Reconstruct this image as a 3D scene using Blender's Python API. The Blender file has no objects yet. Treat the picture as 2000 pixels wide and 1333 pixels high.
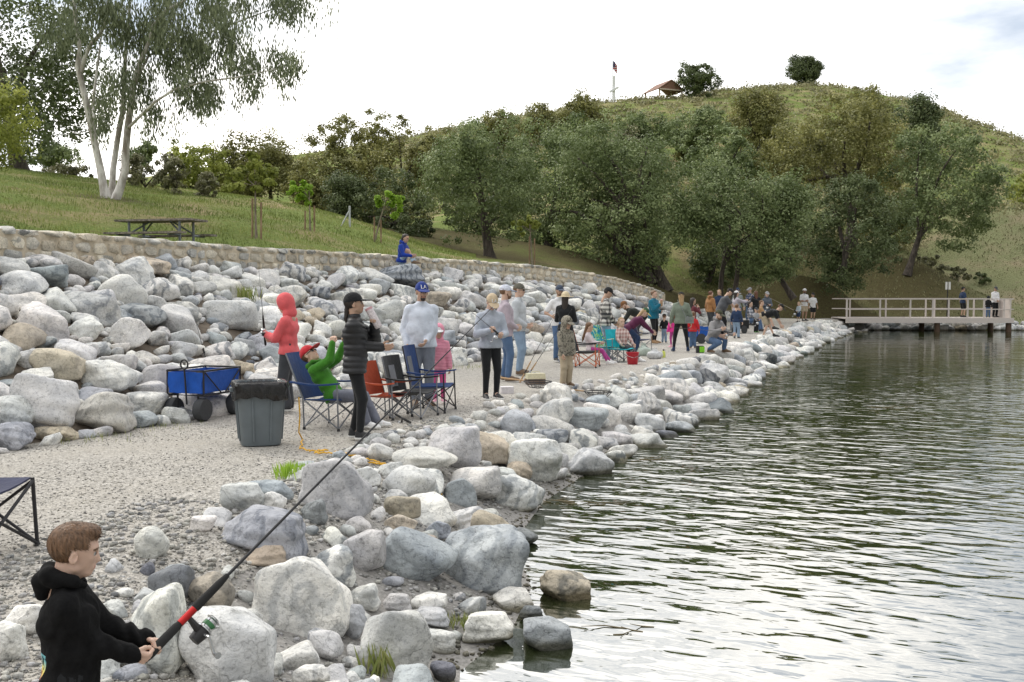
import bpy, bmesh, math, random
import numpy as np
from mathutils import Vector, Matrix

# ------------------------------------------------------------------ camera, sky, sun, exposure
SC = bpy.context.scene
COL = SC.collection
CAMZ = 2.42                       # eye height above the water (z = 0)
F = 2000 * 35.0 / 36.0            # focal length in photograph pixels
PITCH = math.atan(98.5 / F)       # camera looks slightly down
cam_data = bpy.data.cameras.new('camera')
cam_data.lens = 35.0; cam_data.sensor_width = 36.0; cam_data.sensor_fit = 'HORIZONTAL'
cam_data.clip_start = 0.05; cam_data.clip_end = 6000
cam = bpy.data.objects.new('camera', cam_data); COL.objects.link(cam)
cam.location = (0, 0, CAMZ); cam.rotation_euler = (math.pi / 2 - PITCH, 0, 0)
SC.camera = cam

SUN_EL = math.radians(42); SUN_AZ = math.radians(-42)       # azimuth from +Y towards +X
SUN_DIR = Vector((math.sin(SUN_AZ) * math.cos(SUN_EL), math.cos(SUN_AZ) * math.cos(SUN_EL), math.sin(SUN_EL)))
w = bpy.data.worlds.new('World'); SC.world = w; w.use_nodes = True
nt = w.node_tree; nt.nodes.clear()
N = nt.nodes.new; L = nt.links.new
out = N('ShaderNodeOutputWorld'); mixs = N('ShaderNodeMixShader')
bg1 = N('ShaderNodeBackground'); bg2 = N('ShaderNodeBackground')
sky = N('ShaderNodeTexSky'); sky.sky_type = 'NISHITA'; sky.sun_disc = False
sky.sun_elevation = SUN_EL; sky.sun_rotation = SUN_AZ
bg1.inputs[1].default_value = 0.12
L(sky.outputs[0], bg1.inputs[0])
tc = N('ShaderNodeTexCoord')
mp = N('ShaderNodeMapping'); mp.inputs['Scale'].default_value = (1.0, 1.0, 3.2)
nz = N('ShaderNodeTexNoise'); nz.inputs['Scale'].default_value = 2.1; nz.inputs['Detail'].default_value = 7; nz.inputs['Roughness'].default_value = 0.55
L(tc.outputs['Generated'], mp.inputs[0]); L(mp.outputs[0], nz.inputs['Vector'])
rp = N('ShaderNodeValToRGB')
rp.color_ramp.elements[0].position = 0.36; rp.color_ramp.elements[0].color = (0.35, 0.39, 0.45, 1)
rp.color_ramp.elements[1].position = 0.59; rp.color_ramp.elements[1].color = (1.0, 0.968, 0.92, 1)
L(nz.outputs[0], rp.inputs[0])
dot = N('ShaderNodeVectorMath'); dot.operation = 'DOT_PRODUCT'; dot.inputs[1].default_value = SUN_DIR
L(tc.outputs['Generated'], dot.inputs[0])
glow = N('ShaderNodeMapRange'); glow.interpolation_type = 'SMOOTHSTEP'
glow.inputs['From Min'].default_value = -0.6; glow.inputs['From Max'].default_value = 1.0
glow.inputs['To Min'].default_value = 0.88; glow.inputs['To Max'].default_value = 2.5   # cloud cover brightens towards the veiled sun
L(dot.outputs['Value'], glow.inputs['Value'])
L(rp.outputs[0], bg2.inputs[0]); L(glow.outputs[0], bg2.inputs[1])
cov = N('ShaderNodeMapRange'); cov.inputs['From Min'].default_value = 0.30; cov.inputs['From Max'].default_value = 0.52
cov.inputs['To Min'].default_value = 0.72; cov.inputs['To Max'].default_value = 1.0
L(nz.outputs[0], cov.inputs['Value']); L(cov.outputs[0], mixs.inputs[0])
L(bg1.outputs[0], mixs.inputs[1]); L(bg2.outputs[0], mixs.inputs[2]); L(mixs.outputs[0], out.inputs[0])

sun_d = bpy.data.lights.new('sun', 'SUN'); sun_d.energy = 1.3; sun_d.angle = math.radians(14); sun_d.color = (1.0, 0.94, 0.84)
sun = bpy.data.objects.new('sun', sun_d); COL.objects.link(sun)
sun.rotation_euler = SUN_DIR.to_track_quat('Z', 'Y').to_euler()

vs = SC.view_settings
SC.display_settings.display_device = 'sRGB'
vs.view_transform = 'Standard'; vs.look = 'None'; vs.exposure = 0.04; vs.gamma = 1.0; vs.use_curve_mapping = False
try:
    SC.cycles.max_bounces = 6; SC.cycles.transparent_max_bounces = 8; SC.cycles.use_denoising = True
    SC.cycles.caustics_reflective = False; SC.cycles.caustics_refractive = False
except Exception:
    pass

# ------------------------------------------------------------------ helpers
rng = np.random.default_rng(7)
random.seed(7)

def at(u, v, D):
    """world point D metres ahead of the eye that the photograph shows at pixel (u, v)"""
    a = (u - 1000) / F; b = -(v - 666.5) / F
    cp, sp = math.cos(PITCH), math.sin(PITCH)
    d = (a, cp + b * sp, -sp + b * cp)
    t = D / d[1]
    return Vector((d[0] * t, D, CAMZ + d[2] * t))

def px_per_m(D): return F / D

def prop(o, label=None, cat=None, group=None, kind=None):
    if label: o['label'] = label
    if cat: o['category'] = cat
    if group: o['group'] = group
    if kind: o['kind'] = kind
    return o

def link(o, parent=None):
    COL.objects.link(o)
    if parent is not None: o.parent = parent
    return o

def empty(name, loc=(0, 0, 0), rz=0.0):
    o = bpy.data.objects.new(name, None); o.empty_display_size = 0.1
    COL.objects.link(o); o.location = loc; o.rotation_euler = (0, 0, rz)
    return o

def np_mesh(name, V, Fa, mats=(), smooth=True, face_attr=None, mat_idx=None, point_attr=None):
    """mesh from arrays; Fa is (m, k) with one k for all faces, or a list of index tuples"""
    me = bpy.data.meshes.new(name)
    V = np.asarray(V, dtype=np.float32)
    if isinstance(Fa, np.ndarray):
        m, k = Fa.shape
        me.vertices.add(len(V)); me.vertices.foreach_set('co', V.ravel())
        me.loops.add(m * k); me.loops.foreach_set('vertex_index', Fa.astype(np.int32).ravel())
        me.polygons.add(m); me.polygons.foreach_set('loop_start', np.arange(0, m * k, k, dtype=np.int32))
        me.update(calc_edges=True)
    else:
        me.from_pydata([tuple(p) for p in V], [], [tuple(f) for f in Fa]); me.update()
    n = len(me.polygons)
    if smooth: me.polygons.foreach_set('use_smooth', np.ones(n, dtype=bool))
    for m_ in mats: me.materials.append(m_)
    if mat_idx is not None: me.polygons.foreach_set('material_index', np.asarray(mat_idx, dtype=np.int32))
    if face_attr is not None:
        for key, val in face_attr.items():
            val = np.asarray(val, dtype=np.float32)
            if val.ndim == 1:
                a = me.attributes.new(key, 'FLOAT', 'FACE'); a.data.foreach_set('value', val)
            else:
                a = me.attributes.new(key, 'FLOAT_COLOR', 'FACE')
                a.data.foreach_set('color', np.concatenate([val, np.ones((len(val), 1), np.float32)], 1).ravel())
    if point_attr is not None:
        for key, val in point_attr.items():
            a = me.attributes.new(key, 'FLOAT', 'POINT'); a.data.foreach_set('value', np.asarray(val, dtype=np.float32))
    return me

def mesh_obj(name, me, parent=None, loc=None):
    o = bpy.data.objects.new(name, me); link(o, parent)
    if loc is not None: o.location = loc
    return o

class MB:
    """collects simple solids and links them as one mesh object"""
    def __init__(s): s.v = []; s.f = []
    def add(s, vs_, fs):
        b = len(s.v); s.v += [tuple(p) for p in vs_]; s.f += [tuple(b + i for i in f) for f in fs]; return s
    def box(s, c, size, rot=None, taper=1.0):
        hx, hy, hz = size[0] / 2, size[1] / 2, size[2] / 2
        P = [Vector((x * hx * (taper if z > 0 else 1), y * hy * (taper if z > 0 else 1), z * hz)) for z in (-1, 1) for x, y in ((-1, -1), (1, -1), (1, 1), (-1, 1))]
        if rot is not None: P = [rot @ p for p in P]
        c = Vector(c)
        return s.add([c + p for p in P], [(3, 2, 1, 0), (4, 5, 6, 7), (0, 1, 5, 4), (1, 2, 6, 5), (2, 3, 7, 6), (3, 0, 4, 7)])
    def tube(s, pts, r, n=8, cap=True):
        pts = [Vector(p) for p in pts]
        rs = r if isinstance(r, (list, tuple, np.ndarray)) else [r] * len(pts)
        V = []; prev = None
        for i, p in enumerate(pts):
            t = (pts[min(i + 1, len(pts) - 1)] - pts[max(i - 1, 0)])
            t = t.normalized() if t.length > 1e-9 else Vector((0, 0, 1))
            if prev is None:
                a = Vector((0, 0, 1)) if abs(t.z) < 0.9 else Vector((1, 0, 0))
                x = t.cross(a).normalized()
            else:
                x = (prev - t * prev.dot(t)); x = x.normalized() if x.length > 1e-6 else t.orthogonal().normalized()
            prev = x; y = t.cross(x)
            for k in range(n):
                a = 2 * math.pi * k / n
                V.append(p + (x * math.cos(a) + y * math.sin(a)) * rs[i])
        Fs = []
        for i in range(len(pts) - 1):
            for k in range(n):
                k2 = (k + 1) % n
                Fs.append((i * n + k, i * n + k2, (i + 1) * n + k2, (i + 1) * n + k))
        if cap:
            Fs.append(tuple(range(n - 1, -1, -1))); Fs.append(tuple((len(pts) - 1) * n + k for k in range(n)))
        return s.add(V, Fs)
    def lathe(s, prof, n=20, c=(0, 0, 0), axis=None, sq=None):
        """prof: (radius, height) pairs; axis: rotation matrix"""
        c = Vector(c); V = []
        for r, z in prof:
            for k in range(n):
                a = 2 * math.pi * k / n
                p = Vector((r * math.cos(a), r * math.sin(a), z))
                if sq:
                    m = (abs(math.cos(a)) ** sq + abs(math.sin(a)) ** sq) ** (-1.0 / sq); p = Vector((p.x * m, p.y * m, z))
                V.append(c + (axis @ p if axis is not None else p))
        Fs = []
        for i in range(len(prof) - 1):
            for k in range(n):
                k2 = (k + 1) % n
                Fs.append((i * n + k, i * n + k2, (i + 1) * n + k2, (i + 1) * n + k))
        Fs.append(tuple(range(n - 1, -1, -1))); Fs.append(tuple((len(prof) - 1) * n + k for k in range(n)))
        return s.add(V, Fs)
    def sheet(s, grid, th):
        """grid: rows of points -> a cloth of thickness th"""
        R, C_ = len(grid), len(grid[0]); G = [[Vector(p) for p in row] for row in grid]
        nrm = [[None] * C_ for _ in range(R)]
        for i in range(R):
            for j in range(C_):
                a = G[min(i + 1, R - 1)][j] - G[max(i - 1, 0)][j]; b = G[i][min(j + 1, C_ - 1)] - G[i][max(j - 1, 0)]
                nrm[i][j] = a.cross(b).normalized()
        V = [G[i][j] + nrm[i][j] * th / 2 for i in range(R) for j in range(C_)] + [G[i][j] - nrm[i][j] * th / 2 for i in range(R) for j in range(C_)]
        o = R * C_; Fs = []
        for i in range(R - 1):
            for j in range(C_ - 1):
                a, b, c_, d = i * C_ + j, i * C_ + j + 1, (i + 1) * C_ + j + 1, (i + 1) * C_ + j
                Fs.append((a, d, c_, b)); Fs.append((o + a, o + b, o + c_, o + d))
        for i in range(R - 1):
            Fs.append((i * C_, o + i * C_, o + (i + 1) * C_, (i + 1) * C_))
            Fs.append((i * C_ + C_ - 1, (i + 1) * C_ + C_ - 1, o + (i + 1) * C_ + C_ - 1, o + i * C_ + C_ - 1))
        for j in range(C_ - 1):
            Fs.append((j, j + 1, o + j + 1, o + j))
            k = (R - 1) * C_
            Fs.append((k + j, o + k + j, o + k + j + 1, k + j + 1))
        return s.add(V, Fs)
    def build(s, name, mat, parent=None, smooth=True, angle=40):
        me = bpy.data.meshes.new(name); me.from_pydata(s.v, [], s.f); me.update()
        if mat is not None: me.materials.append(mat)
        o = mesh_obj(name, me, parent)
        if smooth:
            me.polygons.foreach_set('use_smooth', np.ones(len(me.polygons), dtype=bool))
            try: me.set_sharp_from_angle(angle=math.radians(angle))
            except Exception: pass
        return o

# ------------------------------------------------------------------ materials
_M = {}
def new_mat(name):
    m = bpy.data.materials.new(name); m.use_nodes = True
    t = m.node_tree; b = t.nodes['Principled BSDF']
    return m, t, b

def nd(t, typ, **kw):
    n = t.nodes.new(typ)
    for k, v_ in kw.items():
        if k in n.inputs: n.inputs[k].default_value = v_
        else: setattr(n, k, v_)
    return n

def ramp(t, src, stops):
    r = t.nodes.new('ShaderNodeValToRGB'); e = r.color_ramp.elements
    while len(e) < len(stops): e.new(0.5)
    for el, (p, c) in zip(e, stops):
        el.position = p; el.color = (c[0], c[1], c[2], 1)
    t.links.new(src, r.inputs[0]); return r.outputs[0]

def mixc(t, fac, a, b, mode='MIX'):
    m = t.nodes.new('ShaderNodeMix'); m.data_type = 'RGBA'; m.blend_type = mode
    for i, s in ((0, fac), (6, a), (7, b)):
        if isinstance(s, (int, float)): m.inputs[i].default_value = s
        elif isinstance(s, (tuple, list)): m.inputs[i].default_value = (s[0], s[1], s[2], 1)
        else: t.links.new(s, m.inputs[i])
    return m.outputs[2]

def bump(t, b, h, strength=0.4, dist=0.02, prev=None):
    n = t.nodes.new('ShaderNodeBump'); n.inputs['Strength'].default_value = strength; n.inputs['Distance'].default_value = dist
    t.links.new(h, n.inputs['Height'])
    if prev is not None: t.links.new(prev, n.inputs['Normal'])
    t.links.new(n.outputs[0], b.inputs['Normal']); return n.outputs[0]

def pos(t): return t.nodes.new('ShaderNodeNewGeometry').outputs['Position']

def noise(t, vec, scale, detail=4, rough=0.55, dist=0.0, out=0):
    n = nd(t, 'ShaderNodeTexNoise', Scale=scale, Detail=detail, Roughness=rough, Distortion=dist)
    if vec is not None: t.links.new(vec, n.inputs['Vector'])
    return n.outputs[out]

def simple(key, color, rough=0.6, metal=0.0, var=0.12, scale=30.0, bmp=0.0, bscale=200.0, spec=0.5, coat=0.0, obj=True):
    """plain painted, plastic, metal or cloth surface with slight mottling"""
    if key in _M: return _M[key]
    m, t, b = new_mat(key)
    vec = t.nodes.new('ShaderNodeTexCoord').outputs['Object'] if obj else pos(t)
    n1 = noise(t, vec, scale, 4)
    lo = tuple(c * (1 - var) for c in color); hi = tuple(min(1, c * (1 + var)) for c in color)
    c = ramp(t, n1, [(0.3, lo), (0.7, hi)])
    t.links.new(c, b.inputs['Base Color'])
    b.inputs['Roughness'].default_value = rough; b.inputs['Metallic'].default_value = metal
    b.inputs['Specular IOR Level'].default_value = spec
    if coat: b.inputs['Coat Weight'].default_value = coat
    if bmp: bump(t, b, noise(t, vec, bscale, 2), bmp, 0.004)
    _M[key] = m; return m

def cloth(key, color, var=0.14, bmp=0.35):
    if key in _M: return _M[key]
    m, t, b = new_mat(key)
    vec = t.nodes.new('ShaderNodeTexCoord').outputs['Object']
    n1 = noise(t, vec, 9, 4); n2 = noise(t, vec, 120, 2)
    lo = tuple(c * (1 - var) for c in color); hi = tuple(min(1, c * (1 + var)) for c in color)
    c = ramp(t, n1, [(0.3, lo), (0.7, hi)])
    t.links.new(c, b.inputs['Base Color']); b.inputs['Roughness'].default_value = 0.9
    b.inputs['Specular IOR Level'].default_value = 0.2
    b.inputs['Sheen Weight'].default_value = 0.15
    h = t.nodes.new('ShaderNodeMath'); h.operation = 'ADD'
    t.links.new(noise(t, vec, 22, 3, 0.5, 0.6), h.inputs[0])
    mm = t.nodes.new('ShaderNodeMath'); mm.operation = 'MULTIPLY'; mm.inputs[1].default_value = 0.15
    t.links.new(n2, mm.inputs[0]); t.links.new(mm.outputs[0], h.inputs[1])
    bump(t, b, h.outputs[0], bmp, 0.02)
    _M[key] = m; return m
# ------------------------------------------------------------------ the lie of the land
SH_Y = [-6, 3, 5, 6.1, 7.0, 8.0, 9.5, 11.3, 14.0, 15.4, 17.2, 20.1, 26.4, 30.7, 40, 53.6, 57.5, 60.5]
SH_X = [1.6, 1.0, 0.25, -0.38, 0.0, 0.16, 0.02, 0.36, 1.3, 1.83, 2.66, 4.05, 6.15, 7.9, 11.7, 17.6, 19.4, 22.5]
def shore_x(y): return float(np.interp(y, SH_Y, SH_X))
def band_w(y): return float(np.interp(y, [0, 6, 10, 16, 22, 28, 45, 60], [2.6, 2.3, 1.7, 1.95, 1.6, 1.15, 1.7, 2.0]))
def base_x(y): return float(np.interp(y, [-6, 10.8, 12.8, 22, 27.6, 38.7, 48, 58, 64], [-11.6, -5.5, -4.5, -1.75, 0.7, 4.7, 8.6, 12.8, 15.0]))
def wall_x(y): return base_x(y) - float(np.interp(y, [0, 30, 38, 46, 58, 64], [4.75, 4.6, 3.9, 2.2, 0.8, 0.4]))
PATHZ = 0.70
def wall_base_z(y): return float(np.interp(y, [0, 30, 36, 42, 48, 54, 64], [3.03, 3.03, 2.98, 2.6, 2.0, 1.5, 1.1]))
def wall_top_z(y): return float(np.interp(y, [0, 33, 38, 43, 48, 50], [3.42, 3.42, 3.40, 3.1, 2.5, 2.2]))
FAR_Y = 61.2                                             # the far shore
def wob(x, y): return 0.5 * math.sin(x * 1.3 + 1.7 * math.sin(y * 0.6)) + 0.5 * math.sin(y * 1.1 + 2.1 * math.sin(x * 0.5 + 1))

# control points of the grassy land behind the wall: photograph pixel and distance
CP = [(0, 330, 36), (-300, 320, 30), (-500, 380, 24), (250, 374, 36), (430, 388, 38), (560, 402, 40), (700, 432, 42), (800, 466, 44), (210, 388, 30), (314, 494, 23.5), (120, 470, 20), (430, 490, 24), (20, 400, 24),
      (500, 470, 26), (600, 466, 30), (740, 472, 34), (880, 497, 42), (957, 507, 46), (1035, 508, 43), (1070, 482, 54), (1240, 531, 53), (1300, 551, 53), (1410, 550, 56),
      (1550, 532, 61), (1645, 558, 63), (1775, 506, 69), (2000, 415, 88), (2150, 420, 88), (1950, 606, 66), (1700, 606, 66), (1500, 604, 60), (1350, 592, 54), (1850, 560, 75), (2200, 606, 66),
      (1600, 168, 170), (1440, 176, 160), (1200, 199, 150), (1000, 240, 140), (830, 265, 140), (600, 300, 140), (400, 330, 150), (1720, 190, 172), (1830, 225, 175), (1920, 262, 175), (2010, 305, 172), (2200, 390, 165), (2500, 450, 150), (1330, 192, 155),
      (1600, 300, 120), (1400, 305, 112), (1200, 350, 95), (1000, 400, 80), (1600, 400, 95), (1850, 400, 100), (700, 440, 80), (500, 430, 80), (200, 400, 80), (-200, 380, 70), (1450, 480, 72), (1150, 450, 70), (1960, 440, 78)]
_P = []; _Z = []
for u_, v_, D_ in CP:
    p_ = at(u_, v_, D_); _P.append((p_.x, p_.y)); _Z.append(p_.z)
for y_ in range(2, 48, 4):
    _P.append((wall_x(y_) - 0.3, y_)); _Z.append(wall_top_z(y_) - 0.12)
for y_ in (50, 54, 58, 62):
    _P.append((wall_x(y_), y_)); _Z.append(wall_base_z(y_))
for x_, y_, z_ in ((-30, 0, 5.5), (-60, 20, 8), (-70, 60, 8), (-90, 120, 9), (-80, 230, 12), (0, 250, 18), (60, 260, 24), (140, 250, 18), (200, 150, 10), (200, 60, 4), (90, 62, 1.2), (60, 62, 1.2), (40, 63, 1.2), (22, 63, 1.2), (130, 70, 3)):
    _P.append((x_, y_)); _Z.append(z_)
_P = np.array(_P); _Z = np.array(_Z)
def _phi(d2): return np.sqrt(d2 + 25.0)
_A = _phi(((_P[:, None, :] - _P[None, :, :]) ** 2).sum(-1))
_n = len(_P)
_B = np.zeros((_n + 3, _n + 3)); _B[:_n, :_n] = _A - np.eye(_n) * 0.12
_B[:_n, _n] = 1; _B[:_n, _n + 1:] = _P; _B[_n:, :_n] = _B[:_n, _n:].T
_W = np.linalg.solve(_B, np.concatenate([_Z, np.zeros(3)]))
def land(x, y):
    """height of the grassy land at arrays x, y"""
    x = np.asarray(x, float); y = np.asarray(y, float); sh = x.shape
    q = np.stack([x.ravel(), y.ravel()], 1)
    z = np.empty(len(q))
    for i in range(0, len(q), 20000):
        c = q[i:i + 20000]
        z[i:i + 20000] = _phi(((c[:, None, :] - _P[None]) ** 2).sum(-1)) @ _W[:_n] + _W[_n] + c @ _W[_n + 1:]
    return z.reshape(sh)

def near_z(x, y):
    """height of the path, the bank and the shore (scalar)"""
    s = shore_x(y); e = s - band_w(y); b = base_x(y); wx = wall_x(y)
    if y > FAR_Y - 2.5 and x > s - 1:
        return (y - FAR_Y) * 0.45 if y < FAR_Y else min(0.75, (y - FAR_Y) * 0.5)
    n = 0.03 * wob(x, y)
    if x > s: return max(-1.8, -(x - s) * 0.32)
    if x > e:
        t = (s - x) / (s - e); return PATHZ * (t * 0.55 + 0.45 * t * t * (3 - 2 * t)) + n * t
    if x > b - 0.15: return PATHZ + n
    t = min(1.0, (b - 0.15 - x) / max(0.2, (b - 0.15 - wx)))
    return PATHZ + n + (wall_base_z(y) - PATHZ) * t

def ground_hit(u, v, y0=3.0, y1=80.0):
    """where the line of sight through a pixel first meets the path, bank or shore"""
    y = y0
    while y < y1:
        p = at(u, v, y)
        if p.z <= max(0.0, near_z(p.x, y)) + 1e-4: return Vector((p.x, y, max(0.0, near_z(p.x, y))))
        y += 0.03
    return at(u, v, y1)

# near ground: rows follow the shore, columns follow wall / bank foot / path edge / waterline
gy = np.concatenate([np.arange(-5, 20, 0.22), np.arange(20, 62.6, 0.45)])
cols = []
rows = []
for y in gy:
    s = shore_x(y); e = s - band_w(y); b = base_x(y) - 0.15; wx = wall_x(y) - 0.25
    xs = np.concatenate([np.linspace(wx, b, 10)[:-1], np.linspace(b, e, 18)[:-1], np.linspace(e, s, 12)[:-1], s + np.array([0, .3, .7, 1.2, 2, 3.5, 6])])
    rows.append([(x, y, near_z(x, y)) for x in xs])
V = np.array(rows); R_, C_ = V.shape[:2]
idx = np.arange(R_ * C_).reshape(R_, C_)
Fq = np.stack([idx[:-1, :-1], idx[:-1, 1:], idx[1:, 1:], idx[1:, :-1]], -1).reshape(-1, 4)

def mat_gravel():
    m, t, b = new_mat('gravel_ground')
    p = pos(t)
    vo = nd(t, 'ShaderNodeTexVoronoi', Scale=55.0); t.links.new(p, vo.inputs['Vector'])
    sep = t.nodes.new('ShaderNodeSeparateColor'); t.links.new(vo.outputs['Color'], sep.inputs[0])
    stone = ramp(t, sep.outputs[0], [(0.0, (0.19, 0.18, 0.165)), (0.45, (0.40, 0.38, 0.345)), (1.0, (0.60, 0.575, 0.53))])
    dust = ramp(t, noise(t, p, 26, 5, 0.7), [(0.3, (0.33, 0.305, 0.265)), (0.7, (0.53, 0.50, 0.445))])
    big = noise(t, p, 0.55, 4, 0.6)
    f = ramp(t, big, [(0.44, (0, 0, 0)), (0.62, (1, 1, 1))])
    fine = noise(t, p, 9, 4, 0.7)
    f2 = mixc(t, 1.0, f, ramp(t, fine, [(0.35, (0, 0, 0)), (0.65, (1, 1, 1))]), 'MULTIPLY')
    c = mixc(t, f2, stone, dust)
    t.links.new(c, b.inputs['Base Color']); b.inputs['Roughness'].default_value = 0.95; b.inputs['Specular IOR Level'].default_value = 0.2
    n1 = bump(t, b, vo.outputs['Distance'], 0.7, 0.02)
    bump(t, b, noise(t, p, 3.0, 5), 0.4, 0.05, n1)
    return m
M_GRAVEL = mat_gravel()
M_SOIL = simple('bank_soil', (0.13, 0.105, 0.08), 0.95, var=0.45, scale=7, bmp=0.6, bscale=30, obj=False)
M_SHINGLE = simple('wet_shingle', (0.26, 0.25, 0.235), 0.9, var=0.35, scale=38, bmp=0.7, bscale=60, obj=False)
ci = np.tile(np.arange(C_ - 1), R_ - 1); gmi = np.where(ci < 9, 1, np.where(ci >= 29, 2, 0))
me = np_mesh('gravel_path', V.reshape(-1, 3), Fq, [M_GRAVEL, M_SOIL, M_SHINGLE], mat_idx=gmi)
prop(mesh_obj('gravel_path', me), 'grey and tan gravel path beside the lake', kind='structure')

# grassy land
def mat_grass():
    m, t, b = new_mat('hill_grass')
    p = pos(t)
    a = noise(t, p, 0.35, 5, 0.65); c_ = noise(t, p, 2.2, 5, 0.7); d = noise(t, p, 14, 4, 0.75)
    green = ramp(t, d, [(0.3, (0.075, 0.115, 0.028)), (0.55, (0.175, 0.225, 0.060)), (0.75, (0.33, 0.36, 0.125))])
    dry = ramp(t, d, [(0.3, (0.21, 0.165, 0.085)), (0.7, (0.42, 0.35, 0.20))])
    soil = ramp(t, d, [(0.3, (0.10, 0.062, 0.038)), (0.7, (0.22, 0.14, 0.09))])
    c1 = mixc(t, ramp(t, a, [(0.46, (0, 0, 0)), (0.66, (1, 1, 1))]), green, dry)
    c2 = mixc(t, ramp(t, c_, [(0.58, (0, 0, 0)), (0.72, (.8, .8, .8))]), c1, soil)
    la = nd(t, 'ShaderNodeAttribute', attribute_name='litter_shade')
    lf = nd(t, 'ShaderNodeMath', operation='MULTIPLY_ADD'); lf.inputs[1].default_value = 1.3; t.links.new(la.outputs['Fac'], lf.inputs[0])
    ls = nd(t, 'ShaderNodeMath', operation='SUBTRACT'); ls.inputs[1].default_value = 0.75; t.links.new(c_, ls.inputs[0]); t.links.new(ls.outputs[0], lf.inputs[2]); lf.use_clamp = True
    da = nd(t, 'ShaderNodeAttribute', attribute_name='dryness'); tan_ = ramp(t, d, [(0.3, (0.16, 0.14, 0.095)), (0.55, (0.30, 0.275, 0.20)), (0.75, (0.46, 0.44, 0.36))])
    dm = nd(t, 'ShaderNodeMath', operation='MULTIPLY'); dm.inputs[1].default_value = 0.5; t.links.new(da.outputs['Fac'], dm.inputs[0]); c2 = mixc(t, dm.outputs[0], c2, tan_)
    leafy = ramp(t, d, [(0.3, (0.065, 0.055, 0.028)), (0.5, (0.115, 0.098, 0.050)), (0.7, (0.125, 0.135, 0.048))])  # dark leaf litter, with the trees' shade painted into the colour
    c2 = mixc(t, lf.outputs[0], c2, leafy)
    t.links.new(c2, b.inputs['Base Color']); b.inputs['Roughness'].default_value = 1.0; b.inputs['Specular IOR Level'].default_value = 0.1
    n1 = bump(t, b, noise(t, p, 30, 4, 0.7), 0.8, 0.05)
    bump(t, b, c_, 0.5, 0.2, n1)
    return m
M_GRASS = mat_grass()
xs = np.concatenate([np.arange(-95, -24, 3.0), np.arange(-24, 24, 0.5), np.arange(24, 60, 1.5), np.arange(60, 206, 4.0)])
ys = np.concatenate([np.arange(-4, 72, 0.6), np.arange(72, 130, 2.0), np.arange(130, 262, 4.0)])
GX, GY = np.meshgrid(xs, ys)
GZ = land(GX, GY)
for i in range(GX.shape[0]):
    y = ys[i]
    if y < 63.0:
        wx = wall_x(y)
        for j in range(GX.shape[1]):
            x = xs[j]
            if x > wx - 0.15:
                GZ[i, j] = min(GZ[i, j], near_z(x, y) - 0.35) if y < 62.0 else min(GZ[i, j], 0.45)
GZ += 0.05 * np.sin(GX * 1.9 + 2 * np.sin(GY * 0.8)) * (GY > 20)
R_, C_ = GX.shape; idx = np.arange(R_ * C_).reshape(R_, C_)
Fq = np.stack([idx[:-1, :-1], idx[:-1, 1:], idx[1:, 1:], idx[1:, :-1]], -1).reshape(-1, 4)
shade_litter = np.zeros(GX.shape)  # mask round the tree feet: fallen leaves and painted-in crown shade
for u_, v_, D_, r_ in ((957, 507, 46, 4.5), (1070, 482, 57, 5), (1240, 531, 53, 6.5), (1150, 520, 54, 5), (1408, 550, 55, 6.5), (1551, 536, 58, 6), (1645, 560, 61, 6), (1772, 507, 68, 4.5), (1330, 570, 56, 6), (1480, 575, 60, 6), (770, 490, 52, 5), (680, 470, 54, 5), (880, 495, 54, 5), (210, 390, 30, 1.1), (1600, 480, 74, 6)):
    q_ = at(u_, v_, D_); shade_litter = np.maximum(shade_litter, np.clip(1.45 - np.hypot(GX - q_.x, (GY - q_.y) * 0.9) / (r_ * 1.2), 0, 1))
dry_ = np.zeros(GX.shape)
for u_, v_, D_, r_ in ((1960, 520, 74, 13), (2050, 470, 82, 14), (1880, 590, 66, 7), (2000, 590, 67, 9)):
    q_ = at(u_, v_, D_); dry_ = np.maximum(dry_, np.clip(1.3 - np.hypot(GX - q_.x, GY - q_.y) / r_, 0, 1))
me = np_mesh('grass_hill', np.stack([GX, GY, GZ], -1).reshape(-1, 3), Fq, [M_GRASS], point_attr={'litter_shade': shade_litter.ravel(), 'dryness': dry_.ravel()})
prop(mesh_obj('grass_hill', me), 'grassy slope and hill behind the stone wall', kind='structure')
# the wide land around, out to the horizon
me = np_mesh('terrain', [(-3000, -3000, -2.5), (3000, -3000, -2.5), (3000, 3000, -2.5), (-3000, 3000, -2.5)], np.array([[0, 1, 2, 3]]), [M_GRASS])
prop(mesh_obj('terrain', me), 'low dry land all around the lake', kind='structure')
def land1(x, y): return float(land(np.array([x]), np.array([y]))[0])

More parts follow.
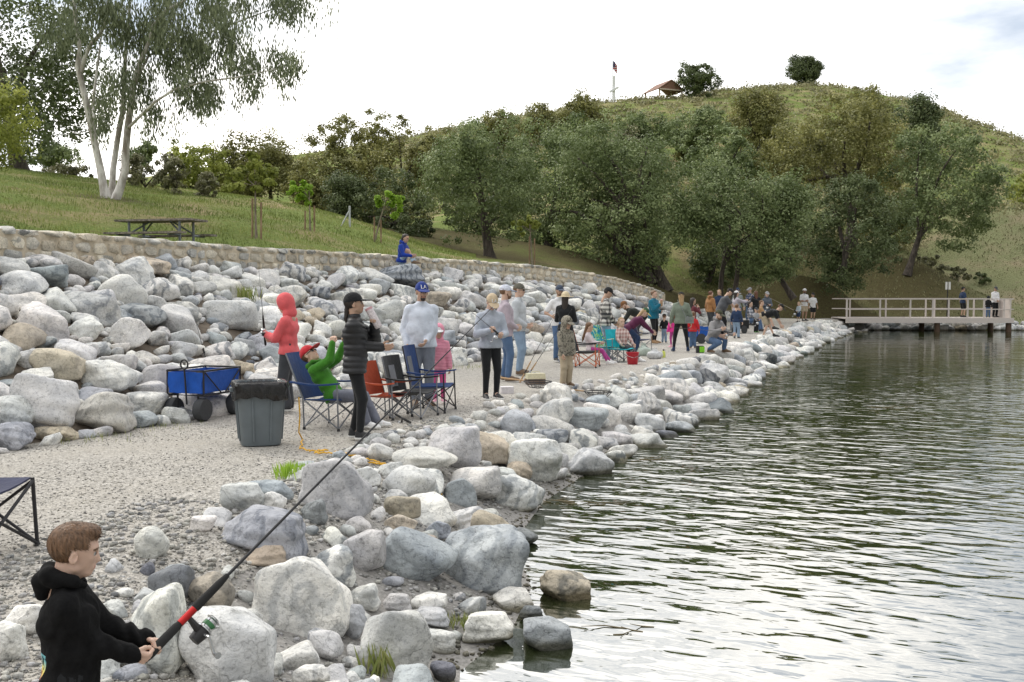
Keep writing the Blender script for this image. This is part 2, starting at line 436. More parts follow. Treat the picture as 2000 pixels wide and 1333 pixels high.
# water
def mat_water():
    m, t, b = new_mat('lake_water')
    p = pos(t)
    b.inputs['Base Color'].default_value = (0.022, 0.030, 0.010, 1)
    b.inputs['Roughness'].default_value = 0.015; b.inputs['IOR'].default_value = 5.5
    mpn = nd(t, 'ShaderNodeMapping'); mpn.vector_type = 'TEXTURE'; mpn.inputs['Rotation'].default_value = (0, 0, math.radians(-24)); mpn.inputs['Scale'].default_value = (2.1, 1.0, 1)
    t.links.new(p, mpn.inputs[0])
    r1 = noise(t, mpn.outputs[0], 3.8, 1.5, 0.4, 0.5)
    r2 = noise(t, mpn.outputs[0], 9.5, 1.5, 0.4, 0.6)
    r3 = noise(t, mpn.outputs[0], 0.55, 2, 0.5)
    # calmer near the shore at the viewer's side, livelier further out
    amp = ramp(t, noise(t, p, 0.10, 2), [(0.35, (0.45,) * 3), (0.65, (1,) * 3)])
    a1 = nd(t, 'ShaderNodeMath', operation='MULTIPLY_ADD'); a1.inputs[1].default_value = 0.22
    t.links.new(r2, a1.inputs[0]); t.links.new(r1, a1.inputs[2])
    # sheltered calm water far out by the dock, breeze ruffled in the middle, gentler by the shore
    sx = t.nodes.new('ShaderNodeSeparateXYZ'); t.links.new(p, sx.inputs[0])
    fy = nd(t, 'ShaderNodeFloatCurve'); fy.mapping.curves[0].points[0].location = (0, 0.45); fy.mapping.curves[0].points[1].location = (1, 0.10)
    for q_ in ((0.12, 0.55), (0.2, 1.0), (0.32, 0.95), (0.5, 0.30), (0.75, 0.12)): fy.mapping.curves[0].points.new(*q_)
    fy.mapping.update()
    dvd = nd(t, 'ShaderNodeMath', operation='DIVIDE'); dvd.inputs[1].default_value = 70.0; t.links.new(sx.outputs[1], dvd.inputs[0]); t.links.new(dvd.outputs[0], fy.inputs['Value'])
    am2 = nd(t, 'ShaderNodeMath', operation='MULTIPLY'); t.links.new(amp, am2.inputs[0]); t.links.new(fy.outputs[0], am2.inputs[1])
    a2 = nd(t, 'ShaderNodeMath', operation='MULTIPLY'); t.links.new(a1.outputs[0], a2.inputs[0]); t.links.new(am2.outputs[0], a2.inputs[1])
    n1 = bump(t, b, a2.outputs[0], 1.0, 0.050)
    bump(t, b, r3, 1.0, 0.03, n1)
    return m
me = np_mesh('lake', [(-8, -40, 0), (400, -40, 0), (400, 63.5, 0), (-8, 63.5, 0)], np.array([[0, 1, 2, 3]]), [mat_water()])
prop(mesh_obj('lake_water', me), 'dark green rippled lake water', kind='structure')

# ------------------------------------------------------------------ boulders
def rock_mat(key, src):
    m, t, b = new_mat(key)
    p = pos(t)
    if src == 'obj':
        oi = t.nodes.new('ShaderNodeObjectInfo'); col = oi.outputs['Color']; rnd = oi.outputs['Random']
    else:
        at_ = nd(t, 'ShaderNodeAttribute', attribute_name='col'); col = at_.outputs['Color']
        sp = t.nodes.new('ShaderNodeSeparateColor'); t.links.new(col, sp.inputs[0]); rnd = sp.outputs[0]
    big = ramp(t, noise(t, p, 2.3, 5, 0.6), [(0.32, (0.74, 0.76, 0.79)), (0.66, (1.2, 1.19, 1.16))])
    c = mixc(t, 1.0, col, big, 'MULTIPLY')
    # mineral bands, strong on some stones only
    wv = nd(t, 'ShaderNodeTexWave', Scale=1.3, Distortion=16.0, Detail=6.0); wv.inputs['Detail Scale'].default_value = 1.6
    t.links.new(p, wv.inputs['Vector'])
    band = ramp(t, wv.outputs[1], [(0.10, (0.42, 0.45, 0.49)), (0.42, (1.0, 1.0, 1.0))])
    fb = nd(t, 'ShaderNodeMath', operation='MULTIPLY_ADD'); fb.inputs[1].default_value = 7.3; fb.inputs[2].default_value = 0.1
    t.links.new(rnd, fb.inputs[0])
    fr = nd(t, 'ShaderNodeMath', operation='FRACT'); t.links.new(fb.outputs[0], fr.inputs[0])
    fr2 = nd(t, 'ShaderNodeMath', operation='POWER'); fr2.inputs[1].default_value = 2.0; t.links.new(fr.outputs[0], fr2.inputs[0])
    c = mixc(t, fr2.outputs[0], c, mixc(t, 1.0, c, band, 'MULTIPLY'))
    # dark lichen and mineral specks
    sp1 = ramp(t, noise(t, p, 34, 6, 0.75), [(0.36, (0.45, 0.45, 0.46)), (0.48, (1, 1, 1))])
    c = mixc(t, 0.7, c, mixc(t, 1.0, c, sp1, 'MULTIPLY'))
    li = ramp(t, noise(t, p, 8, 6, 0.7), [(0.56, (1, 1, 1)), (0.68, (0.62, 0.62, 0.60))])
    c = mixc(t, 0.8, c, mixc(t, 1.0, c, li, 'MULTIPLY'))
    # wet, algae stained foot just above the water
    sz = t.nodes.new('ShaderNodeSeparateXYZ'); t.links.new(p, sz.inputs[0])
    wz = nd(t, 'ShaderNodeMath', operation='MULTIPLY_ADD'); wz.inputs[1].default_value = -0.10; t.links.new(noise(t, p, 3.0, 3), wz.inputs[0]); t.links.new(sz.outputs[2], wz.inputs[2])
    wet = nd(t, 'ShaderNodeMapRange'); wet.inputs['From Min'].default_value = -0.01; wet.inputs['From Max'].default_value = 0.05; wet.inputs['To Min'].default_value = 1.0; wet.inputs['To Max'].default_value = 0.0; t.links.new(wz.outputs[0], wet.inputs['Value'])
    c = mixc(t, wet.outputs[0], c, mixc(t, 1.0, c, (0.36, 0.34, 0.27), 'MULTIPLY'))
    # cracks and fracture lines
    ck = nd(t, 'ShaderNodeTexVoronoi', Scale=2.4); ck.feature = 'DISTANCE_TO_EDGE'
    dv = t.nodes.new('ShaderNodeVectorMath'); dv.operation = 'MULTIPLY_ADD'; dv.inputs[1].default_value = (0.5, 0.5, 0.5); t.links.new(noise(t, p, 3.5, 4, 0.6, 0, 1), dv.inputs[0]); t.links.new(p, dv.inputs[2]); t.links.new(dv.outputs[0], ck.inputs['Vector'])
    ckm = ramp(t, ck.outputs['Distance'], [(0.0, (0.55, 0.55, 0.55)), (0.022, (1, 1, 1))]); c = mixc(t, 0.6, c, mixc(t, 1.0, c, ckm, 'MULTIPLY'))
    t.links.new(c, b.inputs['Base Color']); b.inputs['Roughness'].default_value = 0.9; b.inputs['Specular IOR Level'].default_value = 0.25
    n0 = bump(t, b, ckm, 0.35, 0.02)
    n1 = bump(t, b, noise(t, p, 6, 7, 0.65), 0.75, 0.07, n0)
    bump(t, b, noise(t, p, 55, 4, 0.7), 0.35, 0.01, n1)
    return m
M_ROCK = rock_mat('boulder_stone', 'obj'); M_ROCK_S = rock_mat('small_stone', 'attr')

def ico(sub):
    bm = bmesh.new(); bmesh.ops.create_icosphere(bm, subdivisions=sub, radius=1.0)
    V = np.array([v.co[:] for v in bm.verts]); Fa = np.array([[v.index for v in f.verts] for f in bm.faces]); bm.free(); return V, Fa
ICO = {s: ico(s) for s in (1, 2, 3, 4, 5)}

def rock_shape(sub, r, sharp=None):
    """a rounded, faceted stone: soft intersection of random half spaces"""
    V, Fa = ICO[sub]
    k = r.integers(8, 14)
    n = r.normal(size=(k, 3)); n /= np.linalg.norm(n, axis=1)[:, None]
    n = np.concatenate([n, [[0, 0, 1], [0, 0, -1], [1, 0, 0], [-1, 0, 0], [0, 1, 0], [0, -1, 0]]])
    h = np.concatenate([r.uniform(0.67, 1.05, k), r.uniform(0.9, 1.05, 6)])
    p = sharp if sharp else r.uniform(6.5, 20)
    q = np.maximum(V @ n.T / h, 0) ** p
    rad = q.sum(1) ** (-1 / p)
    for _ in range(5):
        f = r.normal(size=3) * r.uniform(1.5, 4.5); rad = rad * (1 + 0.028 * np.sin(V @ f + r.uniform(0, 6)))
    for _ in range(4):
        f = r.normal(size=3) * r.uniform(6, 11); rad = rad * (1 + 0.010 * np.sin(V @ f + r.uniform(0, 6)))
    W = V * rad[:, None]
    W -= (W.max(0) + W.min(0)) / 2
    W /= np.abs(W).max(0)
    return W, Fa

rr = np.random.default_rng(21)
ROCK_HI = [np_mesh('boulder_mesh', *rock_shape(5, rr), [M_ROCK]) for _ in range(14)]
ROCK_MID = [np_mesh('boulder_mesh', *rock_shape(4, rr), [M_ROCK]) for _ in range(22)]
ROCK_LOW = [rock_shape(3, rr) for _ in range(24)]; ROCK_FAR = [rock_shape(2, rr) for _ in range(24)]
PEB = [rock_shape(1, rr) for _ in range(12)]

TONES = {'white': (0.79, 0.775, 0.735), 'pale grey': (0.66, 0.66, 0.65), 'blue grey': (0.45, 0.475, 0.50), 'tan': (0.56, 0.49, 0.39), 'dark grey': (0.24, 0.255, 0.27)}
TONE_P = (['white'] * 38 + ['pale grey'] * 44 + ['blue grey'] * 12 + ['tan'] * 3 + ['dark grey'] * 3)
def tone_col(name, r):
    c = np.array(TONES[name]); return tuple(np.clip(c * r.uniform(0.86, 1.12) + r.uniform(-0.012, 0.012, 3), 0.03, 0.85))

BOULDERS = []       # dicts: c (centre), s (half sizes), rot, tone, zone
def rot_of(rz, rx=0, ry=0): return Matrix.Rotation(rz, 3, 'Z') @ Matrix.Rotation(rx, 3, 'X') @ Matrix.Rotation(ry, 3, 'Y')

def hand(u0, u1, v0, v1, tone, zone='shore', tilt=0.0, sink=0.16, label=None, depth=0.85):
    """a boulder the photograph singles out, from its outline: standing where its foot meets the ground"""
    uc = (u0 + u1) / 2
    p = ground_hit(uc, v1 - 0.06 * (v1 - v0))
    sc = px_per_m(p.y)
    hw = (u1 - u0) / 2 / sc; hh = (v1 - v0) / 2 / sc
    dep = max(hw, hh) * depth
    c = Vector((p.x, p.y + dep * 0.75, p.z + hh * (1 - sink) ))
    k = (p.y + dep * 0.75) / p.y
    BOULDERS.append(dict(c=c, s=(hw * k * 1.03, dep, hh * k * 1.06), rot=rot_of(random.uniform(-0.25, 0.25), 0, tilt), tone=tone, zone=zone, label=label, keep=True, flip=random.random() < 0.5))

H_ = hand
H_(482, 668, 1103, 1250, 'white', label='large cream white boulder with flat sloping face on the gravel shore')
H_(352, 522, 1203, 1352, 'pale grey', label='big rounded speckled boulder beside the fishing reel')
H_(700, 850, 1200, 1338, 'pale grey', tilt=0.5, label='long grey boulder slanting down to the shallow water')
H_(225, 360, 1155, 1318, 'white', label='white boulder just behind the hands of the boy in black')
H_(425, 600, 1000, 1100, 'blue grey', tilt=0.15, label='flat topped slate blue boulder below the grass tuft')
H_(580, 714, 903, 1012, 'pale grey', label='rounded boulder with dark bands beside the grass tuft')
H_(864, 1032, 1028, 1166, 'blue grey', tilt=0.35, label='big rough grey boulder at the edge of the water')
H_(740, 880, 1058, 1142, 'blue grey', tilt=0.45, label='slanting grey slab boulder leaning towards the water')
H_(902, 1002, 1203, 1268, 'white', label='flat pale boulder lying in the shallow water')
H_(1022, 1118, 1218, 1276, 'blue grey', label='dark wet grey boulder standing alone in the water')
H_(1060, 1152, 1122, 1178, 'tan', label='tan topped boulder standing alone in the water')
H_(965, 1038, 1160, 1198, 'white'); H_(1015, 1064, 1187, 1217, 'dark grey')
H_(286, 366, 1110, 1178, 'dark grey', label='charcoal angular boulder on the gravel behind the boy')
H_(256, 318, 1038, 1100, 'white', label='small upright white boulder alone on the gravel')
H_(355, 450, 1130, 1200, 'tan'); H_(430, 510, 948, 1002, 'pale grey'); H_(480, 560, 944, 985, 'blue grey'); H_(512, 556, 965, 1000, 'white')
H_(582, 640, 980, 1026, 'dark grey'); H_(475, 562, 1066, 1118, 'tan'); H_(600, 690, 1072, 1150, 'white'); H_(668, 748, 1040, 1118, 'pale grey')
H_(832, 938, 838, 920, 'pale grey', label='streaky veined boulder close to the feet of the chairs'); H_(912, 992, 846, 906, 'tan'); H_(985, 1097, 862, 946, 'white', label='blocky pale boulder with pitted face at the waterline')
H_(875, 978, 918, 978, 'white'); H_(965, 1062, 933, 1002, 'pale grey'); H_(750, 882, 883, 924, 'white'); H_(744, 850, 918, 984, 'pale grey'); H_(908, 1002, 1004, 1084, 'tan')
H_(976, 1042, 804, 858, 'blue grey'); H_(866, 930, 938, 990, 'blue grey'); H_(748, 818, 974, 1020, 'tan'); H_(745, 812, 1012, 1046, 'tan'); H_(980, 1048, 1040, 1072, 'dark grey'); H_(985, 1040, 905, 945, 'tan')
H_(0, 84, 1188, 1252, 'white'); H_(-30, 38, 1222, 1302, 'white'); H_(596, 664, 1240, 1294, 'pale grey'); H_(655, 712, 1190, 1252, 'blue grey'); H_(675, 745, 1150, 1196, 'white'); H_(745, 805, 1165, 1205, 'pale grey'); H_(800, 872, 1168, 1200, 'white')
H_(800, 880, 1198, 1232, 'pale grey'); H_(800, 855, 1050, 1085, 'tan'); H_(830, 880, 1022, 1056, 'blue grey'); H_(370, 416, 1012, 1042, 'white'); H_(838, 890, 1300, 1335, 'dark grey'); H_(565, 640, 1308, 1350, 'white')
H_(1056, 1120, 750, 805, 'white', tilt=0.4); H_(1105, 1190, 800, 846, 'blue grey'); H_(1176, 1236, 846, 874, 'pale grey'); H_(1245, 1302, 810, 850, 'pale grey'); H_(1205, 1260, 790, 830, 'white'); H_(1240, 1292, 765, 812, 'white'); H_(1110, 1170, 842, 890, 'white'); H_(1290, 1350, 740, 785, 'white'); H_(1330, 1390, 790, 815, 'pale grey')
H_(716, 765, 870, 905, 'pale grey'); H_(690, 740, 915, 950, 'white')
# along the foot of the bank
B_ = lambda *a, **k: hand(*a, zone='bank', **k)
B_(22, 132, 738, 862, 'pale grey', label='upright blocky grey boulder at the foot of the bank', sink=0.05)
B_(130, 252, 770, 852, 'white', label='white wedge shaped boulder at the foot of the bank', sink=0.05)
B_(-40, 52, 780, 852, 'pale grey', sink=0.1); B_(-30, 52, 830, 884, 'blue grey', sink=0.1); B_(68, 138, 836, 866, 'tan'); B_(240, 315, 768, 815, 'pale grey'); B_(246, 298, 806, 838, 'blue grey')
B_(60, 150, 690, 750, 'tan', label='round tan boulder above the upright blocky one', sink=-0.1); B_(158, 256, 714, 775, 'white', sink=-0.1); B_(395, 492, 588, 646, 'pale grey', label='big smooth pale boulder below the grass growing in the bank'); B_(205, 282, 622, 685, 'white')
B_(725, 800, 690, 742, 'white'); B_(232, 312, 500, 535, 'tan'); B_(720, 830, 518, 560, 'blue grey', label='wide flat slate boulder under the girl in blue', sink=0.1); B_(810, 880, 570, 602, 'tan')

placed = [(b['c'].x, b['c'].y, max(b['s'][0], b['s'][1])) for b in BOULDERS]
grid_xy = []
def free(x, y, r, k):
    for a, b_, c in placed_near(y):
        if (a - x) ** 2 + (b_ - y) ** 2 < (k * (r + c)) ** 2: return False
    return True
_bins = {}
def put(x, y, r): _bins.setdefault(int(y // 1.5), []).append((x, y, r))
def placed_near(y):
    k = int(y // 1.5)
    for j in (k - 1, k, k + 1):
        yield from _bins.get(j, ())
for q in placed: put(*q)

def in_frame(p, m=60):
    if p.y < 2: return False
    u = 1000 + p.x / p.y * F; return -m < u < 2000 + m

def r_in(y): return 0.25 if y < 12 else 0.0
def scatter(zone, n, rmin, rmax, k, y0, y1):
    cand = []
    for _ in range(n):
        y = y0 + (y1 - y0) * random.random() ** 1.35
        if zone == 'bank':
            b = base_x(y); wx = wall_x(y); x = wx + 0.34 + (b - wx - 0.19) * random.random()
        else:
            s = shore_x(y); w0 = 0.0 if y < 14 else 0.3; x = s + w0 - r_in(y) - (band_w(y) + w0) * random.random() ** 0.9
            if y < 9.5 and x < s - 1.5 and random.random() < 0.75: continue
            if rmax > 0.15 and x < s - band_w(y) * (0.60 if y < 20 else 0.78): continue
        cand.append((rmin + (rmax - rmin) * random.random() ** 1.8, x, y))
    cand.sort(reverse=True)
    for r, x, y in cand:
        if y > 32: r = max(r, 0.2)
        p = Vector((x, y, near_z(x, y)))
        if not in_frame(p) or not free(x, y, r, k): continue
        put(x, y, r)
        e1, e2 = random.uniform(0.72, 1.0), random.uniform(0.55, 0.85)
        tone = random.choice(TONE_P)
        BOULDERS.append(dict(c=p + Vector((0, 0, r * e2 * (0.42 if zone == 'bank' else 0.30))), s=(r * 1.18, r * e1 * 1.1, r * e2), rot=rot_of(random.uniform(0, 6.28), random.uniform(-0.4, 0.4), random.uniform(-0.4, 0.4)),
                             tone=tone, zone=zone, label=None, keep=False, flip=random.random() < 0.5))
scatter('bank', 800, 0.22, 0.36, 0.85, 9.5, 60)
scatter('bank', 3200, 0.15, 0.22, 0.86, 9.5, 60)
scatter('bank', 9000, 0.10, 0.15, 0.84, 9.5, 60)
scatter('bank', 5000, 0.07, 0.11, 0.8, 9.5, 30)
scatter('shore', 700, 0.20, 0.33, 0.88, 12.0, 60)
scatter('shore', 2000, 0.13, 0.22, 0.86, 9.0, 60)
scatter('shore', 260, 0.09, 0.17, 1.15, 5.0, 10)
scatter('shore', 1300, 0.05, 0.11, 0.95, 4.5, 24)
# rocks along the far shore, under and beyond the dock
for x in np.arange(19.0, 48, 0.42):
    for q in range(2):
        y = FAR_Y - 0.3 + q * 0.6 + random.uniform(-0.25, 0.25); r = random.uniform(0.18, 0.42)
        if x < 32: y -= 0.0
        BOULDERS.append(dict(c=Vector((x + random.uniform(-.2, .2), y, 0.08 + q * 0.3)), s=(r * 1.35, r, r * 0.75), rot=rot_of(random.uniform(0, 6.28), random.uniform(-0.3, 0.3), 0), tone=random.choice(TONE_P), zone='far', label=None, keep=False, flip=False))
for u_, v_ in ((1508, 620), (1530, 622), (1548, 619)):
    pass
def shown(b):
    c = b['c']; 
    if not in_frame(c, -5): return 0
    return (b['s'][0] * F / c.y) * (b['s'][2] * F / c.y)
for b in BOULDERS: b['shown'] = shown(b)
BOULDERS.sort(key=lambda b: -(b['shown'] + (1e6 if b['keep'] else 0)))
ZLAB = {'bank': '{} boulder in the riprap bank below the stone wall', 'shore': '{} boulder on the rocky edge of the lake', 'far': '{} boulder along the far shore'}
ZGRP = {'bank': 'boulders of the riprap bank', 'shore': 'boulders along the lake edge', 'far': 'boulders along the far shore'}
rest = []
nind = 0
for b in BOULDERS:
    if nind < 300 and (b['keep'] or b['shown'] > 0):
        nind += 1
        lib = ROCK_HI if b['c'].y < 13 or b['keep'] else ROCK_MID
        o = bpy.data.objects.new('boulder', random.choice(lib)); COL.objects.link(o)
        o.matrix_world = Matrix.Translation(b['c']) @ b['rot'].to_4x4() @ Matrix.Diagonal((b['s'][0] * (-1 if b['flip'] else 1), b['s'][1], b['s'][2], 1))
        o.color = (*tone_col(b['tone'], rr), 1)
        big = 'large' if b['s'][0] > 0.33 else 'small' if b['s'][0] < 0.2 else 'medium'
        y_ = b['c'].y
        if b['zone'] == 'bank': where = 'in the bank ' + ('behind the wagon' if y_ < 14.5 else 'behind the camp chairs' if y_ < 21 else 'below the girl in blue' if y_ < 29 else 'near the oaks'); where += ', low down' if b['c'].z < 1.5 else ', close under the wall' if b['c'].z > 2.5 else ', halfway up'
        elif b['zone'] == 'shore': where = 'on the shore ' + ('near the boy with the rod' if y_ < 8 else 'below the yellow rope' if y_ < 11.5 else 'below the camp chairs' if y_ < 15 else 'below the camouflage boy' if y_ < 21 else 'below the red bucket' if y_ < 28 else 'below the crowd'); where += ', touching the water' if b['c'].z < 0.2 else ''
        else: where = 'along the far shore by the dock'
        lab = b['label'] or '%s %s boulder %s' % (big, b['tone'], where)
        prop(o, lab, 'boulder', ZGRP[b['zone']])
    else: rest.append(b)
Vs, Fs, Cs = [], [], []; off = 0
for b in rest:
    W, Fa = random.choice(ROCK_LOW if b['shown'] > 260 else ROCK_FAR)
    M3 = np.array(b['rot']) @ np.diag(b['s'])
    Vs.append(W @ M3.T + np.array(b['c'])); Fs.append(Fa + off); off += len(W)
    Cs.append(np.tile(tone_col(b['tone'], rr), (len(Fa), 1)))
me = np_mesh('riprap', np.concatenate(Vs), np.concatenate(Fs), [M_ROCK_S], face_attr={'col': np.concatenate(Cs)})
prop(mesh_obj('riprap_rubble', me), 'mass of smaller pale stones filling the bank and shore', kind='stuff')

# pebbles of the near shore
pv, pf, pc = [], [], []; off = 0
pr = np.random.default_rng(5)
for i in range(10500):
    y = 3.6 + 9.5 * pr.random() ** 1.4; s = shore_x(y); e = s - band_w(y)
    x = s + 0.25 - (3.4 if y < 8 else 2.4) * pr.random() ** 0.9
    if not in_frame(Vector((x, y, 0)), 30): continue
    r = 0.007 + 0.017 * pr.random() ** 2.4
    W, Fa = PEB[i % 12]
    a = pr.uniform(0, 6.28); ca, sa = math.cos(a), math.sin(a)
    D_ = W * np.array([r * 1.25, r, r * 0.7])
    D_ = np.stack([D_[:, 0] * ca - D_[:, 1] * sa, D_[:, 0] * sa + D_[:, 1] * ca, D_[:, 2]], 1)
    pv.append(D_ + np.array([x, y, near_z(x, y) + r * 0.35])); pf.append(Fa + off); off += len(W)
    g = pr.uniform(0.24, 0.62); pc.append(np.tile((g * 1.02, g * 1.0, g * pr.uniform(0.9, 1.0)), (len(Fa), 1)))
OCT = np.array([(1, 0, 0), (-1, 0, 0), (0, 1, 0), (0, -1, 0), (0, 0, 1), (0, 0, -1)], float); OCF = np.array([(0, 2, 4), (2, 1, 4), (1, 3, 4), (3, 0, 4), (2, 0, 5), (1, 2, 5), (3, 1, 5), (0, 3, 5)])
for i in range(22000):          # finer stones strewn over the path itself
    y = 4.2 + 12 * pr.random() ** 1.5; x0_ = max(base_x(y) - 0.1, -0.53 * y - 0.3); x1_ = shore_x(y) - band_w(y) * 0.6
    if x1_ < x0_: continue
    x = pr.uniform(x0_, x1_)
    if math.sin(x * 1.7 + 2 * math.sin(y * 0.9)) + math.sin(y * 1.9 - x) < -0.7 and pr.random() < 0.8: continue
    r = 0.004 + 0.008 * pr.random() ** 2.5; a = pr.uniform(0, 6.28); ca, sa = math.cos(a), math.sin(a)
    D_ = OCT * np.array([r * pr.uniform(1, 1.6), r, r * 0.7]) * pr.uniform(0.75, 1.2, (6, 1)); D_ = np.stack([D_[:, 0] * ca - D_[:, 1] * sa, D_[:, 0] * sa + D_[:, 1] * ca, D_[:, 2]], 1)
    pv.append(D_ + np.array([x, y, near_z(x, y) + r * 0.25])); pf.append(OCF + off); off += 6
    g = pr.uniform(0.2, 0.56); pc.append(np.tile((g * 1.03, g * 0.985, g * pr.uniform(0.84, 0.95)), (8, 1)))
me = np_mesh('pebbles', np.concatenate(pv), np.concatenate(pf), [M_ROCK_S], smooth=False, face_attr={'col': np.concatenate(pc)})
prop(mesh_obj('shore_gravel', me), 'loose grey pebbles covering the near shore', kind='stuff')

# ------------------------------------------------------------------ stone wall
wall = empty('stone_wall', (wall_x(16), 16, 3.0)); prop(wall, 'low mortared fieldstone wall along the top of the boulder bank', 'wall', kind='thing')
M_MORTAR = simple('mortar', (0.54, 0.47, 0.36), 0.95, var=0.2, scale=12, bmp=0.5, bscale=60, obj=False)
wl = []
wys = np.arange(9.0, 49.6, 0.5)
mb = MB()
pts = [(wall_x(y), y) for y in wys]
Vw, Fw = [], []
for i, (x, y) in enumerate(pts):
    zt = wall_top_z(y) - 0.02; zb = wall_base_z(y) - 0.5
    x0 = x + 0.17; x1 = x - 0.22
    Vw += [(x0, y, zb), (x0, y, zt), (x1, y, zt), (x1, y, zb)]
for i in range(len(pts) - 1):
    a = i * 4
    Fw += [(a, a + 4, a + 5, a + 1), (a + 1, a + 5, a + 6, a + 2), (a + 2, a + 6, a + 7, a + 3)]
Fw += [(0, 1, 2, 3), (len(Vw) - 4, len(Vw) - 1, len(Vw) - 2, len(Vw) - 3)]
mb.add(Vw, Fw); o = mb.build('mortar_core', M_MORTAR, None, smooth=False); o.parent = wall; o.matrix_parent_inverse = Matrix.Translation(-wall.location)
def block_shape(r):
    """an irregular flat faced stone: jittered outline, bevelled and domed towards -y"""
    n = int(r.integers(7, 10)); a = np.sort((np.arange(n) + r.uniform(-0.3, 0.3, n)) * 2 * math.pi / n)
    m = (np.abs(np.cos(a)) ** 5 + np.abs(np.sin(a)) ** 5) ** (-1 / 5) * r.uniform(0.88, 1.02, n)
    ox, oz = np.cos(a) * m, np.sin(a) * m
    V = np.concatenate([np.stack([ox, np.full(n, 1.0), oz], 1), np.stack([ox, np.full(n, -0.35), oz], 1), np.stack([ox * 0.84, -0.80 + r.uniform(-0.15, 0.15, n), oz * 0.84], 1), [[r.uniform(-.2, .2), -1.0, r.uniform(-.2, .2)]]])
    Fs = []
    for i in range(n):
        j = (i + 1) % n
        Fs += [(i, j, n + j), (i, n + j, n + i), (n + i, n + j, 2 * n + j), (n + i, 2 * n + j, 2 * n + i), (2 * n + i, 2 * n + j, 3 * n)]
    return V, np.array(Fs)[:, ::-1]
STONES = []
for _ in range(18):
    me_ = np_mesh('wall_stone_mesh', *block_shape(rr), [M_ROCK])
    me_.set_sharp_from_angle(angle=math.radians(50)); STONES.append(me_)
stones = []
y = 9.0
ws = random.Random(3)
def wall_dir(y):
    d = Vector((wall_x(y + 0.2) - wall_x(y - 0.2), 0.4, 0)).normalized(); return d
for course in range(4):
    y = 9.0 + ws.uniform(0, 0.3)
    while y < 49:
        zt = wall_top_z(y)
        hgt = (0.14, 0.22, 0.23, 0.22)[course]
        ln = ws.uniform(0.24, 0.5) * (1.2 if course == 0 else 1.0)
        if y > 30: ln *= 1.25
        d = wall_dir(y); yc = y + ln / 2 * d.y
        z = zt - (0.055, 0.235, 0.45, 0.66)[course] + ws.uniform(-0.02, 0.02)
        if z > wall_base_z(y) - 0.12:
            depth = 0.25 if course == 0 else 0.09
            nrm = Vector((d.y, -d.x, 0))
            c = Vector((wall_x(yc) + 0.17, yc, z)) + nrm * (-0.17 if course == 0 else -0.045)
            M3 = Matrix((d, nrm * -1, Vector((0, 0, 1)))).transposed()  # -y of the stone faces the lake
            stones.append((c, M3, (ln / 2 * 1.0, depth if course == 0 else depth, hgt / 2 * ws.uniform(0.88, 1.05)), ws.uniform(-0.12, 0.12)))
        y += ln * d.y * 1.02
stones.sort(key=lambda s: s[0].y)
WT = [(0.66, 0.59, 0.47), (0.60, 0.57, 0.50), (0.58, 0.57, 0.53), (0.74, 0.68, 0.56), (0.68, 0.64, 0.56)]
vis = [s for s in stones if in_frame(s[0], 20)]
for c, M3, s, tw in vis[:300]:
    o = bpy.data.objects.new('stone', ws.choice(STONES)); COL.objects.link(o); o.parent = wall
    o.matrix_parent_inverse = Matrix.Translation(-wall.location)
    o.matrix_basis = Matrix.Translation(c) @ (M3 @ Matrix.Rotation(tw, 3, 'Y')).to_4x4() @ Matrix.Diagonal((*s, 1))
    k = ws.uniform(0.8, 1.12); q = ws.choice(WT); o.color = (q[0] * k, q[1] * k, q[2] * k, 1)
Vs, Fs, Cs = [], [], []; off = 0
for c, M3, s, tw in vis[300:]:
    W, Fa = block_shape(rr)
    Vs.append(W @ (np.array(M3) @ np.diag(s)).T + np.array(c)); Fs.append(Fa + off); off += len(W)
    k = ws.uniform(0.8, 1.12); q = ws.choice(WT); Cs.append(np.tile((q[0] * k, q[1] * k, q[2] * k), (len(Fa), 1)))
if Vs:
    me = np_mesh('far_stones', np.concatenate(Vs), np.concatenate(Fs), [M_ROCK_S], face_attr={'col': np.concatenate(Cs)})
    o = mesh_obj('distant_stones', me, wall); o.matrix_parent_inverse = Matrix.Translation(-wall.location); o['kind'] = 'stuff'
# ------------------------------------------------------------------ trees and shrubs
def leaf_mat(key, dark, mid, light, trans=0.25):
    if key in _M: return _M[key]
    m, t, b = new_mat(key)
    a = nd(t, 'ShaderNodeAttribute', attribute_name='tone')
    c = ramp(t, a.outputs['Fac'], [(0.0, dark), (0.5, mid), (1.0, light)])
    t.links.new(c, b.inputs['Base Color']); b.inputs['Roughness'].default_value = 0.55; b.inputs['Specular IOR Level'].default_value = 0.35
    tr = t.nodes.new('ShaderNodeBsdfTranslucent'); t.links.new(c, tr.inputs[0])
    mx = t.nodes.new('ShaderNodeMixShader'); mx.inputs[0].default_value = trans
    t.links.new(b.outputs[0], mx.inputs[1]); t.links.new(tr.outputs[0], mx.inputs[2])
    t.links.new(mx.outputs[0], t.nodes['Material Output'].inputs[0])
    _M[key] = m; return m
def bark_mat(key, c0, c1, scale=9.0, stretch=0.25):
    if key in _M: return _M[key]
    m, t, b = new_mat(key)
    mpn = nd(t, 'ShaderNodeMapping'); mpn.inputs['Scale'].default_value = (1, 1, stretch); t.links.new(pos(t), mpn.inputs[0])
    n = noise(t, mpn.outputs[0], scale, 6, 0.65)
    t.links.new(ramp(t, n, [(0.38, c0), (0.62, c1)]), b.inputs['Base Color']); b.inputs['Roughness'].default_value = 0.9
    bump(t, b, n, 0.7, 0.05); _M[key] = m; return m
OAK = leaf_mat('oak_leaf', (0.060, 0.088, 0.028), (0.170, 0.222, 0.085), (0.36, 0.42, 0.20))
OAKD = leaf_mat('dark_oak_leaf', (0.045, 0.062, 0.022), (0.105, 0.140, 0.052), (0.21, 0.25, 0.115))
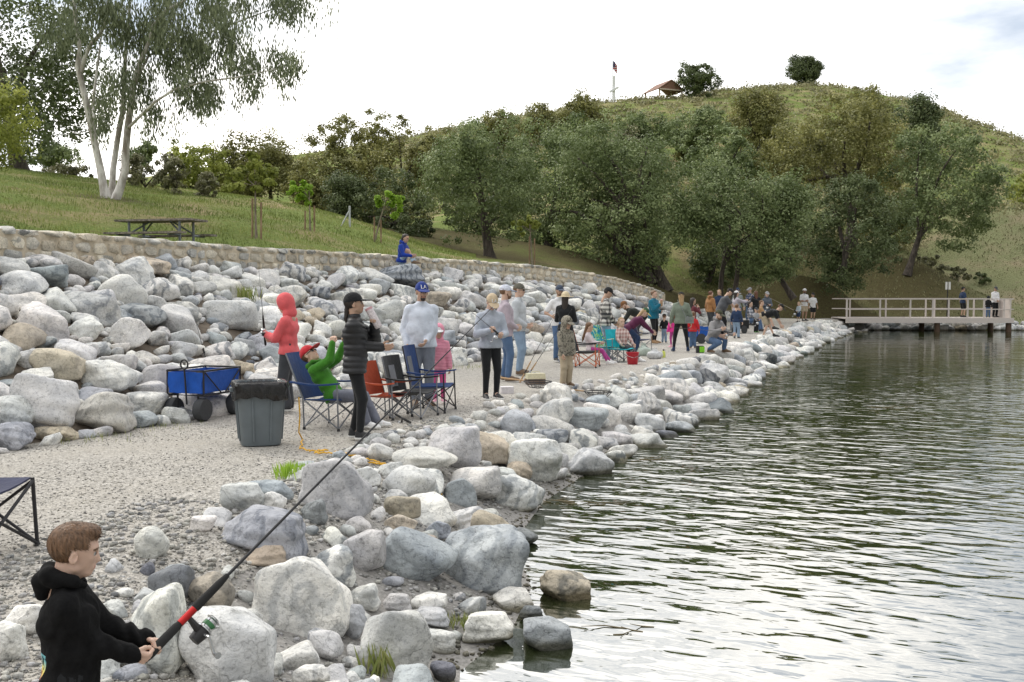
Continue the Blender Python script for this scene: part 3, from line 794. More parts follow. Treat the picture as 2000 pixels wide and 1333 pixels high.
OLIVE = leaf_mat('olive_leaf', (0.078, 0.085, 0.028), (0.202, 0.205, 0.065), (0.403, 0.388, 0.139), 0.3)
YELL = leaf_mat('yellow_green_leaf', (0.135, 0.162, 0.034), (0.284, 0.324, 0.068), (0.486, 0.513, 0.135), 0.4)
LIME = leaf_mat('lime_leaf', (0.149, 0.253, 0.023), (0.287, 0.460, 0.046), (0.460, 0.644, 0.103), 0.45)
EUCA = leaf_mat('gum_leaf', (0.076, 0.099, 0.048), (0.178, 0.212, 0.119), (0.340, 0.374, 0.221), 0.3)
BRUSH = leaf_mat('brush_leaf', (0.080, 0.083, 0.042), (0.200, 0.200, 0.109), (0.368, 0.352, 0.200), 0.2)
BARK = bark_mat('oak_bark', (0.035, 0.028, 0.022), (0.115, 0.095, 0.078))
PALEBARK = bark_mat('gum_bark', (0.27, 0.235, 0.20), (0.78, 0.76, 0.73), 4.0, 0.3)
YBARK = bark_mat('young_bark', (0.16, 0.13, 0.10), (0.33, 0.28, 0.22), 20)

def leaves(centers, outw, size, r, asp=0.55, droop=0.0, tones=None):
    """one rhombic blade per centre, facing roughly outwards"""
    n = len(centers)
    nr = outw + r.normal(size=(n, 3)) * 0.45; nr /= np.linalg.norm(nr, axis=1)[:, None] + 1e-9
    t = r.normal(size=(n, 3)); t[:, 2] -= droop
    t -= nr * (t * nr).sum(1)[:, None]; t /= np.linalg.norm(t, axis=1)[:, None] + 1e-9
    if droop > 1.5:
        t = np.stack([r.normal(size=n) * 0.25, r.normal(size=n) * 0.25, -np.ones(n)], 1); t /= np.linalg.norm(t, axis=1)[:, None]
    s = np.cross(nr, t); s /= np.linalg.norm(s, axis=1)[:, None] + 1e-9
    L_ = (size * r.uniform(0.7, 1.3, n))[:, None]; W_ = L_ * asp
    V = np.stack([centers - t * L_ * 0.5, centers + s * W_ * 0.5, centers + t * L_ * 0.5, centers - s * W_ * 0.5], 1).reshape(-1, 3)
    Fa = np.arange(n * 4).reshape(n, 4)
    if tones is None: tones = r.uniform(0, 1, n)
    return V, Fa, np.clip(tones, 0, 1)

def crown_mesh(name, lobes, n, leaf, mat, seed, clump=0.24, asp=0.6, inner=0.25):
    """leaf clumps over the surface of several lobes"""
    r = np.random.default_rng(seed)
    lobes = np.array(lobes, float); wgt = (lobes[:, 3] * lobes[:, 4] + lobes[:, 3] * lobes[:, 5]); wgt /= wgt.sum()
    n = int(n * 0.78); leaf *= 1.10
    per = 70
    nc = max(6, n // per)
    li = r.choice(len(lobes), nc, p=wgt)
    d = r.normal(size=(nc, 3)); d /= np.linalg.norm(d, axis=1)[:, None]
    rad = np.where(r.random(nc) < inner, r.uniform(0.35, 0.85, nc), r.uniform(0.86, 1.06, nc))
    cc = lobes[li, :3] + d * lobes[li, 3:6] * rad[:, None]
    cr = clump * lobes[li, 3:6].mean(1) * r.uniform(0.6, 1.35, nc)
    ct = r.normal(0.0, 0.17, nc)
    k = np.repeat(np.arange(nc), per); m = len(k)
    e = r.normal(size=(m, 3)); e /= np.linalg.norm(e, axis=1)[:, None]
    rr_ = r.random(m) ** 0.5
    c = cc[k] + e * (cr[k] * rr_)[:, None] * np.array([1, 1, 0.8])
    ow = e * 0.9 + d[k] * 0.45 + np.array([0, 0, 0.3])
    tone = 0.52 + ct[k] + r.normal(0, 0.09, m)
    V, Fa, T = leaves(c, ow, leaf, r, asp, tones=tone)
    return np_mesh(name, V, Fa, [mat], smooth=False, face_attr={'tone': T})

def bend(p0, p1, sag, n=7, r=None, wig=0.06):
    r = r or random
    p0, p1 = Vector(p0), Vector(p1); L_ = (p1 - p0).length; out_ = []
    side = Vector((r.uniform(-1, 1), r.uniform(-1, 1), 0)) * L_ * wig
    for i in range(n):
        t = i / (n - 1)
        out_.append(p0.lerp(p1, t) + side * math.sin(t * math.pi) + Vector((0, 0, sag * L_ * math.sin(t * math.pi))))
    return out_

def trunk_part(root, base, trunk_pts, r0, r1, limbs, mat, name='trunk', n=9):
    mb = MB(); m = len(trunk_pts)
    mb.tube(trunk_pts, [r0 * (1.35 if i == 0 else 1) * (1 - i / (m - 1)) + r1 * i / (m - 1) for i in range(m)], n)
    for a, b, ra in limbs: mb.tube(bend(a, b, 0.06), [ra * (1 - 0.75 * i / 6) for i in range(7)], 7)
    o = mb.build(name, mat, root); o.location = -Vector(root.location) if False else (0, 0, 0)
    o.matrix_parent_inverse = Matrix.Translation(-root.location); return o

def tree(name, label, crown_px, D, base_px, mat, seed, n=None, lobes=10, bark=None, group=None, cat='tree', lean=None, leafk=4.9, clump=0.46, trunks=None, fill=0.48, inner=0.25, tr=None, depth=0.9, ground=None):
    u0, u1, v0, v1 = crown_px
    r = np.random.default_rng(seed)
    sc = px_per_m(D); ctr = at((u0 + u1) / 2, (v0 + v1) / 2, D); rx = (u1 - u0) / 2 / sc; rz = (v1 - v0) / 2 / sc; ry = max(rx, min(rz, rx * 1.2)) * depth
    bu, bv = base_px
    b0 = at(bu, bv, D); b0.z = (land1(b0.x, b0.y) if ground is None else ground(b0.x, b0.y)) - 0.1
    root = empty(name, b0); prop(root, label, cat, group)
    L_ = []
    rx *= 1.13; rz *= 1.07; ctr.z -= rz * 0.04
    lobes = int(lobes * 1.9)
    for i in range(lobes):
        d = r.normal(size=3); d /= np.linalg.norm(d); small_ = (u1 - u0) < 130; q = r.uniform(0.45, 0.68) if small_ else r.uniform(0.6, 0.82)
        k = r.uniform(0.34, 0.5) if small_ else r.uniform(0.23, 0.38)
        L_.append((ctr.x + d[0] * rx * q, ctr.y + d[1] * ry * q, ctr.z + d[2] * rz * q, rx * k, ry * k, rz * k * 1.0))
    L_.append((ctr.x, ctr.y, ctr.z, rx * 0.70, ry * 0.70, rz * 0.70))
    if n is None: n = int(min(38000, (u1 - u0) * (v1 - v0) * fill))
    if n < 9500: n = int(n * 2.1); clump = max(clump, 0.62); inner = 0.4; leafk *= 0.85
    me = crown_mesh('crown', L_, n, leafk / F * D, mat, seed + 1, clump=clump, inner=inner)
    o = mesh_obj('crown', me, root); o.matrix_parent_inverse = Matrix.Translation(-root.location)
    bk = bark or BARK
    rt = tr or max(0.08, rx * 0.075)
    rnd = random.Random(seed)
    for tb in (trunks or [base_px]):
        p0 = at(tb[0], tb[1], D); p0.z = (land1(p0.x, p0.y) if ground is None else ground(p0.x, p0.y)) - 0.15
        top = Vector((ctr.x * 0.75 + p0.x * 0.25, ctr.y, ctr.z - rz * 0.15)) if lean is None else at(lean[0], lean[1], D)
        tp = bend(p0, top, 0.0, 7, rnd, 0.07)
        limbs = []
        for q in range(4):
            l = L_[rnd.randrange(lobes)]; limbs.append((tp[3 + q % 3], (l[0], l[1], l[2]), rt * 0.5))
        trunk_part(root, b0, tp, rt, rt * 0.45, limbs, bk)
    return root

OG = 'oaks at the foot of the hill'
tree('oak_tree', 'broad oak with one dark trunk standing just behind the curved end of the stone wall', (808, 1062, 222, 486), 46, (957, 507), OAK, 11, group=OG, lobes=13)
tree('oak_tree', 'oak half hidden behind the staked sapling and the broad oak', (985, 1190, 236, 480), 57, (1070, 482), OAK, 12, group=OG, lobes=11)
tree('oak_tree', 'largest rounded grey green oak with several leaning trunks above the end of the boulder bank', (1032, 1345, 226, 540), 53, (1240, 531), OAK, 13, group=OG, lobes=17, trunks=[(1222, 532), (1246, 533), (1272, 536), (1300, 549)], n=50000)
tree('oak_tree', 'low dense pale green oak spreading over two thin trunks', (1310, 1576, 318, 538), 54, (1408, 550), OAK, 14, group=OG, lobes=14, trunks=[(1408, 552), (1432, 548), (1551, 536)], n=46000, tr=0.16)
tree('oak_tree', 'tall olive oak with bare hanging twigs behind the dark low oak', (1478, 1762, 185, 405), 74, (1662, 420), OLIVE, 15, group=OG, lobes=13)
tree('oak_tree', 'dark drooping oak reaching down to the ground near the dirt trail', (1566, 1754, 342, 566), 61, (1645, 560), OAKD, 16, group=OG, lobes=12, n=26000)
tree('oak_tree', 'oak with a slender leaning trunk beside the open grass slope', (1738, 1966, 236, 478), 68, (1772, 507), OAK, 17, group=OG, lobes=13, lean=(1822, 390), tr=0.24)
tree('oak_tree', 'dark upright oak showing above the leaning trunked oak', (1752, 1842, 178, 330), 84, (1800, 420), OAKD, 18, group=OG, lobes=8)
tree('oak_tree', 'bushy oak rising between the largest oak and the low pale one', (1335, 1492, 238, 380), 70, (1420, 470), OAK, 19, group=OG, lobes=9)
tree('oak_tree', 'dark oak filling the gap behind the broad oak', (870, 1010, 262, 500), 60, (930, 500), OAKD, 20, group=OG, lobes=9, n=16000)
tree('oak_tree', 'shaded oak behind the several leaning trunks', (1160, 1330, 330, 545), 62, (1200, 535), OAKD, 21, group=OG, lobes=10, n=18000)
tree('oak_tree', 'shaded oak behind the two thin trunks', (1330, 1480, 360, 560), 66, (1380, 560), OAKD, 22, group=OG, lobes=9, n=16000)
tree('oak_tree', 'olive oak between the dark drooping oak and the leaning one', (1660, 1800, 290, 480), 78, (1730, 470), OLIVE, 23, group=OG, lobes=9, n=14000)
tree('oak_tree', 'yellowish oak behind the top of the low pale oak', (1450, 1600, 270, 430), 70, (1540, 480), OLIVE, 24, group=OG, lobes=9, n=15000)
BG = 'trees behind the grass rise'
tree('oak_tree', 'olive tree with thin top behind the first staked sapling', (480, 590, 240, 410), 60, (535, 430), OLIVE, 31, group=BG, lobes=7)
tree('oak_tree', 'rounded olive tree behind the lime green sapling', (555, 715, 240, 445), 63, (640, 450), OLIVE, 32, group=BG, lobes=9)
tree('oak_tree', 'tallest olive tree of the row behind the grass rise', (635, 785, 220, 455), 66, (715, 460), OLIVE, 33, group=BG, lobes=9)
tree('oak_tree', 'dark olive tree next to the broad oak', (715, 850, 230, 475), 60, (790, 480), OLIVE, 34, group=BG, lobes=9)
tree('oak_tree', 'low dark tree behind the metal post on the grass rise', (632, 735, 325, 450), 52, (680, 470), OAKD, 35, group=BG, lobes=8)
tree('oak_tree', 'low dark tree behind the leaning lime green sapling', (700, 845, 310, 500), 51, (770, 500), OAKD, 36, group=BG, lobes=9)
tree('oak_tree', 'yellowish bushy tree above the grey brush', (310, 450, 258, 385), 56, (385, 400), YELL, 37, group=BG, lobes=8, n=12000)
tree('oak_tree', 'olive tree close behind the crown of the largest sapling', (405, 530, 255, 415), 58, (475, 430), OLIVE, 40, group=BG, lobes=7, n=10000)
tree('oak_tree', 'low olive tree between the two lime green saplings', (555, 650, 300, 430), 55, (600, 440), OLIVE, 41, group=BG, lobes=7, n=10000)
tree('oak_tree', 'small grey green tree far behind the gum trunk base', (46, 150, 274, 330), 74, (100, 335), OAK, 38, group=BG, lobes=6, n=3500)
tree('oak_tree', 'small round tree far behind the two gum trunks', (248, 312, 280, 330), 76, (280, 335), OAK, 39, group=BG, lobes=5, n=2500)
HG = 'trees on the hillside'
hrng = random.Random(77)
for i in range(16):
    u_ = 880 + 1000 * (i + 0.5 * hrng.random()) / 16; D_ = hrng.uniform(92, 118); wd_ = hrng.uniform(50, 95); p_ = at(u_, 300, D_); p_.z = land1(p_.x, p_.y)
    vb_ = 666.5 - F * math.tan(math.atan2(p_.z - CAMZ, p_.y) + PITCH)
    tree('hillside_shrub', 'bushy shrub on the wooded hillside, number %d of its row' % (i + 1) if False else 'bushy shrub among the oaks on the hillside', (u_ - wd_ / 2, u_ + wd_ / 2, vb_ - wd_ * 0.75, vb_ + 4), D_, (u_, vb_), (OAK, OLIVE, BRUSH)[i % 3], 200 + i, group='shrubs among the oaks on the hillside', cat='shrub', lobes=6, n=int(wd_ * wd_ * 0.4))
for i, (c, D, lab, mt) in enumerate([((825, 895, 250, 320), 105, 'small tree low on the hillside ridge', OLIVE), ((935, 1015, 212, 300), 112, 'rounded tree on the hillside ridge above the broad oak', OLIVE), ((1015, 1092, 194, 290), 118, 'feathery topped tree on the hillside ridge', OLIVE),
        ((1086, 1195, 180, 290), 116, 'wide bushy tree on the ridge below the white cross', OLIVE), ((1190, 1300, 212, 300), 108, 'grey green tree below the white cross', OAK), ((1290, 1420, 208, 300), 104, 'wide grey tree on the slope below the picnic shelter', OAK),
        ((1425, 1530, 170, 290), 112, 'pale olive tree on the slope under the hilltop', OLIVE), ((1640, 1740, 165, 290), 100, 'twiggy topped tree high on the slope', OLIVE)]):
    tree('hillside_tree', lab, c, D, ((c[0] + c[1]) / 2, c[3]), mt, 50 + i, group=HG, lobes=8, n=int((c[1] - c[0]) * (c[3] - c[2]) * 0.55))
tree('hilltop_tree', 'dark round oak on the hilltop beside the picnic shelter', (1316, 1400, 122, 192), 152, (1360, 190), OAKD, 61, lobes=8, n=12000, cat='tree', leafk=3.6)
tree('hilltop_tree', 'lone dark tree standing on the summit of the hill', (1536, 1600, 107, 168), 168, (1570, 166), OAKD, 62, lobes=7, n=9000, cat='tree', leafk=3.4)
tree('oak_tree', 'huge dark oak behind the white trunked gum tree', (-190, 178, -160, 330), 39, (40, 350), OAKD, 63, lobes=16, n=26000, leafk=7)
tree('young_tree', 'yellow green leafy tree reaching in beside the huge dark oak', (-110, 66, 160, 330), 23, (-30, 400), YELL, 64, lobes=9, n=5200, leafk=7, bark=YBARK, tr=0.08, clump=0.3)

def shrub(label, px, D, mat, seed, n=2500, group=None, name='shrub', ground=None):
    u0, u1, v0, v1 = px; sc = px_per_m(D); c = at((u0 + u1) / 2, v1, D)
    c.z = (land1(c.x, c.y) if ground is None else ground(c.x, c.y))
    hw = (u1 - u0) / 2 / sc; h = (v1 - v0) / sc
    r = np.random.default_rng(seed); L_ = []
    for i in range(6):
        L_.append((c.x + r.uniform(-0.6, 0.6) * hw, c.y + r.uniform(-0.5, 0.5) * hw, c.z + h * r.uniform(0.25, 0.6), hw * 0.45, hw * 0.45, h * 0.42))
    root = empty(name, c); prop(root, label, 'shrub', group)
    o = mesh_obj('foliage', crown_mesh('foliage', L_, n, 5.5 / F * D, mat, seed + 1, clump=0.35, asp=0.4), root); o.matrix_parent_inverse = Matrix.Translation(-c)
    mb = MB()
    for i in range(5):
        l = L_[i]; mb.tube(bend(c, (l[0], l[1], l[2]), 0.02, 5), [0.03, 0.025, 0.02, 0.015, 0.01], 5)
    o = mb.build('stem', BARK, root); o.matrix_parent_inverse = Matrix.Translation(-c)
    return root
SG = 'grey brush behind the grass rise'
shrub('grey green brush beside the gum trunks', (238, 330, 306, 388), 39, BRUSH, 70, 5000, SG)
shrub('dark grey brush in the middle of the thicket', (300, 390, 318, 392), 38, BRUSH, 71, 5000, SG)
shrub('grey brush at the end of the thicket by the sapling', (365, 432, 335, 392), 38, BRUSH, 72, 4000, SG)
shrub('pale brush in the dry grass behind the gum', (60, 190, 312, 345), 44, BRUSH, 73, 3500, SG)
RG = 'bushes on the open slope'
shrub('low bush under the leaning oak', (1775, 1850, 425, 470), 73, BRUSH, 74, 2000, RG)
shrub('brown green bush beyond the leaning oak', (1840, 1900, 432, 476), 73, BRUSH, 75, 2000, RG)
shrub('small dark bush at the edge of the grass slope', (1895, 1940, 440, 470), 74, OAKD, 76, 1200, RG)
shrub('yellow green bush at the top of the grass slope', (1950, 2030, 335, 415), 86, YELL, 77, 2500, RG)
shrub('small bush above the dirt trail', (1700, 1760, 440, 475), 74, BRUSH, 78, 1200, RG)

# staked saplings
M_STAKE = bark_mat('stake_wood', (0.20, 0.13, 0.08), (0.36, 0.25, 0.16), 14)
def sapling(label, px, D, base, top, mat, stakes, seed, n, lean=0.0):
    u0, u1, v0, v1 = px; c = at((u0 + u1) / 2, (v0 + v1) / 2, D); sc = px_per_m(D)
    b = at(base[0], base[1], D); b.z = land1(b.x, b.y) - 0.03
    root = empty('sapling', b); prop(root, label, 'tree', 'staked saplings')
    rx = (u1 - u0) / 2 / sc; rz = (v1 - v0) / 2 / sc
    r = np.random.default_rng(seed); L_ = []
    for i in range(9):
        d = r.normal(size=3); d /= np.linalg.norm(d); q = r.uniform(0.4, 0.7)
        L_.append((c.x + d[0] * rx * q, c.y + d[1] * rx * q, c.z + d[2] * rz * q, rx * 0.36, rx * 0.36, rz * 0.34))
    o = mesh_obj('crown', crown_mesh('crown', L_, n, 7.5 / F * D, mat, seed + 1, clump=0.42, inner=0.4), root); o.matrix_parent_inverse = Matrix.Translation(-b)
    t = at(top[0], top[1], D)
    trunk_part(root, b, bend(b, t, 0, 6, random.Random(seed), 0.03), 0.035, 0.018, [(b.lerp(t, 0.75), L_[k][:3], 0.014) for k in range(5)], YBARK, n=7)
    for su, sv0, sv1 in stakes:
        s0 = at(su, sv0, D); s0.z = land1(s0.x, s0.y) - 0.05; s1 = at(su, sv1, D)
        o = MB().tube([s0, s1], 0.028, 8).build('stake', M_STAKE, root); o.matrix_parent_inverse = Matrix.Translation(-b)
    return root
sapling('largest sapling with loose olive crown between two brown stakes above the wall', (408, 552, 280, 400), 27, (501, 474), (500, 330), YELL, [(493, 474, 388), (510, 474, 396)], 80, 3600)
sapling('lime green sapling between two stakes in the middle of the lawn', (550, 630, 344, 414), 32, (606, 466), (604, 372), LIME, [(596, 466, 412), (614, 466, 402)], 81, 1700)
sapling('lime green sapling leaning over its stakes near the end of the lawn', (716, 798, 358, 430), 34, (732, 472), (756, 388), LIME, [(731, 472, 424), (744, 472, 430)], 82, 1700)
sapling('small olive sapling with pale stakes in front of the oaks', (995, 1064, 414, 470), 42, (1040, 508), (1034, 430), YELL, [(1034, 509, 462), (1044, 509, 466)], 83, 1500)

# the white trunked gum tree
gD = 30.0
def gp(u, v, d=0.0): return at(u, v, gD + d)
gb = gp(212, 386); gb.z = land1(gb.x, gb.y) - 0.1
gum = empty('gum_tree', gb); prop(gum, 'tall gum tree with forked white trunks on the grass slope', 'tree')
def limb(pts, rs, nm='trunk', mat=None):
    P = [gp(*p) for p in pts]
    rs = [k_ * 0.63 for k_ in rs]; o = MB().tube(P, rs, 10).build(nm, mat or PALEBARK, gum); o.matrix_parent_inverse = Matrix.Translation(-gb); return P
limb([(208, 398), (203, 370), (196, 330), (186, 285), (174, 225), (160, 165), (152, 130), (156, 95), (148, 40), (140, -40), (150, -140)], [0.24, 0.2, 0.175, 0.16, 0.15, 0.14, 0.13, 0.095, 0.08, 0.06, 0.03])
limb([(158, 142), (166, 112), (175, 90), (192, 72), (205, 50), (215, -20, -0.5), (240, -100, -1)], [0.10, 0.095, 0.09, 0.085, 0.07, 0.05, 0.03])
limb([(214, 396, 0.3), (219, 365, 0.4), (221, 330, 0.5), (230, 270, 0.6), (240, 215, 0.6), (243, 150, 0.8), (246, 90, 1.0), (255, 0, 1.2), (260, -90, 1.5)], [0.2, 0.16, 0.14, 0.13, 0.12, 0.10, 0.08, 0.06, 0.03], mat=PALEBARK)
limb([(222, 398, -0.2), (233, 372, -0.2), (244, 335, -0.2), (246, 290, -0.2), (250, 245, -0.2), (256, 205, -0.2), (262, 165, -0.2), (272, 125, -0.2), (290, 85, -0.2), (300, 50, -0.2), (325, 20, -0.2), (360, 2, -0.2), (400, -30, 0), (450, -80, 0)], [0.24, 0.2, 0.18, 0.165, 0.16, 0.15, 0.12, 0.105, 0.09, 0.08, 0.07, 0.06, 0.045, 0.03])
limb([(251, 250, -0.3), (275, 226, -0.5), (302, 200, -0.8), (340, 175, -1.0), (400, 160, -1.2), (470, 150, -1.4), (540, 135, -1.5)], [0.075, 0.07, 0.06, 0.05, 0.04, 0.03, 0.015], 'branch')
limb([(262, 165, 0), (290, 110, 0.8), (340, 80, 1.3), (420, 60, 1.6), (500, 30, 1.8), (570, 5, 2.0)], [0.07, 0.06, 0.05, 0.04, 0.03, 0.015], 'branch')
limb([(186, 280, 0), (182, 200, 1.0), (190, 130, 1.4), (200, 60, 1.6)], [0.08, 0.07, 0.055, 0.03], 'branch')
gr = np.random.default_rng(91)
spots = []
for (u, v, su, sv, k) in [(330, 40, 90, 60, 42), (450, 30, 70, 45, 34), (560, 15, 50, 35, 24), (480, 130, 60, 35, 22), (560, 125, 35, 30, 14), (400, 190, 60, 35, 26), (310, 225, 30, 35, 14), (360, 130, 60, 45, 30), (240, 60, 60, 60, 34), (180, 20, 60, 50, 28), (260, 160, 40, 50, 22),
                      (120, 70, 40, 50, 18), (420, 90, 60, 40, 24), (215, 190, 25, 50, 14), (330, -80, 160, 60, 60), (520, -70, 80, 50, 30), (180, -90, 90, 60, 36), (500, 175, 40, 25, 10), (310, 90, 50, 50, 22), (200, 260, 12, 30, 5)]:
    for _ in range(k):
        spots.append((gr.normal(u, su * 0.55), gr.normal(v, sv * 0.55), gr.normal(0, 0.9)))
cs, ow, tn = [], [], []
for u, v, d in spots:
    c = np.array(gp(u, v, d)); t0 = gr.normal(0.45, 0.17); m = int(gr.integers(52, 84))
    q = gr.normal(size=(m, 3)) * np.array([0.16, 0.16, 0.26]); cs.append(c + q); ow.append(q / (np.linalg.norm(q, axis=1)[:, None] + 1e-6)); tn.append(t0 + gr.normal(0, 0.18, m))
V, Fa, T = leaves(np.concatenate(cs), np.concatenate(ow), 0.17, gr, 0.22, droop=2.0, tones=np.concatenate(tn) - 0.06)
o = mesh_obj('crown', np_mesh('crown', V, Fa, [EUCA], smooth=False, face_attr={'tone': T}), gum); o.matrix_parent_inverse = Matrix.Translation(-gb)

# scrub over the upper hill, grass on the lawn
sr = np.random.default_rng(17)
sc_c, sc_o, sc_t = [], [], []
m = 0
hx = sr.uniform(-45, 120, 9000); hy = sr.uniform(78, 185, 9000); hz = land(hx, hy)
for x, y, z in zip(hx, hy, hz):
    u = 1000 + x / y * F
    if not (780 < u < 2050): continue
    if m > 2600: break
    k = int(sr.integers(14, 36)); r0 = sr.uniform(0.3, 0.9); m += 1
    q = sr.normal(size=(k, 3)) * np.array([r0, r0, r0 * 0.45]); q[:, 2] = np.abs(q[:, 2])
    sc_c.append(q + np.array([x, y, z])); sc_o.append(q / (np.linalg.norm(q, axis=1)[:, None] + 1e-6)); sc_t.append(sr.normal(0.6, 0.25) + sr.normal(0, 0.12, k))
V, Fa, T = leaves(np.concatenate(sc_c), np.concatenate(sc_o), 0.42, sr, 0.5, tones=np.concatenate(sc_t))
SCRUB = leaf_mat('scrub_leaf', (0.10, 0.105, 0.045), (0.23, 0.22, 0.105), (0.38, 0.36, 0.20), 0.2)
prop(mesh_obj('hill_scrub', np_mesh('scrub', V, Fa, [SCRUB], smooth=False, face_attr={'tone': T})), 'low olive scrub over the upper hill', kind='stuff')
GRASSM = leaf_mat('grass_blade', (0.10, 0.14, 0.03), (0.22, 0.265, 0.07), (0.40, 0.41, 0.16), 0.3)
gx = sr.uniform(-22, 6, 60000); gy_ = 13 + 33 * sr.random(60000)
wxs = np.interp(gy_, np.arange(0, 64), [wall_x(float(k)) for k in range(64)])
ok = (gx < wxs - 0.35) & (np.abs(1000 + gx / gy_ * F - 450) < 480)
gx, gy_ = gx[ok], gy_[ok]; gz = land(gx, gy_)
patch = np.sin(gx * 0.9 + 2 * np.sin(gy_ * 0.7)) + np.sin(gy_ * 1.3 + gx * 0.4)
n_ = len(gx); cen = np.stack([gx, gy_, gz + 0.04], 1)
V, Fa, T = leaves(cen, np.tile([0, -1, 0.2], (n_, 1)), 0.11, sr, 0.18, droop=2.0, tones=0.45 + 0.16 * patch + sr.normal(0, 0.15, n_))
prop(mesh_obj('lawn_grass', np_mesh('grass', V, Fa, [GRASSM], smooth=False, face_attr={'tone': T})), 'short green and dry grass on the slope above the wall', kind='stuff')

# tufts and low scrub on the open slope and under the oaks
tx = sr.uniform(6, 75, 60000); ty = sr.uniform(62.5, 100, 60000); tu = 1000 + tx / ty * F
ok = (tu > 1250) & (tu < 2040); tx, ty = tx[ok][:24000], ty[ok][:24000]; tz = land(tx, ty)
n_ = len(tx); V, Fa, T = leaves(np.stack([tx, ty, tz + 0.03], 1), np.tile([0, -1, 0.3], (n_, 1)), 0.17, sr, 0.4, droop=2.0, tones=0.5 + 0.25 * np.sin(tx * 0.5 + 2 * np.sin(ty * 0.4)) + sr.normal(0, 0.2, n_))
prop(mesh_obj('slope_grass', np_mesh('slope_grass', V, Fa, [SCRUB], smooth=False, face_attr={'tone': T})), 'dry grass and weeds on the slope behind the dock', kind='stuff')
# ------------------------------------------------------------------ people: smooth blended bodies and clothes
def surface_nets(val, org, h):
    """quad surface of the zero level of a sampled field"""
    s = val < 0
    nx, ny, nz_ = val.shape
    c = np.zeros((nx - 1, ny - 1, nz_ - 1), np.int8)
    for dx in (0, 1):
        for dy in (0, 1):
            for dz in (0, 1): c += s[dx:nx - 1 + dx, dy:ny - 1 + dy, dz:nz_ - 1 + dz]
    act = (c > 0) & (c < 8)
    ids = -np.ones(act.shape, np.int64); I = np.argwhere(act)
    if len(I) == 0: return np.zeros((0, 3)), np.zeros((0, 4), np.int64)
    ids[act] = np.arange(len(I))
    acc = np.zeros((len(I), 3)); cnt = np.zeros(len(I))
    cor = [(a, b, d) for a in (0, 1) for b in (0, 1) for d in (0, 1)]
    vals = {k: val[I[:, 0] + k[0], I[:, 1] + k[1], I[:, 2] + k[2]] for k in cor}
    for k in cor:
        for ax in range(3):
            if k[ax] == 0:
                k2 = list(k); k2[ax] = 1; k2 = tuple(k2)
                a, b = vals[k], vals[k2]; x = (a < 0) != (b < 0)
                t = np.where(x, a / np.where(x, a - b, 1), 0)
                p = np.array(k, float)[None, :].repeat(len(I), 0); p[:, ax] += t
                acc += p * x[:, None]; cnt += x
    V = (I + acc / cnt[:, None]) * h + org
    Fs = []
    for ax in range(3):
        a, b = (ax + 1) % 3, (ax + 2) % 3
        sl0 = [slice(None)] * 3; sl1 = [slice(None)] * 3
        sl0[ax] = slice(0, -1); sl1[ax] = slice(1, None)
        s0, s1 = s[tuple(sl0)], s[tuple(sl1)]
        E = np.argwhere(s0 != s1)
        E = E[(E[:, a] > 0) & (E[:, b] > 0) & (E[:, a] < val.shape[a] - 1) & (E[:, b] < val.shape[b] - 1)]
        if len(E) == 0: continue
        inside = s0[E[:, 0], E[:, 1], E[:, 2]]
        q = []
        for da, db in ((-1, -1), (0, -1), (0, 0), (-1, 0)):
            e = E.copy(); e[:, a] += da; e[:, b] += db; q.append(ids[e[:, 0], e[:, 1], e[:, 2]])
        q = np.stack(q, 1)
        q[~inside] = q[~inside][:, ::-1]
        Fs.append(q)
    return V, np.concatenate(Fs)

def rc(A, B, r1, r2=None): return ('rc', np.array(A, float), np.array(B, float), r1, r1 if r2 is None else r2)
def el(C_, R_, M_=None): return ('el', np.array(C_, float), np.array(R_, float), M_)
def prim_d(p, X):
    if p[0] == 'rc':
        A, B, r1, r2 = p[1:]; ba = B - A; L2 = max(1e-9, float(ba @ ba))
        t = np.clip((X - A) @ ba / L2, 0, 1)
        return np.linalg.norm(X - A - t[..., None] * ba, axis=-1) - (r1 + (r2 - r1) * t)
    C_, R_, M_ = p[1:]; q = X - C_
    if M_ is not None: q = q @ M_
    k0 = np.linalg.norm(q / R_, axis=-1); k1 = np.linalg.norm(q / (R_ * R_), axis=-1)
    return k0 * (k0 - 1) / np.maximum(k1, 1e-6)
def bounds(p):
    if p[0] == 'rc':
        r = max(p[3], p[4]); return np.minimum(p[1], p[2]) - r, np.maximum(p[1], p[2]) + r
    r = p[2].max() if p[3] is not None else p[2]; return p[1] - r, p[1] + r
def sdf(prims, h, k=0.03, post=None, pad=3, ks=None):
    lo = np.min([bounds(p)[0] for p in prims], 0) - h * pad; hi = np.max([bounds(p)[1] for p in prims], 0) + h * pad
    n = np.ceil((hi - lo) / h).astype(int) + 1
    ax = [lo[i] + h * np.arange(n[i]) for i in range(3)]
    X = np.stack(np.meshgrid(*ax, indexing='ij'), -1).astype(np.float32)
    d = None
    k0_ = k
    for ip, p in enumerate(prims):
        k = ks[ip] if ks else k0_
        e = prim_d(p, X)
        if d is None: d = e
        elif k <= 0: d = np.minimum(d, e)
        else:
            m = np.clip(0.5 + 0.5 * (e - d) / k, 0, 1); d = e * (1 - m) + d * m - k * m * (1 - m)
    if post: d = post(d, X)
    for i in range(3):
        sl = [slice(None)] * 3; sl[i] = 0; d[tuple(sl)] = np.maximum(d[tuple(sl)], h * 0.5); sl[i] = -1; d[tuple(sl)] = np.maximum(d[tuple(sl)], h * 0.5)
    return surface_nets(d, lo, h)

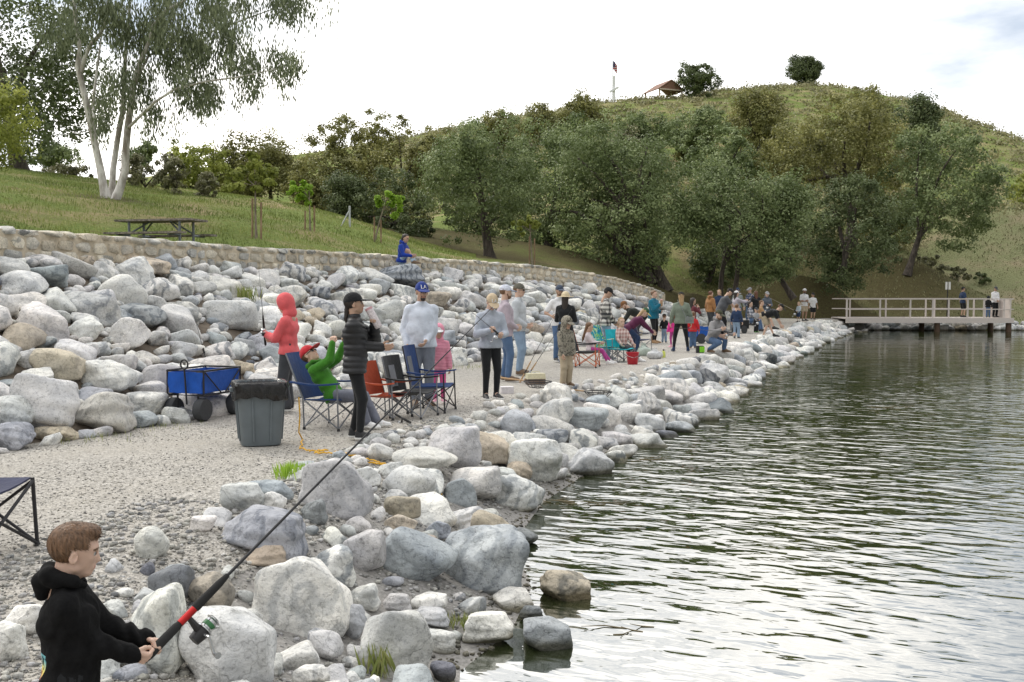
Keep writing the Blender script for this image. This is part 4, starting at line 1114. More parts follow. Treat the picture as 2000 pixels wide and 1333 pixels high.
# --- head, in units of head height: chin at z = 0, crown at z = 1, facing +x
CRAN = el((-0.05, 0, 0.62), (0.43, 0.335, 0.38))
HEADP = [CRAN, el((0.10, 0, 0.38), (0.27, 0.255, 0.36)), el((0.215, 0, 0.10), (0.12, 0.13, 0.10)), rc((0.335, 0, 0.50), (0.405, 0, 0.335), 0.028, 0.052),
         rc((0.30, -0.14, 0.575), (0.30, 0.14, 0.575), 0.06), rc((0.325, -0.06, 0.205), (0.325, 0.06, 0.205), 0.034), rc((-0.10, 0, 0.2), (-0.15, 0, -0.42), 0.235, 0.25),
         rc((0.02, -0.19, 0.2), (0.02, 0.19, 0.2), 0.07), rc((0.27, -0.14, 0.40), (0.27, 0.14, 0.40), 0.05)]
def head_post(d, X):
    for s in (-1, 1):
        e = prim_d(el((0.385, s * 0.135, 0.485), (0.085, 0.085, 0.055)), X); d = np.maximum(d, -e + 0.0)
        e = prim_d(el((-0.03, s * 0.325, 0.43), (0.085, 0.04, 0.13), np.array(Matrix.Rotation(0.25 * s, 3, 'Z'))), X)
        e = np.maximum(e, -prim_d(el((0.0, s * 0.375, 0.44), (0.045, 0.035, 0.08)), X)); d = np.minimum(d, e)
    return d
_HC = {}
LOD = 1.0           # coarser heads, hands and shoes for people further away
def head_geo(fine):
    k = ('head', fine, LOD)
    if k in _HC: return _HC[k]
    V, Q = sdf(HEADP, 0.018 if fine else 0.034 * LOD, 0.09, head_post)
    c = V[Q].mean(1); mi = np.zeros(len(Q), int)
    lip = (c[:, 0] > 0.31) & (np.abs(c[:, 2] - 0.205) < 0.036) & (np.abs(c[:, 1]) < 0.10); mi[lip] = 1
    br = (c[:, 0] > 0.24) & (np.abs(c[:, 2] - 0.585 + np.abs(c[:, 1]) * 0.1) < 0.026) & (np.abs(c[:, 1]) > 0.045) & (np.abs(c[:, 1]) < 0.22); mi[br] = 2
    parts = [(V, Q, mi)]
    iv, if_ = ICO[3 if LOD < 1.5 else 2]
    off = len(V)
    VV, FF, MM = [V], [Q], [mi]
    for s in (-1, 1):
        E = iv * 0.060 + np.array([0.306, s * 0.135, 0.485]); f4 = np.concatenate([if_, if_[:, 2:3]], 1)
        fc = (iv[if_]).mean(1); m = np.where(fc[:, 0] > 0.66, 4, 3)
        VV.append(E); FF.append(f4 + off); MM.append(m); off += len(E)
    _HC[k] = (np.concatenate(VV), FF, np.concatenate(MM)); return _HC[k]

def inside(d, *planes):
    for p in planes: d = np.maximum(d, p)
    return d
def hair_geo(style, fine=False):
    key = ('hair', style, fine, LOD)
    if key in _HC: return _HC[key]
    h = 0.02 if fine else 0.042 * LOD
    P = [el((-0.06, 0, 0.635), (0.455, 0.362, 0.405))]
    if style == 'short_boy': P += [el((0.13, 0.02, 0.90), (0.25, 0.26, 0.115))]
    if style == 'long': P += [rc((-0.26, 0.15, 0.5), (-0.30, 0.17, -0.55), 0.2, 0.13), rc((-0.26, -0.15, 0.5), (-0.30, -0.17, -0.55), 0.2, 0.13), rc((-0.30, 0, 0.5), (-0.40, 0, -0.75), 0.22, 0.12)]
    if style == 'verylong': P += [rc((-0.26, 0.12, 0.5), (-0.42, 0.12, -0.9), 0.2, 0.14), rc((-0.26, -0.12, 0.5), (-0.42, -0.10, -0.9), 0.2, 0.14), rc((-0.42, 0, -0.8), (-0.42, 0, -1.25), 0.17, 0.05)]
    if style == 'pony': P += [rc((-0.45, 0, 0.58), (-0.58, 0, 0.35), 0.09, 0.11), rc((-0.58, 0, 0.35), (-0.55, 0.05, -0.45), 0.11, 0.05)]
    if style == 'braid': P += [rc((-0.38, 0.0, 0.35), (-0.52, -0.06, -0.1), 0.13, 0.09), rc((-0.52, -0.06, -0.1), (-0.52, -0.10, -0.75), 0.085, 0.05)]
    if style == 'bun': P += [el((-0.48, 0, 0.72), (0.15, 0.15, 0.15))]
    def post(d, X):
        x, y, z = X[..., 0], X[..., 1], X[..., 2]
        if style in ('short', 'short_boy'):
            cut = np.maximum(0.17 - x, z - (0.80 if style == 'short' else 0.79)); d = np.maximum(d, -cut)                     # face
            d = np.maximum(d, -np.maximum(np.maximum(-0.12 - x, z - 0.62), 0.0 - np.abs(y) + 0.2))   # round the ears
            d = np.maximum(d, 0.24 - z + np.maximum(0, x) * 0.8)
        else:
            d = np.maximum(d, -np.maximum(0.14 - x, z - 0.80)); d = np.maximum(d, -np.maximum(np.maximum(0.02 - x, z - 0.6), np.zeros_like(x) - 1))
        w_ = np.sin(46 * np.arctan2(y, x + 0.1) + 7 * z) * 0.003 + np.sin(23 * np.arctan2(y, x + 0.1) - 9 * z) * 0.003
        return d + w_
    _HC[key] = sdf(P, h, 0.05, post); return _HC[key]
def hat_geo(style):
    key = ('hat', style, LOD)
    if key in _HC: return _HC[key]
    h = 0.034 * LOD
    if style in ('cap', 'brim', 'cap_back'):
        def dome(d, X): return np.maximum(np.maximum(d, 0.60 - X[..., 2] - 0.06 * X[..., 0]), -(d + 0.055))
        if style != 'brim': g = sdf([el((-0.05, 0, 0.63), (0.475, 0.385, 0.46))], h, 0, dome)
        else:
            R = Matrix.Rotation(math.radians(14), 3, 'Y')
            def bp(d, X):
                q = (X - np.array([0.38, 0, 0.655])) @ np.array(R)
                zc = q[..., 2] + 0.55 * q[..., 1] ** 2
                e = np.sqrt((q[..., 0] / 0.52) ** 2 + (q[..., 1] / 0.35) ** 2) - 1
                return np.maximum(np.maximum(e * 0.3, np.abs(zc) - 0.022), -0.02 - q[..., 0])
            g = sdf([el((0.5, 0, 0.62), (0.5, 0.5, 0.3))], 0.024 * min(LOD, 1.25), 0, bp)
    elif style == 'straw':
        def sp_(d, X):
            rad = np.sqrt(X[..., 0] ** 2 + X[..., 1] ** 2); br_ = np.maximum(rad - 0.82, np.abs(X[..., 2] - 0.66 + 0.12 * rad) - 0.03)
            return np.minimum(np.maximum(d, 0.62 - X[..., 2]), br_)
        g = sdf([el((-0.05, 0, 0.66), (0.48, 0.42, 0.46)), ], h, 0, sp_) if False else sdf([el((-0.05, 0, 0.66), (0.48, 0.42, 0.46)), rc((-0.82, 0, 0.6), (0.82, 0, 0.6), 0.01), rc((0, -0.82, 0.6), (0, 0.82, 0.6), 0.01)], h, 0, sp_)
    elif style == 'hood':
        def hp(d, X):
            x, y, z = X[..., 0], X[..., 1], X[..., 2]
            face = prim_d(el((0.50, 0, 0.46), (0.38, 0.27, 0.42)), X)
            shell = np.maximum(d, -(d + 0.07))
            return np.maximum(np.where(x > -0.2, shell, d), -face)
        g = sdf([el((-0.06, 0, 0.58), (0.52, 0.44, 0.54)), rc((-0.22, 0, 0.35), (-0.26, 0, -0.1), 0.33, 0.30), rc((-0.05, -0.12, -0.12), (-0.05, 0.12, -0.12), 0.28)], 0.034 * min(LOD, 1.5), 0.12, hp)
    elif style == 'hood_down':
        g = sdf([el((-0.22, 0, -0.06), (0.33, 0.37, 0.16)), rc((-0.42, -0.20, 0.06), (-0.42, 0.20, 0.06), 0.15), rc((-0.42, 0.20, 0.06), (0.02, 0.36, 0.0), 0.15, 0.11), rc((-0.42, -0.20, 0.06), (0.02, -0.36, 0.0), 0.15, 0.11), rc((-0.52, 0, -0.1), (-0.50, 0, -0.35), 0.2, 0.12), rc((0.02, 0.36, 0.0), (0.2, 0.10, -0.14), 0.10, 0.07), rc((0.02, -0.36, 0.0), (0.2, -0.10, -0.14), 0.10, 0.07)], 0.036 * LOD, 0.08)
    elif style == 'goatee':
        g = sdf([el((0.25, 0, 0.09), (0.135, 0.15, 0.12)), rc((0.335, -0.1, 0.255), (0.335, 0.1, 0.255), 0.03), rc((0.315, 0.11, 0.25), (0.27, 0.12, 0.1), 0.032), rc((0.315, -0.11, 0.25), (0.27, -0.12, 0.1), 0.032)], 0.028, 0.03)
    elif style == 'beard':
        g = sdf([el((0.20, 0, 0.13), (0.2, 0.235, 0.16)), rc((0.335, -0.1, 0.255), (0.335, 0.1, 0.255), 0.03), rc((0.1, 0.25, 0.2), (0.02, 0.29, 0.42), 0.05, 0.03), rc((0.1, -0.25, 0.2), (0.02, -0.29, 0.42), 0.05, 0.03)], 0.028, 0.05)
    elif style == 'glasses':
        g = sdf([el((0.375, 0.14, 0.49), (0.03, 0.105, 0.07)), el((0.375, -0.14, 0.49), (0.03, 0.105, 0.07)), rc((0.375, -0.03, 0.51), (0.375, 0.03, 0.51), 0.02), rc((0.34, 0.25, 0.52), (-0.02, 0.345, 0.52), 0.018), rc((0.34, -0.25, 0.52), (-0.02, -0.345, 0.52), 0.018)], 0.018, 0)
    _HC[key] = g; return g

# --- hand, in units of hand length: wrist at the origin, fingers along +x, palm towards -z, thumb on +y
def hand_geo(pose):
    key = ('hand', pose, LOD)
    if key in _HC: return _HC[key]
    P = [rc((0.0, 0.0, 0), (0.12, 0, 0), 0.15, 0.14), rc((0.12, 0.12, 0), (0.46, 0.15, 0), 0.10, 0.085), rc((0.12, -0.10, 0), (0.44, -0.16, 0), 0.10, 0.08), rc((0.15, 0, 0.0), (0.48, 0, 0.0), 0.10, 0.085)]
    curl = {'grip': (70, 85, 55), 'relaxed': (22, 32, 22), 'open': (6, 10, 8)}[pose]
    for y, l, x0 in ((0.175, 0.92, 0.50), (0.06, 1.0, 0.53), (-0.06, 0.94, 0.51), (-0.175, 0.76, 0.46)):
        p = np.array([x0, y, 0.0]); a = 0
        for seg, (ln, cu) in enumerate(zip((0.24, 0.155, 0.12), curl)):
            a += math.radians(cu); q = p + np.array([math.cos(a), 0.02 * np.sign(y), -math.sin(a)]) * ln * l
            P.append(rc(p, q, (0.062, 0.056, 0.05)[seg], (0.056, 0.05, 0.043)[seg])); p = q
    if pose == 'grip': th = [(0.14, 0.14, -0.02), (0.32, 0.27, -0.12), (0.47, 0.20, -0.24), (0.54, 0.08, -0.30)]
    else: th = [(0.14, 0.14, -0.02), (0.30, 0.30, -0.06), (0.45, 0.37, -0.09), (0.56, 0.40, -0.11)]
    for i in range(3): P.append(rc(th[i], th[i + 1], (0.085, 0.068, 0.06)[i], (0.068, 0.06, 0.048)[i]))
    _HC[key] = sdf(P, 0.028 * LOD if LOD < 1.5 else 0.06, 0.03); return _HC[key]

# --- shoe, in units of foot length: heel at x = -0.28, toe at +0.72, sole on z = 0
def shoe_geo(part, style='sneaker'):
    key = ('shoe', part, style, LOD)
    if key in _HC: return _HC[key]
    P = [rc((-0.16, 0, 0.13), (0.20, 0.0, 0.13), 0.155, 0.16), rc((0.20, 0, 0.10), (0.58, 0.02, 0.085), 0.165, 0.13), rc((-0.12, 0, 0.18), (-0.12, 0, 0.34 if style == 'sneaker' else 0.75), 0.15, 0.165), rc((-0.05, 0, 0.26), (0.3, 0, 0.15), 0.13, 0.12)]
    if part == 'upper': g = sdf(P, 0.045 * LOD, 0.08, lambda d, X: np.maximum(d, 0.05 - X[..., 2]))
    else: g = sdf(P, 0.042 * min(LOD, 1.3), 0.08, lambda d, X: np.maximum(np.maximum(d - 0.025, X[..., 2] - 0.115), -X[..., 2]))
    _HC[key] = g; return g

def skin_mats(tone, hair):
    k = 'skin_%.2f_%.2f' % (tone[0], tone[2])
    if k not in _M:
        m, t, b = new_mat(k)
        vec = t.nodes.new('ShaderNodeTexCoord').outputs['Object']
        t.links.new(ramp(t, noise(t, vec, 14, 3), [(0.3, tuple(c * 0.9 for c in tone)), (0.7, tuple(min(1, c * 1.08) for c in tone))]), b.inputs['Base Color'])
        b.inputs['Roughness'].default_value = 0.55; b.inputs['Subsurface Weight'].default_value = 0.08; b.inputs['Subsurface Radius'].default_value = (0.01, 0.004, 0.002)
        _M[k] = m
    lip = simple('lip_%.2f' % tone[0], (tone[0] * 0.85, tone[1] * 0.58, tone[2] * 0.58), 0.5)
    return [_M[k], lip, hair, simple('eye_white', (0.42, 0.40, 0.38), 0.3), simple('eye_iris', (0.05, 0.03, 0.02), 0.2)]
SK_L = (0.62, 0.42, 0.32); SK_M = (0.50, 0.32, 0.23); SK_D = (0.36, 0.22, 0.15)
def hair_mat(key, c):
    if key in _M: return _M[key]
    m, t, b = new_mat(key)
    vec = t.nodes.new('ShaderNodeTexCoord').outputs['Object']
    mpn = nd(t, 'ShaderNodeMapping'); mpn.inputs['Scale'].default_value = (1, 1, 0.12); t.links.new(vec, mpn.inputs[0])
    n = noise(t, mpn.outputs[0], 130, 3)
    t.links.new(ramp(t, n, [(0.3, tuple(x * 0.6 for x in c)), (0.7, tuple(min(1, x * 1.4) for x in c))]), b.inputs['Base Color'])
    b.inputs['Roughness'].default_value = 0.5; bump(t, b, n, 0.5, 0.01); _M[key] = m; return m
HB = hair_mat('hair_dark', (0.028, 0.020, 0.016)); HBR = hair_mat('hair_brown', (0.16, 0.085, 0.042)); HBL = hair_mat('hair_blond', (0.40, 0.27, 0.14)); HG = hair_mat('hair_auburn', (0.13, 0.055, 0.03))

def plaid(key, a, b_, c_, scale=9.0):
    if key in _M: return _M[key]
    m, t, b = new_mat(key)
    vec = t.nodes.new('ShaderNodeTexCoord').outputs['Object']
    sp = t.nodes.new('ShaderNodeSeparateXYZ'); t.links.new(vec, sp.inputs[0])
    ad = nd(t, 'ShaderNodeMath', operation='ADD'); t.links.new(sp.outputs[0], ad.inputs[0]); t.links.new(sp.outputs[1], ad.inputs[1])
    res = a; masks = []
    for src in (ad.outputs[0], sp.outputs[2]):
        mu = nd(t, 'ShaderNodeMath', operation='MULTIPLY'); mu.inputs[1].default_value = scale; t.links.new(src, mu.inputs[0])
        fr = nd(t, 'ShaderNodeMath', operation='FRACT'); t.links.new(mu.outputs[0], fr.inputs[0])
        gt = nd(t, 'ShaderNodeMath', operation='GREATER_THAN'); gt.inputs[1].default_value = 0.5; t.links.new(fr.outputs[0], gt.inputs[0]); masks.append(gt.outputs[0])
    x1 = mixc(t, masks[0], a, b_); x2 = mixc(t, masks[0], b_, c_); r_ = mixc(t, masks[1], x1, x2)
    t.links.new(r_, b.inputs['Base Color']); b.inputs['Roughness'].default_value = 0.9
    bump(t, b, noise(t, vec, 22, 3), 0.3, 0.02); _M[key] = m; return m
def camo(key):
    if key in _M: return _M[key]
    m, t, b = new_mat(key)
    vec = t.nodes.new('ShaderNodeTexCoord').outputs['Object']
    c = ramp(t, noise(t, vec, 16, 4, 0.7), [(0.36, (0.06, 0.055, 0.045)), (0.45, (0.20, 0.19, 0.15)), (0.52, (0.34, 0.31, 0.25)), (0.62, (0.11, 0.10, 0.08))])
    t.links.new(c, b.inputs['Base Color']); b.inputs['Roughness'].default_value = 0.9; _M[key] = m; return m

def ik(S, T, a, b, pole):
    S, T = np.array(S, float), np.array(T, float); d = T - S; L_ = np.linalg.norm(d)
    if L_ > (a + b) * 0.998: T = S + d / L_ * (a + b) * 0.998; d = T - S; L_ = np.linalg.norm(d)
    u = d / max(L_, 1e-6); x = (a * a - b * b + L_ * L_) / (2 * L_); y = math.sqrt(max(0, a * a - x * x))
    p = np.array(pole, float); p = p - u * (p @ u); p /= np.linalg.norm(p) + 1e-9
    return S + u * x + p * y, T

def frame_from(xd, zd):
    x = np.array(xd, float); x /= np.linalg.norm(x); z = np.array(zd, float); z = z - x * (z @ x)
    if np.linalg.norm(z) < 1e-3: z = np.array([0.3, 0.5, 0.8]); z = z - x * (z @ x)
    z /= np.linalg.norm(z); return np.stack([x, np.cross(z, x), z], 1)

PEOPLE_N = 0
def person(label, x, y, z, H, yaw, kid=0.0, lean=0, pelvis=None, hands=None, feet=None, head=(0, 0), skin=SK_L, hairm=None, hair='short', hat=None, hatcol=None, brimcol=None, top=None, bottom=None,
           shoes=None, sole=None, extra=(), fat=1.0, handpose=('relaxed', 'relaxed'), palms=(None, None), group=None, fine=False, name='person', twist=0, emblem=None, shoe_style='sneaker', hood_mat=None, shoulders=1.0, side=0, kneepole=None, elbow=None, vox=None, fatw=None):
    """H height in metres; hands and feet are targets in units of H, x forward, y to the person's left"""
    global LOD
    LOD = 1.0 if y < 5 else 1.15 if y < 16 else 1.6 if y < 26 else 2.0
    z += 0.025
    root = empty(name, (x, y, z), math.radians(yaw)); prop(root, label, 'person', group)
    hs = 0.143 + 0.048 * kid; b = (1 - hs) / 0.866 * H; hh = hs * H
    vx = vox or float(np.clip(y * 0.00095, 0.011, 0.028))
    ln = math.radians(lean); sd = math.radians(side)
    up = np.array([math.sin(ln), math.sin(sd), math.cos(ln) * math.cos(sd)]); up /= np.linalg.norm(up); lat = np.array([-math.sin(math.radians(twist)), math.cos(math.radians(twist)), 0.0]); lat -= up * (lat @ up); lat /= np.linalg.norm(lat)
    fw = np.cross(lat, up)
    P = np.array((0, 0, 0.535 * b)) if pelvis is None else np.array(pelvis, float) * H
    S = lambda t, yy=0.0, xx=0.0: P + up * t * b + lat * yy * b + fw * xx * b
    sw = 0.098 * shoulders
    sh = {1: S(0.262, sw), -1: S(0.262, -sw)}
    hip = {1: P + lat * 0.048 * b - up * 0.01 * b, -1: P - lat * 0.048 * b - up * 0.01 * b}
    hands = hands or (None, None); feet = feet or (None, None)
    arm, leg = {}, {}
    for s, ht, i in ((1, hands[0], 0), (-1, hands[1], 1)):
        T = np.array(ht, float) * H if ht is not None else sh[s] + np.array([0.04, s * 0.075, -0.305]) * b
        pole = (-0.55, s * 0.55, -0.6) if elbow is None else elbow
        E, T = ik(sh[s], T, 0.172 * b, 0.150 * b, pole); arm[s] = (sh[s], E, T)
    for s, ft, i in ((1, feet[0], 0), (-1, feet[1], 1)):
        T = np.array(ft, float) * H if ft is not None else np.array([0.0 if s > 0 else 0.02 * H, s * 0.058 * b, 0])
        if len(T) == 2: T = np.append(T, 0)
        A = T + np.array([0, 0, 0.042 * b]); K, A = ik(hip[s], A, 0.245 * b, 0.245 * b, (1, s * 0.12, 0.15) if kneepole is None else kneepole); leg[s] = (hip[s], K, A)
    f = fat; fwst = fatw or f
    torso = lambda g: [rc(S(0.0, -0.040), S(0.0, 0.040), 0.060 * f * b + g), rc(S(0.10, -0.032 * fwst, 0.008 * fwst), S(0.10, 0.032 * fwst, 0.008 * fwst), 0.058 * fwst * b + g), rc(S(0.20, -0.038), S(0.20, 0.038), 0.064 * f * b + g), rc(S(0.252, -sw * 0.82), S(0.252, sw * 0.82), 0.034 * b + g), rc(S(0.305), S(0.265, sw * 0.8), 0.030 * b + g * 0.6, 0.026 * b + g), rc(S(0.305), S(0.265, -sw * 0.8), 0.030 * b + g * 0.6, 0.026 * b + g), rc(S(0.03, 0, 0.01), S(0.2, 0, 0.005), 0.062 * fwst * b + g)]
    arms = lambda g, full=1.0: [q for s in (1, -1) for q in ([rc(arm[s][0], arm[s][1], 0.031 * f * b + g, 0.025 * b + g)] + ([rc(arm[s][1], arm[s][1] + (arm[s][2] - arm[s][1]) * full, 0.025 * b + g, (0.016 + 0.004 * (1 - full)) * b + g)] if full > 0 else []))]
    legs = lambda g, full=1.0, fl=0.0: [q for s in (1, -1) for q in ([rc(leg[s][0], leg[s][0] + (leg[s][1] - leg[s][0]) * min(1, full * 2), 0.052 * f * b + g, 0.034 * b + g + (0.012 * b if full < 0.6 else 0))] + ([rc(leg[s][1], leg[s][1] + (leg[s][2] - leg[s][1]) * (full * 2 - 1), 0.033 * b + g, 0.022 * b + g + fl)] if full > 0.5 else []))]
    nb = S(0.31); hp = math.radians(head[1]); hy = math.radians(head[0])
    # head frame
    hup = up * 0.35 + np.array([0, 0, 0.65]); hup /= np.linalg.norm(hup)
    hf = np.array([math.cos(hy), math.sin(hy), 0]); hf -= hup * (hf @ hup); hf /= np.linalg.norm(hf)
    hf2 = hf * math.cos(hp) - hup * math.sin(hp); hup2 = hup * math.cos(hp) + hf * math.sin(hp)
    HM = np.stack([hf2, np.cross(hup2, hf2), hup2], 1)
    ho = nb + hup * 0.031 * b + hf * 0.10 * hh - (hf2 * 0.10) * hh * 0 
    toW = lambda V: (V * hh) @ HM.T + ho
    # body: one skin
    bodyp = torso(0) + arms(0) + legs(0) + [rc(S(0.27), ho + (HM @ np.array([-0.1, 0, 0.15])) * hh, 0.034 * b, 0.030 * b)]
    for s in (1, -1): bodyp.append(rc(leg[s][2], leg[s][2] + np.array([0.07, 0, -0.02]) * b, 0.022 * b, 0.018 * b))
    Vb, Qb = sdf(bodyp, 0.014 if fine else max(vx * 1.7, 0.018), 0.024 * H / 1.75)
    HV, HF, HMi = head_geo(fine)
    VV, FF, MI = [Vb, toW(HV)], [Qb], [np.zeros(len(Qb), int)]
    off = len(Vb)
    for fq in HF: FF.append(fq + off)
    MI.append(HMi); off += len(HV)
    hl = (0.106 + 0.014 * kid) * b
    for s, i in ((1, 0), (-1, 1)):
        gv, gq = hand_geo(handpose[i]); d = arm[s][2] - arm[s][1]
        pm = palms[i] if palms[i] is not None else (0.0, -s * 0.9, 0.35)
        FM = frame_from(d, -np.array(pm, float)); g = gv.copy()
        mir = (np.cross(FM[:, 2], FM[:, 0]) @ np.array([0.4, 0, 1.0])) < 0
        if mir: g = g * np.array([1, -1, 1]); gq = gq[:, ::-1]
        VV.append((g * hl) @ FM.T + arm[s][2] - d / np.linalg.norm(d) * 0.01 * b); FF.append(gq + off); MI.append(np.zeros(len(gq), int)); off += len(g)
    hm = hairm or HB
    me = np_mesh('body', np.concatenate(VV), np.concatenate(FF), skin_mats(skin, hm), mat_idx=np.concatenate(MI)); mesh_obj('body', me, root)
    # clothes
    def add(nm, VQ, mat, parent=root):
        if len(VQ[0]) == 0: return None
        return mesh_obj(nm, np_mesh(nm, VQ[0], VQ[1], [mat]), parent)
    wr = lambda d, X, a: d + a * (1.5 if fine else 1.0) * np.sin(31 * X[..., 2] + 9 * np.sin(17 * X[..., 0] + 3) + 5 * np.sin(21 * X[..., 1])) * np.sin(13 * X[..., 0] + 11 * X[..., 1] + 1)
    pants = None
    if bottom:
        bt, bm_ = bottom[0], bottom[1]; g = {'leggings': 0.007, 'jeans': 0.014, 'pants': 0.020, 'shorts': 0.018}[bt]
        full = 0.40 if bt == 'shorts' else 0.97
        fl = 0.012 if bt in ('pants', 'jeans') else 0.0
        pr_ = [rc(S(0.0, -0.040), S(0.0, 0.040), 0.060 * f * b + g * 0.5), rc(S(0.06, -0.034), S(0.06, 0.034), 0.056 * f * b + g * 0.25)] + legs(g, full, fl)
        pants = add('shorts' if bt == 'shorts' else 'leggings' if bt == 'leggings' else 'trousers', sdf(pr_, vx * 1.3, 0.02, lambda d, X: np.maximum(wr(d, X, 0.004 if bt != 'leggings' else 0.0015), (X - S(0.085)) @ up)), bm_)
    tp = None
    if top:
        tt, tm = top[0], top[1]; hem = top[2] if len(top) > 2 else -0.03
        g = {'tee': 0.014, 'shirt': 0.015, 'hoodie': 0.022, 'jacket': 0.024, 'puffer': 0.032}[tt] * (0.35 + 0.65 * H / 1.75)
        slv = 0.0 if tt == 'tee' else 0.97
        ap = arms(g, slv)
        if tt == 'tee': ap = [rc(arm[s][0], arm[s][0] + (arm[s][1] - arm[s][0]) * 0.72, 0.033 * f * b + g, 0.032 * b + g * 1.2) for s in (1, -1)]
        ap += [rc(S(0.27), S(0.303), 0.036 * b + g * 0.35)]
        if hem < -0.005: ap.append(rc(S(hem * 0.9, -0.046), S(hem * 0.9, 0.046), 0.062 * f * b + g))
        def tpost(d, X):
            tz = (X - P) @ up
            if tt == 'puffer':
                ph = tz / (0.040 * b); 
                near = np.min([np.linalg.norm(X - (arm[s][0] + np.clip((X - arm[s][0]) @ (arm[s][2] - arm[s][0]) / max(1e-6, float((arm[s][2] - arm[s][0]) @ (arm[s][2] - arm[s][0]))), 0, 1)[..., None] * (arm[s][2] - arm[s][0])), axis=-1) for s in (1, -1)], 0)
                d = d + 0.007 - 0.011 * np.abs(np.sin(math.pi * (ph + 0.25 * np.sin(9 * X[..., 1] + 5 * X[..., 0]))))
            else: d = wr(d, X, 0.005 if tt != 'shirt' else 0.0035)
            return np.maximum(d, hem * b - tz)
        tp = add({'tee': 'shirt', 'shirt': 'shirt', 'hoodie': 'hoodie', 'jacket': 'jacket', 'puffer': 'jacket'}[tt], sdf(torso(g) + ap, vx, 0.038 * H / 1.75, tpost, ks=[0.038 * H / 1.75] * len(torso(g)) + [0.012] * (len(ap) - 1 - (hem < -0.005)) + [0.03] * (1 + (hem < -0.005))), tm)
    # shoes
    fl_ = 0.160 * H
    for s in (1, -1):
        if shoes is None: break
        A = leg[s][2]; ft = feet[0 if s > 0 else 1]
        ya = s * 0.16; cz, sn = math.cos(ya), math.sin(ya); RM = np.array([[cz, -sn, 0], [sn, cz, 0], [0, 0, 1]])
        toe = 0.0
        if ft is not None and len(ft) > 3: toe = math.radians(ft[3]); RM = RM @ np.array(Matrix.Rotation(-toe, 3, 'Y'))
        base = A - np.array([0, 0, 0.042 * b])
        uv_, uq = shoe_geo('upper', shoe_style); so = add('shoe' if shoe_style == 'sneaker' else 'boot', ((uv_ + np.array([0.10, 0, 0])) * fl_ @ RM.T + base, uq), shoes)
        sv, sq_ = shoe_geo('sole', shoe_style); add('sole', ((sv + np.array([0.10, 0, 0])) * fl_ @ RM.T + base, sq_), sole or shoes, so)
    # hair, hats
    if hair:
        hv_, hq_ = toW(hair_geo(hair, fine)[0]), hair_geo(hair, fine)[1]
        ho_ = add('hair', (hv_, hq_), hm)
        if y < 16:          # loose strands over the hair where the photograph comes close
            rs_ = np.random.default_rng(3); nstr = 7000 if fine else 900; wid = 0.0016 if fine else 0.004
            fi = rs_.integers(0, len(hq_), nstr); q4 = hv_[hq_[fi]]; c_ = q4.mean(1); nn = np.cross(q4[:, 2] - q4[:, 0], q4[:, 3] - q4[:, 1]); nn /= np.linalg.norm(nn, axis=1)[:, None] + 1e-9
            swp = hf2 * (0.75 if fine else -0.2) - hup2 * 0.55
            tt_ = swp + rs_.normal(0, 0.09, (nstr, 3)); tt_ -= nn * (tt_ * nn).sum(1)[:, None] * 0.9; tt_ /= np.linalg.norm(tt_, axis=1)[:, None] + 1e-9; sd2 = np.cross(nn, tt_)
            ln_ = (hh * rs_.uniform(0.06, 0.14, nstr))[:, None]; b0_ = c_ + nn * 0.001; m0_ = c_ + tt_ * ln_ * 0.5 + nn * (0.0014 * hh / 0.2); e0_ = c_ + tt_ * ln_ - nn * (0.0018 * hh / 0.2)
            SV = np.stack([b0_ - sd2 * wid, b0_ + sd2 * wid, m0_ + sd2 * wid, m0_ - sd2 * wid, e0_], 1).reshape(-1, 3); bi_ = np.arange(nstr)[:, None] * 5
            SF = np.concatenate([bi_ + np.array([[0, 1, 2]]), bi_ + np.array([[0, 2, 3]]), bi_ + np.array([[3, 2, 4]])])
            so_ = mesh_obj('hair_strands', np_mesh('hair_strands', SV, SF, [hm], smooth=False), ho_)
    hats = [hat] if isinstance(hat, str) else (hat or [])
